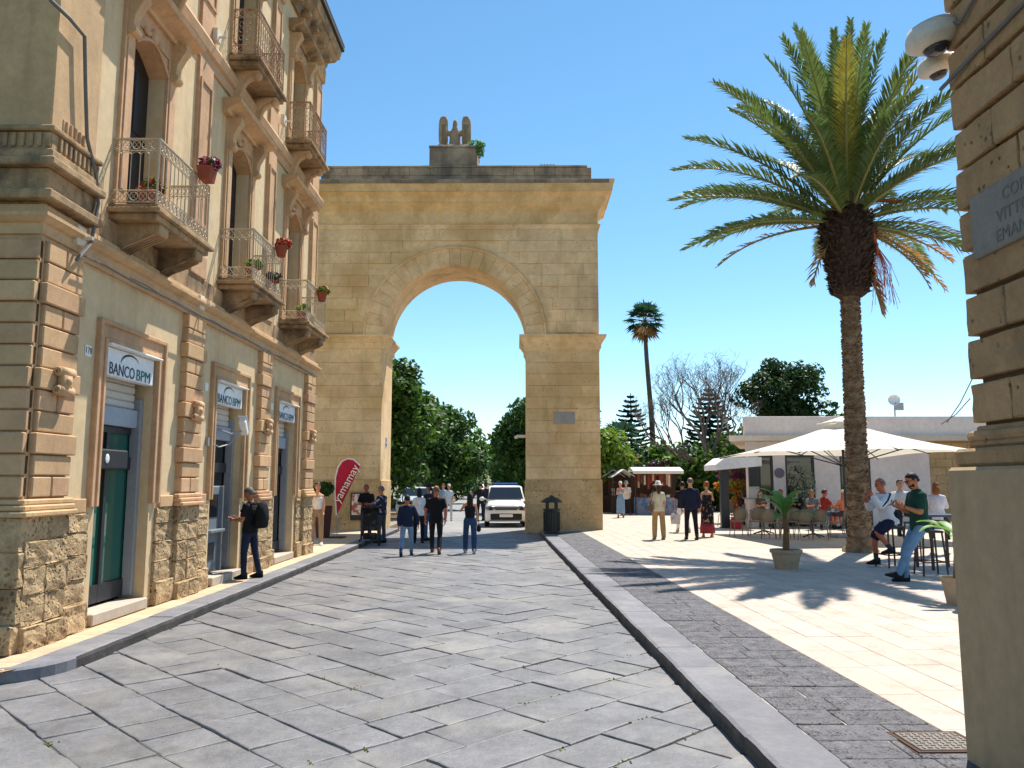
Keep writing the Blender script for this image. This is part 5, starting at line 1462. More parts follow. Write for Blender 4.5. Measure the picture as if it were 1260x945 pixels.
# ------------------------------------------------------------------ big umbrella
UC = Vector((9.95, 24.5, PZ))
um = thing('parasol', 'large square cream parasol shading the cafe tables', 'umbrella', UC)
FAB = M('parasol_fabric', lin('#e3ddd0'), .9, .04, 2, .1, 30, trans=.22)
ang = math.atan2(2.5, -3.2)
hd = 4.0
cor_ = [Vector((hd * math.cos(ang + k * math.pi / 2), hd * math.sin(ang + k * math.pi / 2), 2.58 - PZ)) for k in range(4)]
apex = Vector((0, 0, 3.62 - PZ))
b = MB(); NS = 8
for k in range(4):
    a, c = cor_[k], cor_[(k + 1) % 4]
    rows_ = []
    for i in range(NS + 1):
        t = i / NS; r0 = []
        for j_ in range(NS + 1):
            s_ = j_ / NS
            e = a.lerp(c, s_); e = e.lerp(Vector((0, 0, e.z)), .035 * math.sin(math.pi * s_)); e.z += .10 * math.sin(math.pi * s_)
            p_ = apex.lerp(e, t); p_.z -= .10 * math.sin(math.pi * t) * (1 - .5 * math.sin(math.pi * s_))
            r0.append(p_)
        rows_.append(r0)
    vs = [p_ for r0 in rows_ for p_ in r0]
    b.add(vs, [(i * (NS + 1) + j_, (i + 1) * (NS + 1) + j_, (i + 1) * (NS + 1) + j_ + 1, i * (NS + 1) + j_ + 1) for i in range(NS) for j_ in range(NS)])
b.build('canopy', FAB, um, True, world=False)
b = MB(); cap_ = [Vector((math.cos(ang + k * math.pi / 2) * .75, math.sin(ang + k * math.pi / 2) * .75, 3.56 - PZ)) for k in range(4)]
b.add(cap_ + [apex + Vector((0, 0, .16))], [(0, 1, 4), (1, 2, 4), (2, 3, 4), (3, 0, 4)])
for k in range(4): b.tube([cap_[k], cap_[(k + 1) % 4]], .03, 5)
b.build('top_cap', FAB, um, world=False)
MB().tube([(0, 0, 0), (0, 0, 3.4 - PZ)], .045, 8).build('pole', DARK, um, world=False)
rib = MB().tube([(0, 0, 0), (1, 0, 0)], .022, 4)
for k in range(8):
    e = cor_[k // 2] if k % 2 == 0 else (cor_[k // 2].lerp(cor_[(k // 2 + 1) % 4], .5) + Vector((0, 0, .1)))
    r_ = MB(); r_.tube([apex + Vector((0, 0, -.12)), apex.lerp(e, .5) + Vector((0, 0, -.14)), e + Vector((0, 0, -.03))], .02, 4); ro = r_.build('rib', DARK, um, world=False)
    r_ = MB(); r_.tube([Vector((0, 0, 2.25 - PZ)), apex.lerp(e, .55) + Vector((0, 0, -.16))], .018, 4); r_.build('strut', DARK, ro, world=False)
MB().box(-.45, .45, -.45, .45, 0, .10, .02).build('base', GREYM, um, world=False)
# ------------------------------------------------------------------ chairs and tables
TAUPE = plain('chair_taupe', '#7f7261', .6); WEAVE = M('chair_weave', lin('#8a7c67'), .8, .2, 60, .6, 160)
def cafe_chair_proto():
    t = thing('cafe_chair', 'x', 'chair', (0, 0, PZ), group='cafe chairs')
    b = MB(); b.lathe([(.01, .445), (.2, .445), (.215, .46), (.2, .475), (.01, .475)], 14); b.build('seat', WEAVE, t, world=False)
    b = MB(); pts = [(-.2, -.19, .46), (-.215, -.24, .66), (-.17, -.27, .82), (0, -.29, .89), (.17, -.27, .82), (.215, -.24, .66), (.2, -.19, .46)]
    b.tube(pts, .014, 5); b.build('back_frame', TAUPE, t, True, world=False)
    b = MB(); r0 = []
    for z, hw, y in ((.50, .15, -.20), (.60, .185, -.225), (.70, .185, -.245), (.79, .15, -.262), (.855, .06, -.276)):
        r0.append([(-hw, y + .01, z), (0, y - .012, z), (hw, y + .01, z), (hw, y - .006, z), (0, y - .028, z), (-hw, y - .006, z)])
    b.loft(r0); b.build('back_panel', WEAVE, t, True, world=False)
    for sx in (-1, 1):
        for sy in (-1, 1):
            b = MB(); b.tube([(sx * .17, sy * .15, .46), (sx * .21, sy * .215, 0)], .013, 5); b.build('leg', TAUPE, t, world=False)
    return t
chair0 = cafe_chair_proto()
CH = [(893, 648, 20, 'taupe woven cafe chair nearest the box awning'), (909, 660, 5, 'taupe woven cafe chair with its back to the street, next to the red bag'), (931, 660, -8, 'taupe woven cafe chair at the dark round table behind the potted banana'),
      (960, 663, 25, 'taupe cafe chair partly hidden by the potted banana'), (989, 664, -5, 'taupe woven cafe chair between the potted banana and the palm trunk'), (1030, 662, 75, 'taupe woven cafe chair turned sideways beside the palm trunk'), (925, 645, 170, 'taupe cafe chair on the far side of the round table'), (1012, 649, 100, 'taupe cafe chair under the man in red'), (1040, 650, 200, 'taupe cafe chair under the bare backed person'), (916, 648, 10, 'taupe cafe chair under the woman with the shoulder strap'), (952, 646, 190, 'taupe cafe chair facing the street at the round table'), (975, 648, 170, 'taupe cafe chair under the person with the pale scarf'), (946, 663, -15, 'taupe cafe chair just left of the potted banana stem'), (973, 661, 10, 'taupe cafe chair just right of the potted banana stem'), (1010, 664, -20, 'taupe cafe chair pushed up to the table beside the palm'), (900, 641, 150, 'taupe cafe chair behind the red bag')]
for k, (a, b_, rz_, lab) in enumerate(CH):
    m_ = Matrix.Translation(atZ(a, b_, PZ)) @ Matrix.Rotation(R(rz_), 4, 'Z')
    if k == 0: chair0.matrix_basis = m_; chair0['label'] = lab; WM[chair0.name] = m_
    else: copy_tree(chair0, m_, lab)
def cafe_table(a, b_, lab):
    t = thing('cafe_table', lab, 'table', atZ(a, b_, PZ), R(12), group='cafe tables')
    b = MB(); b.lathe([(.01, .72), (.42, .72), (.43, .735), (.42, .75), (.01, .75)], 20); b.build('top', BRNZ, t, world=False)
    MB().tube([(0, 0, .05), (0, 0, .72)], .03, 6).build('column', DARK, t, world=False)
    b = MB()
    for k in range(4): b.tube([(0, 0, .12), (.36 * math.cos(k * math.pi / 2), .36 * math.sin(k * math.pi / 2), .015)], .022, 5)
    b.build('foot', DARK, t, world=False)
cafe_table(940, 657, 'dark round cafe table between two chairs behind the potted banana'); cafe_table(1001, 661, 'dark round cafe table beside the palm trunk'); cafe_table(960, 646, 'dark round cafe table in front of the cafe door')
for a, z_, y_, lab, m_ in ((945, .87, 657, 'white cup on the round cafe table', WHITE), (1003, .88, 661, 'clear drinking glass on the cafe table near the palm', GREYM)):
    p = atZ(a, y_, PZ); b = MB(); b.lathe([(.03, 0), (.04, .10), (.036, .10), (.028, .01)], 12, (p.x, p.y, z_)); tag(b.build('cup', m_), lab, 'cup')
p = atZ(906, 651, PZ); b = MB(); b.box(p.x - .16, p.x + .16, p.y - .1, p.y + .1, PZ, PZ + .42, .03); rb_ = thing('shopping_bag', 'red bag standing on the ground by the cafe chairs', 'bag', p); b.build('sack', plain('bag_red', '#9c1f2a', .6), rb_)
b = MB(); b.tube([(p.x - .08, p.y, PZ + .42), (p.x, p.y, PZ + .55), (p.x + .08, p.y, PZ + .42)], .008, 5); b.build('handle', plain('bag_red', '#9c1f2a', .6), rb_)
# high bar table and stools
def stool(a, b_, lab, sh=.78, rz_=0):
    t = thing('bar_stool', lab, 'stool', atZ(a, b_, PZ), R(rz_), group='bar stools')
    MB().box(-.19, .19, -.19, .19, sh - .04, sh, .015).build('seat', BRNZ, t, world=False)
    for sx in (-1, 1):
        for sy in (-1, 1):
            b = MB(); b.tube([(sx * .16, sy * .16, sh - .03), (sx * .21, sy * .21, 0)], .018, 5); b.build('leg', BRNZ, t, world=False)
    b = MB(); b.tube([(-.19, -.19, .25), (.19, -.19, .25), (.19, .19, .25), (-.19, .19, .25)], .012, 4, closed=True); b.build('foot_rail', BRNZ, t, world=False)
    return t
ST1 = atZ(1096, 700, PZ); ST2 = atZ(1137, 712, PZ)
stool(1098, 698, 'dark brown bar stool under the man in the white jacket', .80, 10); stool(1146, 708, 'dark brown bar stool behind the man in the green polo', .80, -5); stool(1130, 688, 'dark brown bar stool on the far side of the high table', .80, 30)
tp = atZ(1158, 700, PZ); ht = thing('bar_table', 'dark high bar table beside the grey wall plinth', 'table', tp)
MB().box(-.35, .35, -.35, .35, 1.0, 1.04, .008).build('top', plain('bar_top', '#50565f', .35), ht, world=False)
for sx in (-1, 1):
    for sy in (-1, 1): MB().box(sx * .3 - .022, sx * .3 + .022, sy * .3 - .022, sy * .3 + .022, 0, 1.0).build('leg', BRNZ, ht, world=False)
# ------------------------------------------------------------------ potted banana plants
def banana(a, b_, lab, h, potr, nl, seed):
    t = thing('potted_plant', lab, 'potted plant', atZ(a, b_, PZ)); rp = random.Random(seed)
    b = MB(); b.lathe([(potr * .72, 0), (potr * .95, .30), (potr * 1.05, .31), (potr * 1.05, .37), (potr * .93, .37), (potr * .9, .33), (.01, .33)], 20); b.build('pot', M('stone_pot', lin('#a3927a'), .9, .15, 6, .3, 40), t, world=False)
    b = MB(); b.tube([(0, 0, .3), (.02, 0, .3 + h * .35), (.0, 0, .3 + h * .62)], [.07, .055, .04], 8); b.build('stem', M('banana_stem', lin('#6b5238'), .8, .3, 8, .4, 30), t, world=False)
    BL = M('banana_leaf', lin('#6c9440'), .45, .2, 3, .1, 30, trans=.35, spec=.4, rnd=.2)
    for k in range(nl):
        az = k * 2.4 + rp.uniform(-.2, .2); el = R(rp.uniform(25, 80)); L = h * rp.uniform(.42, .62)
        d = Vector((math.cos(az), math.sin(az), 0)); sd_ = Vector((-math.sin(az), math.cos(az), 0)); p = Vector((0, 0, .3 + h * rp.uniform(.5, .62)))
        rings = []; vs = []; N = 9
        for i in range(N + 1):
            q = i / N; e = el - 1.35 * q ** 1.5
            w0 = (.015 if q < .18 else .085 * math.sin(math.pi * min(1, (q - .1) / .95)) ** .7 + .004) * (L / .7)
            vs += [p - sd_ * w0 + Vector((0, 0, w0 * .35)), p, p + sd_ * w0 + Vector((0, 0, w0 * .35))]
            p = p + (d * math.cos(e) + Vector((0, 0, math.sin(e)))) * L / N
        b = MB(); b.add(vs, [(3 * i + j_, 3 * i + j_ + 1, 3 * i + j_ + 4, 3 * i + j_ + 3) for i in range(N) for j_ in (0, 1)])
        b.build('leaf', BL, t, True, world=False)
banana(968, 700, 'potted banana plant in a stone pot in front of the cafe tables', 1.28, .29, 16, 2)
banana(1181, 744, 'potted banana plant half hidden by the grey wall plinth', 1.05, .22, 8, 9)
# ------------------------------------------------------------------ market stalls
CANV = M('stall_canvas', lin('#e6e2d8'), .9, .05, 2, .1, 20, trans=.15)
def stall(x0, x1, y, hgt, lab, seed):
    t = thing('market_stall', lab, 'market stall', ((x0 + x1) / 2, y, PZ)); rp = random.Random(seed); W_ = x1 - x0; X0 = -W_ / 2
    b = MB(); b.loft([[(X0 * 1.05 + s_, yy, zz) for s_, yy, zz in ((sx, -.9, hgt - .35), (sx, -.95, hgt - .2), (sx, 0, hgt), (sx, .9, hgt - .2), (sx, .9, hgt - .24), (sx, 0, hgt - .04), (sx, -.92, hgt - .24))] for sx in (0, W_ * 1.05)]); b.build('canopy', CANV, t, world=False)
    for sx in (-1, 1):
        for yy in (-.8, .8): MB().tube([(sx * W_ * .47, yy, 0), (sx * W_ * .47, yy, hgt - .25)], .03, 5).build('post', WOODB, t, world=False)
    MB().box(-W_ * .45, W_ * .45, -.75, .2, 0, .85, .01).build('counter', plain('stall_cloth', '#8d8fa0', .8, stain=(lin('#3f6e93'), 3, .5, .55, .8)), t, world=False)
    MB().box(-W_ * .47, W_ * .47, .72, .76, 0, hgt - .3).build('back_panel', WOODB, t, world=False)
    g = MB()
    for k in range(26):
        xx = rp.uniform(-W_ * .45, W_ * .45); g.cur = rp.randrange(5)
        zt = hgt - .35 - rp.random() * .1; l_ = rp.uniform(.25, .7)
        g.box(xx - .05, xx + .05, -.75 + rp.random() * .3, -.70 + rp.random() * .3, zt - l_, zt, .01)
    for k in range(30):
        xx = rp.uniform(-W_ * .43, W_ * .43); yy = rp.uniform(-.7, .1); g.cur = rp.randrange(5); s_ = rp.uniform(.04, .1)
        g.box(xx - s_, xx + s_, yy - s_, yy + s_, .85, .85 + rp.uniform(.06, .22), .01)
    g.mi = g.mi
    tag(g.build('goods', GOODS, t, world=False), kind='stuff')
WOODB = plain('stall_wood', '#4a3628', .8)
GOODS = [plain('goods_brown', '#6b4630', .8), plain('goods_tan', '#b79a78', .8), plain('goods_red', '#8c3a2c', .8), plain('goods_cream', '#d3c7b0', .8), plain('goods_dark', '#3a2f2c', .8)]
sx0, sx1 = atY(779, 592, 41).x, atY(838, 592, 41).x
stall(sx0, sx1, 41.5, atY(800, 577, 41).z - PZ + .1, 'largest market stall with a white canopy and hanging goods', 1)
labs = ['narrow white gabled stall next to the largest stall', 'narrow white gabled stall second from the largest stall', 'narrow white gabled stall touching the gate pier edge']
for k, a in enumerate((768, 756, 744)):
    x = atY(a, 592, 42 + k * 1.6).x; yy = 43 + k * 1.9
    t = thing('market_stall', labs[k], 'market stall', (x, yy, PZ)); hg = atY(a, 578, yy).z
    b = MB(); b.loft([[(-.62, y, hg - .5), (0, y, hg - .1), (.62, y, hg - .5), (.62, y, hg - .54), (0, y, hg - .15), (-.62, y, hg - .54)] for y in (-1, 1.2)]); b.build('canopy', CANV, t, world=False)
    for sx in (-1, 1): MB().tube([(sx * .58, -.95, 0), (sx * .58, -.95, hg - .55)], .03, 5).build('post', WOODB, t, world=False)
    MB().box(-.55, .55, -.8, 1, 0, .9).build('counter', WOODB, t, world=False); MB().box(-.6, .6, 1.1, 1.15, 0, hg - .4).build('back_panel', WOODB, t, world=False)
# lamp post with arm behind the stalls
p = atY(849, 592, 48); lp_ = thing('lamp_post', 'dark lamp post with a side arm behind the market stall', 'lamp post', (p.x, 48, PZ)); hz = atY(849, 552, 48).z
MB().tube([(0, 0, 0), (0, 0, hz)], [.09, .06], 7).build('pole', DARK, lp_, world=False); MB().box(-.6, .12, -.05, .05, hz - .02, hz + .07, .01).build('arm', DARK, lp_, world=False)
p = atY(796, 592, 52); lp_ = thing('lamp_post', 'plain dark post behind the narrow stalls', 'lamp post', (p.x, 52, PZ)); hz = atY(796, 562, 52).z
MB().tube([(0, 0, 0), (0, 0, hz)], [.08, .05], 7).build('pole', DARK, lp_, world=False); MB().lathe([(.05, 0), (.14, .08), (.1, .25), (.03, .3)], 8, (0, 0, hz)).build('lamp', DARK, lp_, world=False)
# ------------------------------------------------------------------ litter bin at the gate
p = atZ(679, 657, PZ); bn = thing('litter_bin', 'dark cast iron litter bin with pointed roof by the gate pier', 'litter bin', p)
IRN = plain('bin_green_black', '#2c2f2c', .55, spec=.4)
b = MB(); b.lathe([(.26, 0), (.27, .05), (.24, .08), (.25, .72), (.28, .76), (.28, .80), (.22, .80)], 16)
for k in range(16):
    a = 2 * math.pi * k / 16; b.tube([(.255 * math.cos(a), .255 * math.sin(a), .1), (.26 * math.cos(a), .26 * math.sin(a), .7)], .014, 4)
b.build('drum', IRN, bn, world=False)
for k in range(4):
    b = MB(); a = math.pi / 4 + k * math.pi / 2; b.box(.2 * math.cos(a) - .05, .2 * math.cos(a) + .05, .2 * math.sin(a) - .05, .2 * math.sin(a) + .05, .8, 1.0, .01); b.build('post', IRN, bn, world=False)
b = MB(); b.lathe([(.34, 1.0), (.35, 1.03), (.2, 1.14), (.08, 1.18), (.05, 1.22), (.01, 1.23)], 16); b.build('roof', IRN, bn, True, world=False)
# ------------------------------------------------------------------ feather flag
p = atZ(415, 662, PZ); ff = thing('feather_flag', 'red feather flag lettered yamamay in front of the left gate pier', 'flag', p)
D_ = p.y
def fl(px, py): q = atY(px, py, D_); return Vector((q.x - p.x, 0, q.z - p.z))
outl = [(414, 634), (412.5, 605), (413, 588), (416, 576), (421, 568), (427.5, 565), (435, 566), (443, 573.5), (437, 586), (430, 601), (423, 616), (417.5, 628)]
FLR = M('flag_red', lin('#c22a48'), .75, .06, 3, .15, 6, trans=.25)
pts = [fl(*a) for a in outl]
def bow(v, k): return (v.x, k + .03 * math.sin(v.x * 6) + .02 * math.sin(v.z * 4), v.z)
b = MB(); b.loft([[bow(v, -.004) for v in pts], [bow(v, .004) for v in pts]]); b.build('sail', FLR, ff, world=False)
b = MB(); b.tube([bow(v, 0) for v in [fl(414, 634), fl(412.3, 605), fl(412.7, 588), fl(415.7, 575.5), fl(420.7, 567.5), fl(427.5, 564.3), fl(435, 565.3), fl(443.4, 573)]], .022, 5); b.build('hem', WHITE, ff, world=False)
MB().tube([(0, 0, 0), fl(414, 634), fl(412.3, 605)], .014, 5).build('pole', GREYM, ff, world=False); MB().box(-.22, .22, -.22, .22, 0, .05, .01).build('base', DARK, ff, world=False)
me = text_mesh('yamamay', .34, WHITE, .002)
xs_ = [v.co.x for v in me.vertices]; a0, a1 = fl(415.5, 617), fl(440, 573)
k = (a1 - a0).length / (max(xs_) - min(xs_))
mid = (a0 + a1) / 2; xd = (a1 - a0).normalized(); yd = Vector((-xd.z, 0, xd.x))
obj('lettering', me, ff, world=False, mat=frame(mid + Vector((-.02, -.085, .0)), xd, yd) @ Matrix.Diagonal((k, 1.0, 1, 1)))
# poster case on the left pier
pc = thing('poster_case', 'dark framed poster case on the left gate pier', 'poster', (atY(440, 592, 27.8).x, 27.8, 1.0))
q0, q1 = atY(431, 640, 27.85), atY(450, 606, 27.85)
MB().box(q0.x, q1.x, 27.8, 27.95, q0.z, q1.z, .01).build('frame', DARK, pc)
MB().box(q0.x + .05, q1.x - .05, 27.79, 27.798, q0.z + .18, q1.z - .05).build('print', M('poster_print', lin('#d8cfc0'), .5, .2, 3, 0, stain=(lin('#9c3f2c'), 4, .5, .56, .9)), pc)
# planter with round shrub by the building end
p = atZ(397, 662, PZ); pt = thing('planter', 'brown planter box with a round clipped shrub behind the building corner', 'planter', p)
MB().lathe([(.20, 0), (.27, .95), (.25, .95), (.2, .9)], 4).build('box', plain('planter_brown', '#4d2f28', .7), pt, world=False)
V, Fc = leaf_quads(RN, [(0, 0, 1.45, .3, .3, .22, 1)], 900, .05); obj('foliage', leaf_mesh('foliage', V, Fc, LG1), pt, world=False)
MB().tube([(0, 0, .8), (0, 0, 1.4)], .03, 5).build('stem', TRUNK, pt, world=False)
# traffic sign seen from the back, left of the avenue
p = atZ(495, 634, .1); ts = thing('traffic_sign', 'grey backs of traffic signs on a pole behind the left gate pier', 'sign', p); d_ = p.y
hz = atY(495, 577, d_).z - .1
MB().tube([(0, 0, 0), (0, 0, hz)], .035, 6).build('pole', GREYM, ts, world=False)
for (a0, b0, a1, b1) in ((487, 578, 508, 588), (490, 589, 502, 598)):
    u0, u1 = atY(a0, b1, d_), atY(a1, b0, d_); MB().box(u0.x - p.x, u1.x - p.x, -.07, -.045, u0.z - .1, u1.z - .1, .008).build('panel', plain('sign_back', '#3c4148', .6), ts, world=False)
# balcony flower pots
def flower_pot(lab, px, py, X_, box, hx, seed, cols):
    d = ray(px, py); t_ = X_ / d.x; c = Vector((X_, d.y * t_, EYE + d.z * t_))
    t = thing('flower_pot', lab, 'flower pot', mat=Matrix.Translation(c) @ Matrix.Scale(.78, 4))
    b = MB()
    if box: b.loft([[(-.09, -hx * .9, 0), (.09, -hx * .9, 0), (.09, hx * .9, 0), (-.09, hx * .9, 0)], [(-.13, -hx, .24), (.13, -hx, .24), (.13, hx, .24), (-.13, hx, .24)]])
    else: b.lathe([(.09, 0), (.135, .2), (.15, .2), (.15, .25), (.12, .25)], 14)
    b.build('pot', TERRA, t, world=False)
    V, Fc = leaf_quads(RN, [(0.03, .05, .33, .2, max(.2, hx), .13, 1)], 260, .045); obj('foliage', leaf_mesh('foliage', V, Fc, cols, (RN.random(260) * len(cols)).astype(int)), t, world=False)
REDF = LEAF('red_flowers', '#b01522', .2); PURF = LEAF('dark_flowers', '#4a2030', .2); PINF = LEAF('pink_flowers', '#c05a9c', .3)
bx_ = FX + .60
flower_pot('tilted terracotta box of purple flowers hung outside the first balcony', 254, 223, bx_ + .10, True, .15, 1, [PURF, PURF, LG1, PINF, REDF])
flower_pot('terracotta pot of red geraniums on the second balcony rail', 346, 316, bx_ + .10, False, .12, 2, [REDF, REDF, LG2])
flower_pot('terracotta pot of red flowers on the far end of the third balcony', 396, 371, bx_ + .10, False, .12, 3, [REDF, LG2, LG2])
flower_pot('pot with small red flowers inside the first balcony', 183, 253, bx_ - .25, True, .2, 4, [REDF, LG2, LG1])
flower_pot('pot of bright green leaves inside the second balcony', 309, 343, bx_ - .25, False, .12, 5, [LG3, LG2])
flower_pot('pot of green leaves inside the third balcony', 371, 394, bx_ - .25, False, .12, 6, [LG3, LG2])
flower_pot('pot of dry flowers inside the second balcony by its front corner', 333, 358, bx_ - .12, False, .1, 7, [PURF, LG1])
# ================================================================== VEHICLES
CARW = M('car_white', lin('#e4e4e2'), .25, .02, 1, 0, spec=.6); CHRM = M('car_chrome', (.35, .35, .37), .3, 0, 1, 0, metal=.9)
CBLK = plain('car_black_trim', '#191a1c', .5, spec=.4); CGL = glass('windscreen', (.015, .02, .025), .05); LAMPG = M('headlamp', (.12, .13, .15), .12, 0, 1, 0, spec=.9)
def wheel(t, x, y, r=.33, w_=.2):
    b = MB(); b.lathe([(r * .62, -w_ / 2), (r * .95, -w_ / 2), (r, -w_ / 2 + .04), (r, w_ / 2 - .04), (r * .95, w_ / 2), (r * .62, w_ / 2)], 20); b.xform(Matrix.Translation((x, y, r)) @ Matrix.Rotation(math.pi / 2, 4, 'Y'))
    o = b.build('wheel', BLACKW, t, True, world=False)
    b = MB(); b.lathe([(.03, -w_ / 2 + .02), (r * .64, -w_ / 2 + .03), (r * .64, w_ / 2 - .03), (.03, w_ / 2 - .02)], 14); b.xform(Matrix.Translation((x, y, r)) @ Matrix.Rotation(math.pi / 2, 4, 'Y')); b.build('rim', GREYM, o, world=False)
def car(label, loc, rz, bodym, police=False, L=3.7, W=1.68, H=1.56, cat='car', detail=True, name='parked_car'):
    """car facing local -y"""
    t = thing(name, label, cat, loc, rz)
    hw = W / 2
    # stations along y: (y, half width low, half width belt, z bottom, z belt, z bonnet/top)
    def sec(y, hl, hb, z0, zb, zt):
        return [(-hl, y, z0), (-hl - .02, y, (z0 + zb) / 2), (-hb, y, zb), (-hb * .82, y, zt), (-hb * .4, y, zt + .025), (hb * .4, y, zt + .025), (hb * .82, y, zt), (hb, y, zb), (hl + .02, y, (z0 + zb) / 2), (hl, y, z0)]
    y0 = -L / 2
    st = [sec(y0, hw * .84, hw * .80, .30, .62, .70), sec(y0 + .06, hw * .93, hw * .9, .24, .66, .83), sec(y0 + .22, hw * .97, hw * .95, .22, .70, .92), sec(y0 + .8, hw * .98, hw * .97, .22, .76, .99), sec(y0 + 1.05, hw * .98, hw * .97, .22, .80, 1.02),
          sec(L / 2 - .5, hw * .98, hw * .97, .22, .85, 1.02), sec(L / 2 - .1, hw * .95, hw * .93, .25, .85, 1.0), sec(L / 2, hw * .88, hw * .85, .32, .8, .93)]
    b = MB(); b.loft(st); bo_ = b.build('body', bodym, t, True, world=False)
    # cabin
    def cs(y, hb, zt): return [(-hb, y, 1.0), (-hb * .86, y, zt - .05), (-hb * .7, y, zt), (hb * .7, y, zt), (hb * .86, y, zt - .05), (hb, y, 1.0)]
    yc = y0 + 1.0
    b = MB(); b.loft([cs(yc, hw * .93, 1.02), cs(yc + .58, hw * .93, H - .06), cs(yc + .85, hw * .93, H), cs(L / 2 - .55, hw * .92, H - .02), cs(L / 2 - .28, hw * .9, H - .08), cs(L / 2 - .06, hw * .86, 1.04)]); b.build('cabin', bodym, t, False, world=False)
    b = MB(); f = .008
    b.add([(-hw * .84, yc + .06 - .03, 1.07), (hw * .84, yc + .06 - .03, 1.07), (hw * .72, yc + .54 - .02, H - .08), (-hw * .72, yc + .54 - .02, H - .08)], [(0, 1, 2, 3)])
    b.v = [(x, y - .02, z + .012) for x, y, z in b.v]; b.build('windscreen', CGL, t, world=False)
    for s_ in (-1, 1):
        b = MB(); b.add([(s_ * (hw * .93 + .004), yc + .22, 1.04), (s_ * (hw * .93 + .004), L / 2 - .3, 1.04), (s_ * (hw * .815 + .01), L / 2 - .5, H - .08), (s_ * (hw * .815 + .01), yc + .62, H - .08)], [(0, 1, 2, 3)]); b.build('side_window', CGL, t, world=False)
        for y in (y0 + .68, L / 2 - .68): wheel(t, s_ * (hw - .09), y)
    if detail:
        for s_ in (-1, 1):
            b = MB(); b.ball((s_ * hw * .72, y0 + .085, .74), .21, .15, .105, 12, 8); hl_ = b.build('headlight', LAMPG, t, True, world=False)
            b = MB(); b.ball((s_ * hw * .72, y0 - .03, .74), .085, .04, .07, 10, 6); b.build('lens', CBLK, hl_, world=False)
            b = MB(); b.ball((s_ * hw * .75, y0 + .05, .40), .07, .05, .06, 10, 6); b.build('fog_lamp', LAMPG, t, True, world=False)
            b = MB(); b.ball((s_ * (hw + .12), yc + .32, 1.08), .11, .06, .085, 10, 6); b.box(min(s_ * hw * .9, s_ * (hw + .1)), max(s_ * hw * .9, s_ * (hw + .1)), yc + .30, yc + .34, 1.05, 1.09); b.build('wing_mirror', bodym, t, True, world=False)
        b = MB(); b.box(-hw * .52, hw * .52, y0 - .03, y0 + .08, .67, .81, .02); g_ = b.build('grille', CBLK, t, world=False)
        for z in (.715, .765): b = MB(); b.box(-hw * .5, hw * .5, y0 - .045, y0 - .02, z - .007, z + .007); b.build('bar', CHRM, g_, world=False)
        b = MB(); b.box(-hw * .74, hw * .74, y0 - .025, y0 + .10, .29, .54, .03); b.build('lower_grille', CBLK, t, world=False)
        b = MB(); b.box(-hw * .8, hw * .8, y0 - .002, y0 + .16, .225, .30, .03); b.build('skid_plate', GREYM, t, world=False)
        b = MB(); b.box(-.26, .26, y0 - .045, y0 - .028, .40, .51, .004); b.build('number_plate', WHITE, t, world=False)
        b = MB(); b.tube([(-.5, yc + .06, 1.075), (.05, yc + .14, 1.13)], .008, 4); b.build('wiper', CBLK, t, world=False)
    if police:
        b = MB(); b.box(-.52, .52, yc + 1.0, yc + 1.2, H + .035, H + .11, .02); lb = b.build('light_bar', plain('police_blue', '#2a5aa8', .3), t, world=False)
        b = MB(); b.box(-.56, .56, yc + 1.05, yc + 1.15, H - .01, H + .034); b.build('mount', CBLK, lb, world=False)
        for s_ in (-1, 1):
            b = MB(); b.box(s_ * (hw * .98 + .012), s_ * (hw * .98 + .018), y0 + .75, L / 2 - .3, .56, .74); b.build('blue_stripe', plain('police_stripe', '#2f6fb8', .35), t, world=False)
            b = MB(); b.tube([(s_ * hw * .62, yc + .8, H + .03), (s_ * hw * .62, L / 2 - .5, H + .02)], .02, 5); b.build('roof_rail', CBLK, t, world=False)
    return t
q = atZ(624, 649, 0); car('white police SUV with blue light bar parked under the arch', (q.x - .10, q.y + 1.85, 0), R(2), CARW, True, 3.7, 1.69, 1.62)
q = atY(522, 610, 42); car('pale blue car partly hidden behind the people under the arch', (q.x - .3, 42.5, 0), R(-4), M('car_paleblue', lin('#b7c4c8'), .25, .02, 1, 0, spec=.6), False, 4.1, 1.75, 1.5)
q = atY(587, 600, 88); car('small white car far down the avenue', (q.x, 88, 0), R(3), CARW, False, 4.0, 1.75, 1.5, detail=False)
q = atY(611, 596, 62); car('dark car parked along the right of the avenue', (q.x + .6, 62, 0), R(3), plain('car_dark', '#20242c', .3, spec=.6), False, 4.1, 1.75, 1.5, detail=False)
q = atY(614, 596, 72); car('silver car parked behind the dark car', (q.x + .3, 74, 0), R(3), M('car_silver', lin('#9aa3ab'), .3, .02, 1, 0, spec=.6), False, 4.1, 1.75, 1.5, detail=False)
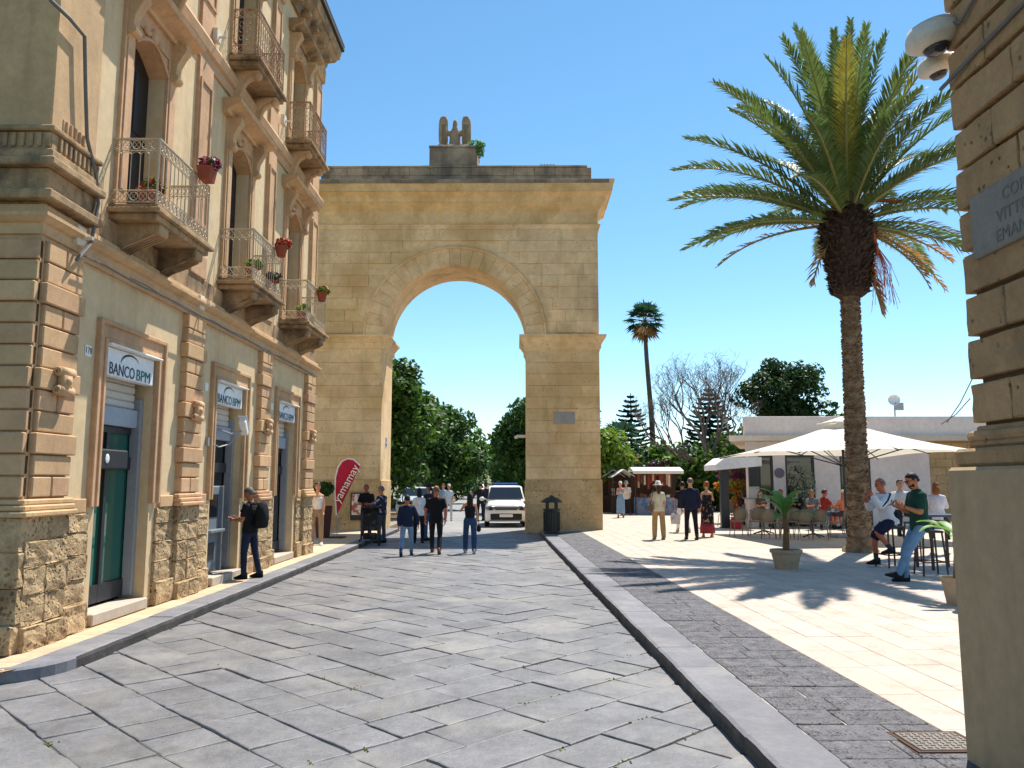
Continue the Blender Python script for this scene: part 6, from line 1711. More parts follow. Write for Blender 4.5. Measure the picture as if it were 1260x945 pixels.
# yellow scooter and dark scooter behind the pier
def scooter(label, px, py, rz_, colm):
    t = thing('motor_scooter', label, 'scooter', atZ(px, py, 0), R(rz_), group='scooters behind the left pier')
    for y in (-.6, .6):
        b = MB(); b.lathe([(.14, -.05), (.22, -.05), (.24, 0), (.22, .05), (.14, .05)], 14); b.xform(Matrix.Translation((0, y, .24)) @ Matrix.Rotation(math.pi / 2, 4, 'Y')); b.build('wheel', BLACKW, t, world=False)
    b = MB(); b.loft([[(sx * w_, y, z) for sx, w_, z in ((-1, w0, z0), (1, w0, z0), (1, w0 * .8, z1), (-1, w0 * .8, z1))] for y, w0, z0, z1 in ((-.55, .16, .3, .95), (-.4, .2, .25, .85), (-.3, .17, .22, .34), (.05, .17, .22, .34), (.12, .18, .25, .7), (.5, .19, .35, .78), (.8, .1, .5, .74))]); b.build('body', colm, t, world=False)
    MB().box(-.14, .14, .05, .75, .72, .82, .03).build('seat', CBLK, t, world=False)
    b = MB(); b.tube([(0, -.55, .3), (0, -.45, 1.02)], .03, 6); b.tube([(-.32, -.4, 1.05), (0, -.47, 1.02), (.32, -.4, 1.05)], .018, 5); b.build('handlebar', CBLK, t, world=False)
    b = MB(); b.ball((0, -.58, .85), .08, .06, .08); b.build('headlight', LAMPG, t, True, world=False)
YEL = plain('scooter_yellow', '#c98a1e', .4, spec=.5)
scooter('yellow motor scooter parked behind the left gate pier', 487, 640, -70, YEL)
scooter('black motor scooter parked beside the yellow one', 478, 632, -60, CBLK)
# pushchair
p = atZ(455, 671, 0); pch = thing('pushchair', 'black folding pushchair between the bald man and the person in the printed jacket', 'pushchair', p, R(8))
STF = plain('pushchair_fabric', '#1d1e21', .85, stain=(lin('#4b4d52'), 5, .55, .6, .7))
b = MB(); b.loft([[(sx * .2, y, z) for sx in (-1, 1)] + [(sx * .2, y - .03, z + .03) for sx in (1, -1)] for y, z in ((-.22, .42), (.05, .40), (.2, .62), (.28, .85))]); b.build('seat', STF, pch, world=False)
b = MB(); N = 8; rr = []
for k in range(N + 1):
    a = math.pi * (.05 + .62 * k / N); rr.append([(sx, .1 + .30 * math.cos(a), .78 + .32 * math.sin(a)) for sx in (-.24, -.12, 0, .12, .24)])
b.loft(rr, cap=False, close=False); b.build('hood', STF, pch, True, world=False)
b = MB(); b.box(-.19, .19, -.25, .2, .18, .34, .03); b.build('basket', STF, pch, world=False)
b = MB()
for s_ in (-1, 1): b.tube([(s_ * .25, -.35, .1), (s_ * .24, .05, .5), (s_ * .23, .35, .98)], .014, 5); b.tube([(s_ * .25, .35, .1), (s_ * .24, .0, .5)], .014, 5)
b.tube([(-.23, .35, .98), (0, .40, 1.0), (.23, .35, .98)], .018, 5); b.build('frame', DARK, pch, world=False)
for s_ in (-1, 1):
    for y in (-.35, .35):
        b = MB(); b.lathe([(.03, -.02), (.095, -.02), (.095, .02), (.03, .02)], 12); b.xform(Matrix.Translation((s_ * .27, y, .095)) @ Matrix.Rotation(math.pi / 2, 4, 'Y')); b.build('wheel', BLACKW, pch, world=False)
# ================================================================== PEOPLE
def limb(b, p0, p1, prof, sx=1.0, sy=1.0, n=10, ref=(1, 0, 0)):
    """closed tapered solid between two points; prof = [(t, r)], ellipse scaled sx along ref, sy across"""
    p0, p1 = Vector(p0), Vector(p1); ax = p1 - p0; L = ax.length; ax.normalize()
    x = Vector(ref); x = x - ax * x.dot(ax)
    if x.length < .05: x = Vector((0, 1, 0)) - ax * ax.y
    x.normalize(); y = ax.cross(x)
    st = []
    r0 = prof[0][1]; st += [(-r0 * .55 / L, r0 * .45), (-r0 * .35 / L, r0 * .8)]
    st += list(prof)
    r1 = prof[-1][1]; st += [(1 + r1 * .35 / L, r1 * .8), (1 + r1 * .55 / L, r1 * .45)]
    rings = []
    for t, r in st:
        c = p0 + ax * (t * L)
        e = r if not isinstance(r, tuple) else r
        rings.append([c + x * (r * sx * math.cos(2 * math.pi * k / n)) + y * (r * sy * math.sin(2 * math.pi * k / n)) for k in range(n)])
    b.loft(rings)
def torso_loft(b, rings_):
    """rings: (center Vector, rx, ry, tilt)"""
    out = []
    n = 14
    for c, rx, ry, tl in rings_:
        f = Vector((0, math.cos(tl), -math.sin(tl)))
        out.append([c + Vector((1, 0, 0)) * (rx * math.cos(2 * math.pi * k / n)) + f * (ry * math.sin(2 * math.pi * k / n)) for k in range(n)])
    b.loft(out)
def remesh(b, name, mat, vox, smooth=5, bumpy=0.0):
    me = bpy.data.meshes.new(name + '_raw'); me.from_pydata(b.v, [], b.f)
    bm = bmesh.new(); bm.from_mesh(me); bmesh.ops.recalc_face_normals(bm, faces=bm.faces); bm.to_mesh(me); bm.free()
    o = bpy.data.objects.new('remesh_tmp', me); COL.objects.link(o)
    md = o.modifiers.new('r', 'REMESH'); md.mode = 'VOXEL'; md.voxel_size = vox; md.use_smooth_shade = True
    sm = o.modifiers.new('s', 'SMOOTH'); sm.iterations = smooth; sm.factor = .5
    out = bpy.data.meshes.new_from_object(o.evaluated_get(bpy.context.evaluated_depsgraph_get()))
    bpy.data.objects.remove(o); bpy.data.meshes.remove(me)
    out.name = name; out.materials.clear(); out.materials.append(mat)
    return out
def hand(b, w, d, palm_dir, sd_, S, curl=.5):
    """palm with five separate bent fingers; w wrist, d forearm direction, palm_dir where the palm faces, sd_ = thumb side"""
    d = d.normalized(); pn = (palm_dir - d * palm_dir.dot(d)).normalized(); ac = d.cross(pn).normalized()
    if ac.dot(sd_) < 0: ac = -ac                      # across, towards the thumb
    c0 = w; c1 = w + d * .085 * S
    b.loft([[c + ac * (hw * sx) + pn * (th * sy) for sx, sy in ((-1, -1), (-.5, -1.3), (.5, -1.3), (1, -1), (1, 1), (0, 1.2), (-1, 1))] for c, hw, th in ((c0 - d * .02 * S, .024 * S, .015 * S), (c0 + d * .03 * S, .038 * S, .014 * S), (c1, .042 * S, .011 * S))])
    for k, (off, l_) in enumerate(((.031, .074), (.010, .082), (-.011, .076), (-.031, .060))):
        p = c1 + ac * off * S - d * .004 * S; pts = [p - d * .02 * S, p]; dd = d.copy()
        for j_ in range(3):
            a = curl * (.55 + .25 * j_)
            dd = (dd * math.cos(a) + pn * math.sin(a)).normalized(); pn2 = pn
            p = p + dd * l_ * S / 3; pts.append(p.copy())
        b.tube(pts, [.0095 * S, .0095 * S, .009 * S, .008 * S, .006 * S], 6)
    p = c0 + ac * .03 * S + d * .022 * S; dd = (d * .7 + ac * .6 + pn * .35).normalized(); pts = [p - dd * .02 * S, p, p + dd * .034 * S, p + dd * .034 * S + (dd + pn * .5 - ac * .35).normalized() * .03 * S]
    b.tube(pts, [.013 * S, .012 * S, .0105 * S, .007 * S], 6)
SKIN = {'light': M('skin_light', lin('#c58f70'), .6, .06, 8, .05, 60), 'tan': M('skin_tan', lin('#a86f4f'), .6, .06, 8, .05, 60), 'red': M('skin_ruddy', lin('#b3664b'), .6, .06, 8, .05, 60)}
def CL(hexc, rough=.9, **k):
    return M('cloth_' + hexc.strip('#') + ('p' if k else ''), lin(hexc), rough, .14, 9, .7, 16, bdist=.03, wave=(6, 1.5), **k)
HAIRM = {'black': plain('hair_black', '#17120f', .6), 'brown': plain('hair_brown', '#3d2718', .6), 'red': plain('hair_auburn', '#8a4f26', .6), 'grey': plain('hair_grey', '#5e5853', .7), 'stub': M('hair_stubble', lin('#6b5446'), .8, .1, 30, .2, 200)}
EYEM = plain('eye_dark', '#1a1513', .3)
def person(label, px, py, H, rz_, zg=0.0, legs=((0, 0), (0, 0)), arms=((5, 6, 12, 4), (5, 6, 12, 4)), lean=0, head=0, headyaw=0, sex='m', skin='light', top=('tee', '#222222'), bottom=('pants', '#222222', 1.0), shoes='#222222',
           hair=('short', 'brown'), seat=None, near=False, group=None, curl=.5, loc=None, legab=3, belly=1.0, topmat=None, bottommat=None, hem=None, extra=None):
    S = H / 1.75
    m = sex == 'm'
    base = Vector(loc) if loc is not None else atZ(px, py, zg)
    t = thing('person', label, 'person', base, R(rz_), group=group)
    vox = .0135 if near else .02
    sk = SKIN[skin]
    tl = R(lean)
    up = Vector((0, math.sin(tl), math.cos(tl)))
    hipw, shw = (.092, .185) if m else (.095, .155)
    J = {}
    lo = 1e9
    for i, s_ in ((0, -1), (1, 1)):
        hf, kf = R(legs[i][0]), R(legs[i][1])
        ab = R(legs[i][2] if len(legs[i]) > 2 else legab)
        hp = Vector((s_ * hipw, 0, 0)) * S
        th = Vector((s_ * math.sin(ab), math.sin(hf) * math.cos(ab), -math.cos(hf) * math.cos(ab)))
        kn = hp + th * .43 * S
        shd = Vector((s_ * math.sin(ab) * .4, math.sin(hf - kf), -math.cos(hf - kf))).normalized()
        an = kn + shd * .41 * S
        J['hip', i], J['knee', i], J['ank', i], J['shd', i] = hp, kn, an, shd
        tilt = max(-.9, min(.5, (hf - kf) * .8)) if seat is None else 0
        if abs(tilt) < .25: tilt = 0
        if tilt > 0: tilt *= .6
        J['tilt', i] = tilt
        lo = min(lo, an.z - .085 * S)
    root = Vector((0, 0, -lo)) if seat is None else Vector((0, 0, seat))
    for k in list(J):
        if k[0] in ('hip', 'knee', 'ank'): J[k] = J[k] + root
    sp_ = lambda h: root + up * h * S
    neck0, headc = sp_(.535), None
    hpit = R(head); hy = R(headyaw)
    hd_up = Vector((0, math.sin(tl * .5 + hpit), math.cos(tl * .5 + hpit)))
    headc = sp_(.575) + hd_up * .135 * S
    hfwd = Vector((-math.sin(hy) * math.cos(hpit), math.cos(hy) * math.cos(hpit), -math.sin(hpit))); hrt = hfwd.cross(hd_up).normalized(); hd_up2 = hrt.cross(hfwd).normalized()
    for i, s_ in ((0, -1), (1, 1)):
        f_, a_, e_, n_ = (R(v) for v in arms[i])
        shp = sp_(.475) + Vector((s_ * shw * S, 0, 0))
        u = Vector((s_ * math.sin(a_), math.sin(f_) * math.cos(a_), -math.cos(f_) * math.cos(a_)))
        el = shp + u * .285 * S
        fd = Vector((-s_ * math.sin(n_), math.sin(f_ + e_) * math.cos(n_), -math.cos(f_ + e_) * math.cos(n_))).normalized()
        J['sh', i], J['el', i], J['wr', i], J['fd', i] = shp, el, el + fd * .245 * S, fd
    # ---- body
    b = MB()
    hx, wx, cx = (.165, .14, .17) if m else (.172, .122, .15)
    torso_loft(b, [(sp_(-.09), .10 * S, .08 * S, tl), (sp_(-.05), hx * .9 * S, .105 * S, tl), (sp_(.02), hx * S, .115 * S, tl), (sp_(.16), wx * S, .10 * belly * S, tl), (sp_(.30), cx * .96 * S, .115 * S, tl), (sp_(.40), cx * 1.02 * S, .115 * S, tl), (sp_(.48), (shw * .92) * S, .085 * S, tl), (sp_(.525), .09 * S, .06 * S, tl), (sp_(.55), .05 * S, .05 * S, tl)])
    limb(b, sp_(.50), headc - hd_up * .03 * S, [(0, .062 * S if m else .05 * S), (1, .055 * S if m else .045 * S)])
    def hpnt(x, y, z): return headc + hrt * (x * S) + hfwd * (y * S) + hd_up2 * (z * S)
    rings = []
    for z, rx, ry, yo in ((-.118, .02, .02, .045), (-.112, .038, .04, .04), (-.09, .052, .066, .022), (-.05, .064, .082, .008), (0, .073, .092, 0), (.05, .075, .096, -.004), (.085, .066, .086, -.006), (.108, .044, .058, -.006), (.116, .018, .024, -.006)):
        rings.append([hpnt(rx * math.cos(2 * math.pi * k / 14), yo + ry * math.sin(2 * math.pi * k / 14), z) for k in range(14)])
    b.loft(rings)
    for i, s_ in ((0, -1), (1, 1)):
        limb(b, J['sh', i] - Vector((s_ * .02 * S, 0, 0)), J['el', i], [(0, .052 * S if m else .043 * S), (.35, .05 * S if m else .041 * S), (1, .039 * S if m else .034 * S)])
        limb(b, J['el', i], J['wr', i], [(0, .039 * S if m else .034 * S), (.3, .041 * S if m else .035 * S), (1, .026 * S if m else .023 * S)])
        limb(b, J['hip', i], J['knee', i], [(0, .085 * S), (.4, .078 * S), (1, .054 * S)])
        limb(b, J['knee', i], J['ank', i], [(0, .053 * S), (.3, .056 * S), (1, .034 * S)])
        limb(b, J['ank', i], J['ank', i] + Vector((0, .10 * S, -.05 * S)), [(0, .034 * S), (1, .028 * S)])
    me = remesh(b, 'body', sk, vox, 3)
    b = MB()
    b.add([v.co for v in me.vertices], [list(p.vertices) for p in me.polygons])
    bpy.data.meshes.remove(me)
    for i, s_ in ((0, -1), (1, 1)):
        fd = J['fd', i]; inn = Vector((-s_, 0, 0)) if abs(fd.x) < .6 else Vector((0, 0, 1))
        if fd.y > .6: inn = (Vector((-s_ * .5, 0, .5)))
        fw = Vector((0, 1, 0)) if abs(fd.y) < .7 else Vector((0, 0, 1))
        hand(b, J['wr', i], fd, inn, fw, S, curl)
    # face: nose, ears, brow, eyes
    b.loft([[hpnt(x, y, z) for x, y, z in ((-w_, yy, zz), (0, yy + .0, zz + .004), (w_, yy, zz), (0, yy - .03, zz - .002))] for w_, yy, zz in ((.008, .088, .025), (.012, .105, -.004), (.017, .112, -.03), (.012, .098, -.038))])
    for s_ in (-1, 1): b.loft([[hpnt(s_ * x, -.012 + .022 * math.cos(a), -.008 + .034 * math.sin(a)) for a in (2 * math.pi * k / 8 for k in range(8))] for x in (.066, .082, .086)])
    b.cur = 1
    for s_ in (-1, 1):
        c = hpnt(s_ * .03, .086, .012); b.ball(c, .011 * S, .011 * S, .008 * S, 6, 4)
    b.loft([[hpnt(x, .094 - abs(x) * .3, z) for x in (-.026, 0, .026)] for z in (-.066, -.061)], cap=False, close=False)
    for s_ in (-1, 1): b.loft([[hpnt(s_ * x, .092 - abs(x) * .12, z) for x in (.014, .03, .046)] for z in (.030, .036)], cap=False, close=False)
    b.build('body', [sk, EYEM], t, True, world=False)
    # ---- hair or hat
    kind, hc = hair[0], hair[1]
    hm = HAIRM.get(hc) or CL(hc)
    if kind in ('short', 'long', 'bun', 'mid', 'stub'):
        h = MB(); off = .004 if kind == 'stub' else .008
        rr = []
        for j_ in range(9):
            q = j_ / 8
            z = .118 + off - q * (.17 if kind != 'stub' else .15)
            e = math.sqrt(max(0.02, 1 - ((z - .02) / (.098 + off)) ** 2)) if z > .02 else 1
            ring_ = []
            for k in range(16):
                a = 2 * math.pi * k / 16
                rx, ry = (.077 + off) * e, (.098 + off) * e
                y = ry * math.sin(a) - .004; x = rx * math.cos(a); zz = z
                if y > .03 and z < .07: y = min(y, .03 + .05 * max(0, (z - .045) / .025)); x *= .97; zz = max(z, .045)
                x += math.sin(k * 5.1 + j_ * 2.3) * .003; y += math.sin(k * 3.7 + j_ * 4.1) * .003
                ring_.append(hpnt(x, y, zz))
            rr.append(ring_)
        h.loft(rr)
        if kind in ('long', 'mid'):
            dl = .34 if kind == 'long' else .16
            nb = hpnt(0, -.075, -.02); down = Vector((0, -.05, -1)).normalized()
            h.loft([[nb + Vector((1, 0, 0)) * (w_ * S * math.cos(2 * math.pi * k / 10)) + Vector((0, 1, 0)) * (d_ * S * math.sin(2 * math.pi * k / 10) - yy * S) + down * dl * q * S for k in range(10)] for q, w_, d_, yy in ((-.25, .07, .05, 0), (.1, .085, .05, .01), (.45, .088, .045, .03), (.8, .078, .035, .035), (1, .05, .02, .035))])
        if kind == 'bun': h.ball(hpnt(0, -.085, .05), .05 * S, .05 * S, .05 * S, 10, 7); h.ball(hpnt(0, -.03, .07), .085 * S, .1 * S, .07 * S, 10, 7)
        h.build('hair', hm, t, True, world=False)
    if kind in ('hat', 'cap'):
        h = MB()
        def rg_(r, z, yo=0, fr=0): return [hpnt(r * .93 * math.cos(2 * math.pi * k / 18), yo + (r * 1.15 + (fr * max(0, math.sin(2 * math.pi * k / 18)))) * math.sin(2 * math.pi * k / 18), z) for k in range(18)]
        if kind == 'hat': h.loft([rg_(.165, .015), rg_(.165, .022), rg_(.09, .05), rg_(.085, .12), rg_(.06, .15), rg_(.01, .155)])
        else: h.loft([rg_(.088, .03, 0, .09), rg_(.088, .04, 0, .09), rg_(.088, .048), rg_(.086, .09), rg_(.06, .13), rg_(.01, .14)])
        h.build('hat', hm, t, True, world=False)
        if len(hair) > 2:
            h = MB(); nb = hpnt(0, -.085, .0)
            dl = .26 if hair[3] == 'long' else .09
            h.loft([[nb + Vector((1, 0, 0)) * (w_ * S * math.cos(2 * math.pi * k / 10)) + Vector((0, 1, 0)) * (.03 * S * math.sin(2 * math.pi * k / 10)) + Vector((0, -.02, -1)) * dl * q * S for k in range(10)] for q, w_ in ((-.2, .055), (.2, .07), (.6, .06), (1, .03))])
            h.build('hair', HAIRM[hair[2]], t, True, world=False)
    # ---- top
    g = .013
    kt, ct = top
    tm = topmat or (CL(ct) if ct else None)
    bot_k, bc = bottom[0], bottom[1]; bw = bottom[2] if len(bottom) > 2 else 1.0
    if kt:
        b = MB(); hm_ = hem if hem is not None else (-.07 if kt in ('tee', 'polo', 'long', 'jacket') else .06)
        gg = g * (1.0 if kt == 'tank' else 1.6 if kt != 'jacket' else 2.4) * S
        lst = [(sp_(hm_), (hx if hm_ < .05 else wx * 1.06) * S + gg, .112 * S * max(1, belly * .95) + gg, tl)]
        if hm_ < 0: lst.append((sp_(.02), hx * S + gg, .115 * S * max(1, belly * .98) + gg, tl))
        lst += [(sp_(.16), wx * 1.03 * S + gg, .103 * belly * S + gg, tl), (sp_(.30), cx * .97 * S + gg, .116 * S + gg, tl), (sp_(.39), cx * 1.02 * S + gg * .8, .115 * S + gg * .8, tl)]
        if kt == 'tank': lst += [(sp_(.415), cx * .95 * S + gg * .5, .105 * S + gg * .5, tl)]
        else: lst += [(sp_(.47), shw * .95 * S + gg * .5, .09 * S + gg * .6, tl), (sp_(.515), .115 * S + gg, .07 * S + gg * .8, tl), (sp_(.54), .072 * S, .062 * S + gg * .5, tl)]
        torso_loft(b, lst)
        if kt != 'tank':
            frac = {'tee': .68, 'polo': .72, 'long': 1, 'jacket': 1}[kt]
            for i, s_ in ((0, -1), (1, 1)):
                r0 = (.052 if m else .043) * S + gg
                a, c = J['sh', i] - Vector((s_ * .02 * S, 0, 0)), J['el', i]
                limb(b, a, a.lerp(c, frac), [(0, r0), (1, r0 * (.98 if frac < 1 else .88))])
                if frac == 1: limb(b, c, c.lerp(J['wr', i], .93), [(0, r0 * .88), (.3, r0 * .86), (1, .03 * S + gg * .8)])
        else:
            for s_ in (-1, 1): b.tube([sp_(.40) + Vector((s_ * .085 * S, .095 * S, 0)), sp_(.515) + Vector((s_ * .085 * S, .01 * S, 0)), sp_(.40) + Vector((s_ * .085 * S, -.10 * S, 0))], .016 * S, 6)
        o = obj('shirt' if kt != 'jacket' else 'jacket', remesh(b, 'shirt', tm, vox, 3), t, world=False)
        if kt == 'polo':
            c_ = MB(); c_.loft([[sp_(.535 + dz) + Vector((r_ * S * math.cos(2 * math.pi * k / 12), r_ * .95 * S * math.sin(2 * math.pi * k / 12), 0)) for k in range(12)] for r_, dz in ((.08, -.005), (.066, .03), (.078, .008))], cap=False); c_.build('collar', tm, o, True, world=False)
    # ---- bottom
    bm_ = bottommat or CL(bc)
    b = MB()
    if bot_k in ('pants', 'shorts', 'jeans'):
        q = .012 * S
        torso_loft(b, [(sp_(-.10), .10 * S, .085 * S, tl), (sp_(-.06), hx * .95 * S + q, .108 * S + q, tl), (sp_(.02), hx * S + q * .8, .115 * S + q * .8, tl), (sp_(.10), (hx * .5 + wx * .5) * S + q * .6, .108 * S * max(1, belly * .9) + q * .6, tl)])
        for i in (0, 1):
            hp, kn, an = J['hip', i], J['knee', i], J['ank', i]
            if bot_k == 'shorts': limb(b, hp, hp.lerp(kn, .92), [(0, .092 * S), (.5, .09 * bw * S), (1, .082 * bw * S)])
            else:
                limb(b, hp, kn, [(0, .092 * S), (.45, .086 * S * (.9 + .1 * bw)), (1, .066 * bw * S)]); limb(b, kn, kn.lerp(an, 1.02), [(0, .066 * bw * S), (.35, .066 * bw * S), (1, .055 * bw * S)])
        obj({'pants': 'trousers', 'jeans': 'jeans', 'shorts': 'shorts'}[bot_k], remesh(b, 'trousers', bm_, vox, 3), t, world=False)
    elif bot_k == 'dress':      # skirt length as fraction bw
        zt = .20; k_ = J['ank', 0].z
        zb = root.z + .02 - (root.z - .02) * bw
        rows_ = []
        for q in range(7):
            f_ = q / 6
            z = (root.z + zt * S) * (1 - f_) + zb * f_
            fl_ = 1 + .10 * f_
            rx = ((wx * (1 - min(1, f_ * 3)) + hx * min(1, f_ * 3)) + .02) * S * fl_
            rows_.append([Vector((rx * (1 + .05 * f_ * math.sin(k * 2.6)) * math.cos(2 * math.pi * k / 18), rx * .78 * (1 + .05 * f_ * math.sin(k * 3.4)) * math.sin(2 * math.pi * k / 18), z)) for k in range(18)])
        b.loft(rows_); obj('dress', b.mesh('dress', bm_, True), t, world=False)
    # ---- shoes
    for i in (0, 1):
        an = J['ank', i]; tt = J['tilt', i]
        shm = CL(shoes)
        b = MB(); rr = []
        for y, w_, zt_, zb_ in ((-.075, .022, .03, -.08), (-.06, .035, .045, -.085), (0, .04, .05, -.085), (.07, .044, .0, -.085), (.13, .048, -.025, -.085), (.175, .04, -.04, -.083), (.20, .018, -.055, -.078)):
            rr.append([Vector((w_ * sx * S, y * S, (zb_ if sz < 0 else zt_) * S)) for sx, sz in ((-1, -1), (1, -1), (1.05, -.2), (.7, 1), (-.7, 1), (-1.05, -.2))])
            rr[-1] = [Vector((v.x, v.y, v.z if k not in (2, 5) else (zb_ + .03) * S)) for k, v in enumerate(rr[-1])]
        b.loft(rr); b.xform(Matrix.Translation(an) @ Matrix.Rotation(tt, 4, 'X')); b.build('shoe', shm, t, True, world=False)
    J['root'] = root; J['headc'] = headc; J['hpnt'] = hpnt; J['sp'] = sp_; J['S'] = S; J['t'] = t
    J['W'] = Matrix.Translation(base) @ Matrix.Rotation(R(rz_), 4, 'Z')
    return J
def held(J, p): return J['W'] @ Vector(p)
WALK_A = ((24, 6), (-18, 14)); WALK_B = ((-20, 26), (20, 4)); STAND = ((2, 2), (-1, 3))
# --- street
J = person('man in black shirt and jeans with a backpack at the cash machine', 0, 0, 1.58, 78, PZ, loc=(-4.68, 14.1, PZ), legs=((6, 8), (-8, 6)), arms=((8, 8, 84, 16), (4, 8, 88, 20)), head=22, skin='tan', top=('tee', '#15171c'), bottom=('jeans', '#1d2740', .95), shoes='#141416', hair=('short', 'grey'), near=True)
ph = thing('phone', 'small blue phone held by the man at the cash machine', 'phone', mat=Matrix.Translation(held(J, J['wr', 0] + J['fd', 0] * .10 + Vector((.05, 0, .02)))) @ Matrix.Rotation(R(78), 4, 'Z') @ Matrix.Rotation(R(-35), 4, 'X'))
MB().box(-.04, .04, -.08, .08, -.006, .006, .003).build('case', plain('phone_blue', '#5f9ac4', .3), ph, world=False); MB().box(-.035, .035, -.07, .07, .0062, .0072).build('screen', BLKG, ph, world=False)
bp_ = thing('backpack', 'black backpack worn by the man at the cash machine', 'backpack', mat=J['W'] @ Matrix.Translation(J['sp'](.28) + Vector((0, -.22, 0))))
b = MB(); b.loft([[(w_ * math.cos(2 * math.pi * k / 12), d_ * math.sin(2 * math.pi * k / 12), z) for k in range(12)] for z, w_, d_ in ((-.22, .10, .05), (-.2, .14, .09), (-.05, .15, .11), (.1, .14, .10), (.2, .11, .07), (.24, .05, .03))]); b.build('sack', CL('#14151a'), bp_, True, world=False)
b = MB()
for s_ in (-1, 1): b.tube([(s_ * .09, .06, .2), (s_ * .11, .24, .20), (s_ * .12, .34, .08), (s_ * .12, .2, -.12), (s_ * .1, .06, -.16)], .018, 5)
b.build('strap', CL('#14151a'), bp_, world=False)
person('boy in navy top and light jeans holding hands with the man in black', 500, 684, 1.50, 4, 0, legs=WALK_B, arms=((-12, 8, 10, 0), (6, 22, 6, -6)), skin='tan', top=('long', '#1b2540'), bottom=('jeans', '#6f8aa6', 1.05), shoes='#3b4a60', hair=('short', 'black'))
person('bald man in black t-shirt and black trousers walking through the street', 536, 681, 1.74, 0, 0, legs=WALK_A, arms=((8, 16, 10, -6), (-10, 14, 16, 4)), skin='red', top=('tee', '#121318'), bottom=('pants', '#17181d', 1.0), shoes='#7a4a2c', hair=('stub', 'stub'))
J = person('woman in black strappy top and wide blue jeans walking alone', 578, 681, 1.56, 3, 0, legs=((14, 4), (-10, 10)), arms=((35, 25, 95, 30), (0, 12, 14, 4)), sex='f', skin='light', top=('tank', '#17181c'), bottom=('jeans', '#2c4468', 1.25), shoes='#b9b2a8', hair=('long', 'black'))
p = held(J, J['wr', 1] + Vector((.05, 0, -.12))); bg = thing('handbag', 'small black handbag carried by the woman in wide jeans', 'bag', p)
MB().box(-.05, .05, -.12, .12, -.12, .06, .03).build('sack', CL('#17181a'), bg, world=False); MB().tube([(0, -.08, .05), (0, 0, .18), (0, .08, .05)], .008, 4).build('strap', CL('#17181a'), bg, world=False)
person('woman in white t-shirt and black trousers under the arch', 515, 668, 1.60, 10, 0, legs=STAND, sex='f', skin='tan', top=('tee', '#d8d8da'), bottom=('pants', '#16171b', 1.1), shoes='#1b1b1d', hair=('mid', 'black'))
person('man in dark cap and jeans beside the woman in white', 527, 665, 1.70, 60, 0, legs=STAND, skin='tan', top=('tee', '#23252d'), bottom=('jeans', '#35537d', 1.0), shoes='#1f1f22', hair=('cap', '#1f2126', 'black', 'short'))
person('bald man in black shirt looking down behind the pushchair', 450, 665, 1.72, 176, 0, legs=STAND, arms=((18, 10, 70, 28), (18, 10, 70, 28)), head=28, skin='red', top=('polo', '#15161a'), bottom=('pants', '#3c4046', 1.0), shoes='#2b4a78', hair=('stub', 'stub'))
person('person in dark printed jacket and grey trousers beside the pushchair', 469, 668, 1.66, 70, 0, legs=STAND, arms=((20, 10, 60, 10), (14, 10, 60, 10)), head=15, skin='tan', top=('jacket', '#2a2634'), topmat=M('printed_jacket', lin('#2d2a3c'), .9, .1, 6, .3, 14, stain=(lin('#b9bfd4'), 7, .55, .58, .9)), bottom=('pants', '#4b4c50', 1.0), shoes='#242427', hair=('short', 'grey'))
person('woman in white top and beige trousers behind the building corner', 389, 671, 1.64, 200, PZ, legs=STAND, sex='f', skin='light', top=('tank', '#d9d6d2'), bottom=('pants', '#8f7c66', 1.1), shoes='#d4d2cf', hair=('bun', 'brown'))
person('person in light blue shirt standing beyond the arch', 545, 640, 1.68, 150, 0, legs=STAND, top=('tee', '#8fa9c4'), bottom=('pants', '#b7b5b0', 1.0), shoes='#555555', hair=('short', 'brown'))
person('person in pale shirt and pale trousers beyond the arch', 552, 641, 1.66, 190, 0, legs=STAND, sex='f', top=('tee', '#b8c6d4'), bottom=('pants', '#c9cbce', 1.0), shoes='#777777', hair=('cap', '#c9c2b4', 'brown', 'short'))
person('person all in black standing left of the police car', 591, 641, 1.72, 20, 0, legs=STAND, arms=((5, 30, 60, 10), (5, 10, 10, 4)), top=('long', '#15171c'), bottom=('pants', '#15171c', 1.0), shoes='#141414', hair=('short', 'black'))
person('officer in dark navy clothes beside the person in black', 598, 640, 1.74, -10, 0, legs=STAND, top=('long', '#1a2030'), bottom=('pants', '#191d29', 1.0), shoes='#141414', hair=('cap', '#1a2030', 'black', 'short'))
# --- plaza
J = person('woman in beige top, tan trousers and white sun hat', 811, 664, 1.66, 2, PZ, legs=((4, 3), (-3, 6)), arms=((0, 12, 16, 6), (0, 10, 14, 6)), sex='f', skin='light', top=('tee', '#cdbfa0'), bottom=('pants', '#a8875a', 1.3), shoes='#8a7458', hair=('hat', '#d9d2c2', 'brown', 'long'))
p = held(J, Vector((-.24, 0, .95))); bg = thing('handbag', 'brown shoulder bag of the woman in the sun hat', 'bag', p)
MB().box(-.06, .06, -.15, .15, -.16, .08, .04).build('sack', CL('#6a5440'), bg, world=False); MB().tube([(0, -.12, .06), (.08, -.05, .42), (.10, 0, .48), (.08, .06, .42), (0, .12, .06)], .010, 4).build('strap', CL('#6a5440'), bg, world=False)
J = person('man in black t-shirt and white trousers carrying a shopping bag', 841, 655, 1.72, 0, PZ, legs=WALK_A, arms=((5, 12, 8, 0), (4, 10, 12, 4)), skin='tan', top=('tee', '#17181c'), bottom=('pants', '#dad8d4', 1.0), shoes='#a58d76', hair=('short', 'black'))
p = held(J, J['wr', 0] + Vector((0, 0, -.32))); bg = thing('shopping_bag', 'white carrier bag held by the man in white trousers', 'bag', p)
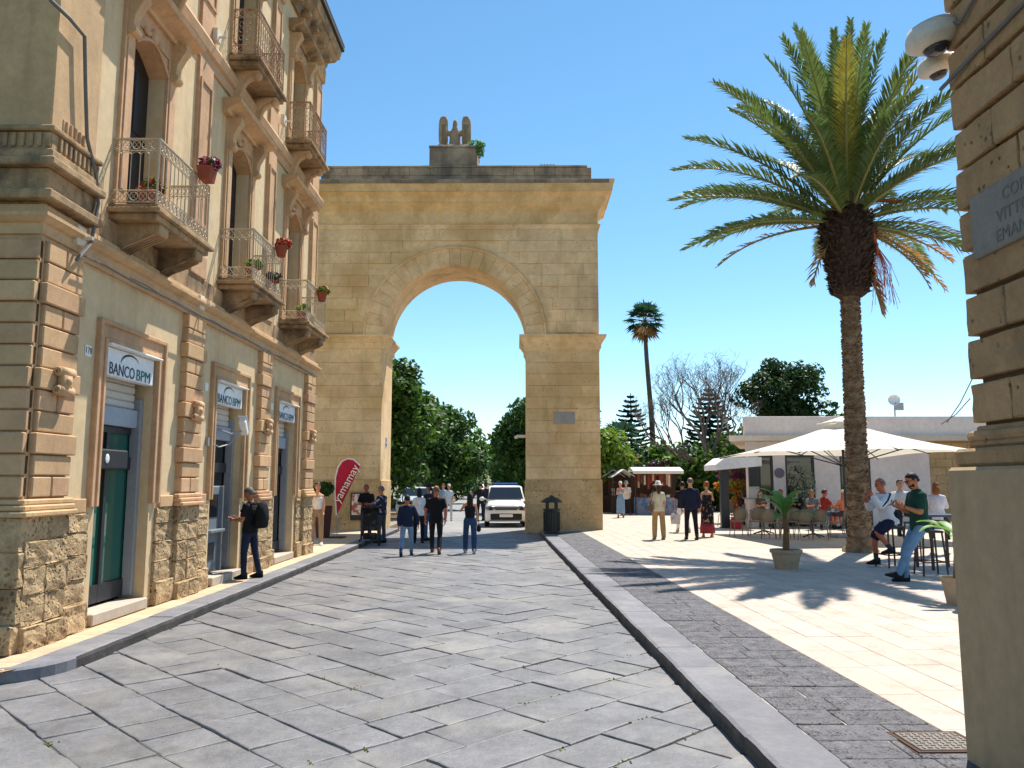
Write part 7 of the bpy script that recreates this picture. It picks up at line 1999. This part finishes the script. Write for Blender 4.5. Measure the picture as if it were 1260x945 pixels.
b = MB(); b.loft([[(-.14, -.06, -.22), (.14, -.06, -.22), (.14, .06, -.22), (-.14, .06, -.22)], [(-.16, -.05, 0), (.16, -.05, 0), (.16, .05, 0), (-.16, .05, 0)], [(-.13, -.03, .12), (.13, -.03, .12), (.13, .03, .12), (-.13, .03, .12)]]); b.build('sack', plain('carrier_white', '#cfc6c0', .6, stain=(lin('#7a5a50'), 6, .55, .6, .6)), bg, world=False)
MB().tube([(-.08, 0, .1), (0, 0, .24), (.08, 0, .1)], .008, 4).build('handle', WHITE, bg, world=False)
person('grey haired man in navy shirt and dark trousers next to the floral dress', 851, 664, 1.78, -3, PZ, legs=((8, 4), (-8, 10)), arms=((0, 14, 12, 0), (0, 12, 16, 0)), skin='light', top=('long', '#171d33'), bottom=('pants', '#14171f', 1.0), shoes='#3a2a2a', hair=('stub', 'grey'), belly=1.15)
person('woman in black floral dress with red hem', 871, 661, 1.66, -6, PZ, legs=((4, 3), (-3, 6)), arms=((0, 12, 14, 4), (30, 14, 80, 20)), sex='f', skin='light', top=('tank', '#1c1a1c'), topmat=M('floral', lin('#19171a'), .9, 0, 1, .1, 20, pits=(11, .42, lin('#c9967a'))), bottom=('dress', '#19171a', .74), bottommat=M('floral'
, lin('#19171a')), shoes='#b98a6a', hair=('bun', 'red'))
p = atZ(871, 661, PZ); b = MB(); n_ = 18
b.loft([[(p.x + r_ * (1 + .06 * math.sin(k * 2.6)) * math.cos(2 * math.pi * k / n_), p.y + r_ * .8 * (1 + .06 * math.sin(k * 3.4)) * math.sin(2 * math.pi * k / n_), z) for k in range(n_)] for r_, z in ((.195, PZ + .42), (.215, PZ + .30), (.225, PZ + .12))])
dress_owner = [o for o in COL.objects if o.get('label') == 'woman in black floral dress with red hem'][0]
b.build('skirt_hem', CL('#8c3038'), dress_owner, True)
person('woman in long light blue dress clasping her hands near the stalls', 764, 637, 1.66, 170, PZ, legs=STAND, arms=((22, 8, 85, 30), (22, 8, 85, 30)), sex='f', skin='light', top=('tank', '#7d98b5'), bottom=('dress', '#7d98b5', .82), shoes='#555a60', hair=('cap', '#d8cfc4', 'brown', 'long'))
person('person in white shirt and hat walking towards the stalls', 755, 630, 1.70, 10, PZ, legs=STAND, top=('tee', '#c9c9c7'), bottom=('pants', '#2a2a2e', 1.0), shoes='#222222', hair=('hat', '#b9b4a8'))
person('person in pale shirt and dark trousers behind the blue dress', 771, 634, 1.72, 5, PZ, legs=WALK_A, top=('tee', '#c4c0b6'), bottom=('pants', '#23242a', 1.0), shoes='#6a2f2a', hair=('hat', '#7f857c'))
# --- cafe
SIT = ((82, 84, 8), (80, 88, 8))
person('seated woman in dark top with a white shoulder strap', 916, 648, 1.64, 5, PZ, legs=SIT, seat=.57, arms=((30, 8, 60, 20), (30, 8, 60, 20)), sex='f', skin='tan', top=('tee', '#3a1d24'), bottom=('pants', '#26262b', 1.0), hair=('mid', 'brown'))
person('waitress in purple top standing at the counter', 917, 640, 1.62, -60, PZ, legs=STAND, arms=((30, 8, 60, 14), (30, 8, 60, 14)), sex='f', skin='light', top=('tee', '#7a4f9a'), bottom=('pants', '#2b2b30', 1.0), hair=('bun', 'black'))
person('seated man with dark hair facing the street behind the round table', 951, 645, 1.72, 175, PZ, legs=SIT, seat=.57, arms=((35, 8, 60, 20), (35, 8, 60, 20)), skin='red', top=('tee', '#24262c'), bottom=('pants', '#26262b', 1.0), hair=('stub', 'stub'))
person('seated man in green shirt behind the potted banana', 962, 650, 1.72, 150, PZ, legs=SIT, seat=.57, arms=((35, 8, 60, 20), (35, 8, 60, 20)), skin='tan', top=('tee', '#2f5a3c'), bottom=('pants', '#26262b', 1.0), hair=('short', 'black'), hem=0)
person('seated woman in black with a pale scarf', 982, 648, 1.64, 160, PZ, legs=SIT, seat=.57, arms=((35, 8, 60, 20), (35, 8, 60, 20)), sex='f', skin='light', top=('long', '#1b1a1d'), bottom=('pants', '#1d1d20', 1.0), hair=('mid', 'black'))
person('seated man in red t-shirt and denim shorts', 1013, 651, 1.76, -80, PZ, legs=SIT, seat=.57, arms=((40, 8, 50, 14), (40, 8, 50, 14)), lean=8, head=10, skin='red', top=('tee', '#8c2a22'), bottom=('shorts', '#3c4f68', 1.1), shoes='#222222', hair=('short', 'brown'))
person('seated bare backed person with a beige cap', 1040, 652, 1.68, 20, PZ, legs=SIT, seat=.57, arms=((30, 10, 50, 14), (30, 10, 50, 14)), skin='red', top=(None, None), bottom=('shorts', '#3a3340', 1.1), shoes='#222222', hair=('cap', '#c9b98f', 'brown', 'short'))
# two men at the high table
person('seated man in grey shirt at the table beside the palm', 1001, 652, 1.72, 175, PZ, legs=SIT, seat=.57, arms=((35, 8, 60, 20), (35, 8, 60, 20)), skin='tan', top=('tee', '#5a5d63'), bottom=('pants', '#26262b', 1.0), hair=('short', 'grey'))
person('seated woman in brown top at the dark table behind the banana pot', 937, 650, 1.62, 185, PZ, legs=SIT, seat=.57, arms=((35, 8, 60, 20), (35, 8, 60, 20)), sex='f', skin='light', top=('tee', '#5c4636'), bottom=('pants', '#2c2b30', 1.0), hair=('mid', 'brown'))
seatp = Vector(ST1)
s1 = atZ(1098, 698, PZ)
WJ = M('track_jacket', lin('#d3d3d8'), .8, .05, 6, .3, 12, bdist=.02)
J = person('grey haired man in white track jacket and navy shorts on a bar stool', 0, 0, 1.80, 97, PZ, loc=s1, legs=((62, 100, 10), (38, 42, 4)), seat=.90, arms=((48, 8, 100, 10), (35, 8, 95, 40)), lean=12, head=10, skin='red', top=('jacket', '#d3d3d8'), topmat=WJ, bottom=('shorts', '#1a1f38', 1.25), shoes='#1b1b1f', hair=('stub', 'grey'), near=True, belly=1.15, curl=.9)
b = MB(); S = J['S']
for i in (0, 1):
    s_ = -1 if i == 0 else 1
    o_ = Vector((s_ * .055, 0, .055)) * S
    b.tube([J['sp'](.52) + Vector((s_ * .07, .02, 0)), J['sh', i] + o_, J['sh', i].lerp(J['el', i], .5) + Vector((s_ * .075, -.02, .02)), J['el', i] + Vector((s_ * .06, 0, 0))], .016, 5)
b.build('sleeve_stripe', CL('#1c1f3a'), J['t'], True, world=False)
b = MB(); b.ball(J['sp'](.10) + Vector((-.12, -.04, 0)), .07, .115, .15, 12, 8); b.ball(J['sp'](.10) + Vector((.12, -.04, 0)), .07, .115, .15, 12, 8); b.build('dark_side_panel', CL('#15161c'), J['t'], True, world=False)
b = MB()
for i in (0, 1): limb(b, J['ank', i], J['ank', i].lerp(J['knee', i], .3), [(0, .045), (1, .048)])
b.build('sock', CL('#3d3f44'), J['t'], True, world=False)
s2 = atZ(1136, 717, PZ)
J = person('man in dark green polo and light blue jeans looking at his phone', 0, 0, 1.88, 90, PZ, loc=s2, legs=((34, 8, 2), (26, 22, 4)), arms=((14, 8, 98, 18), (10, 8, 104, 18)), lean=2, head=24, skin='tan', top=('polo', '#123f33'), bottom=('jeans', '#6789a8', 1.05), shoes='#17181b', hair=('short', 'black'), near=True, curl=.7, hem=-.09)
h = J['hpnt']; b = MB()
for s_ in (-1, 1): b.loft([[h(s_ * (.032 + .024 * math.cos(a)), y - abs(.2 * .024 * math.cos(a)), .014 + .018 * math.sin(a)) for a in (2 * math.pi * k / 10 for k in range(10))] for y in (.098, .103)]); b.tube([h(s_ * .055, .092, .018), h(s_ * .08, .0, .015)], .003, 4)
b.tube([h(-.012, .104, .018), h(.012, .104, .018)], .003, 4); b.build('sunglasses', CBLK, J['t'], world=False)
b = MB(); b.loft([[h(x * (.058 + o), y, z) for x, y, z in ((-1, .03, -.04), (-.8, .075 + o, -.06), (-.4, .092 + o, -.07), (0, .096 + o, -.075), (.4, .092 + o, -.07), (.8, .075 + o, -.06), (1, .03, -.04), (.85, .03, -.10), (.4, .07 + o, -.115), (0, .082 + o, -.118), (-.4, .07 + o, -.115), (-.85, .03, -.10))] for o in (-.004, .006)]); b.build('beard', plain('beard_brown', '#4d3527', .8), J['t'], True, world=False)
ph = thing('phone', 'dark phone held by the man in the green polo', 'phone', mat=J['W'] @ Matrix.Translation((J['wr', 0] + J['wr', 1]) / 2 + (J['fd', 0] + J['fd', 1]) * .06 + Vector((0, .02, .02))) @ Matrix.Rotation(R(-40), 4, 'X'))
MB().box(-.037, .037, -.075, .075, -.005, .005, .003).build('case', CBLK, ph, world=False); MB().box(-.033, .033, -.07, .07, .0052, .006).build('screen', BLKG, ph, world=False)
b = MB(); w_ = J['wr', 0]; b.tube([w_ + Vector((.03 * math.cos(a), .02 * math.sin(a), .03 * math.sin(a))) for a in (2 * math.pi * k / 10 for k in range(10))], .008, 5, closed=True); b.build('wrist_watch', CBLK, J['t'], world=False)
person('dark haired person half hidden behind the man in the green polo', 1112, 678, 1.70, 170, PZ, legs=SIT, seat=.92, skin='light', top=('tee', '#c9c6c2'), bottom=('pants', '#2a2a2e', 1.0), hair=('short', 'black'), arms=((30, 8, 60, 20), (30, 8, 60, 20)))
person('red haired person in white shirt by the grey wall plinth', 1157, 682, 1.68, -30, PZ, legs=SIT, seat=.86, sex='f', skin='light', top=('long', '#cfccd0'), bottom=('pants', '#1d1d20', 1.0), hair=('mid', 'red'), arms=((30, 8, 60, 20), (30, 8, 60, 20)))
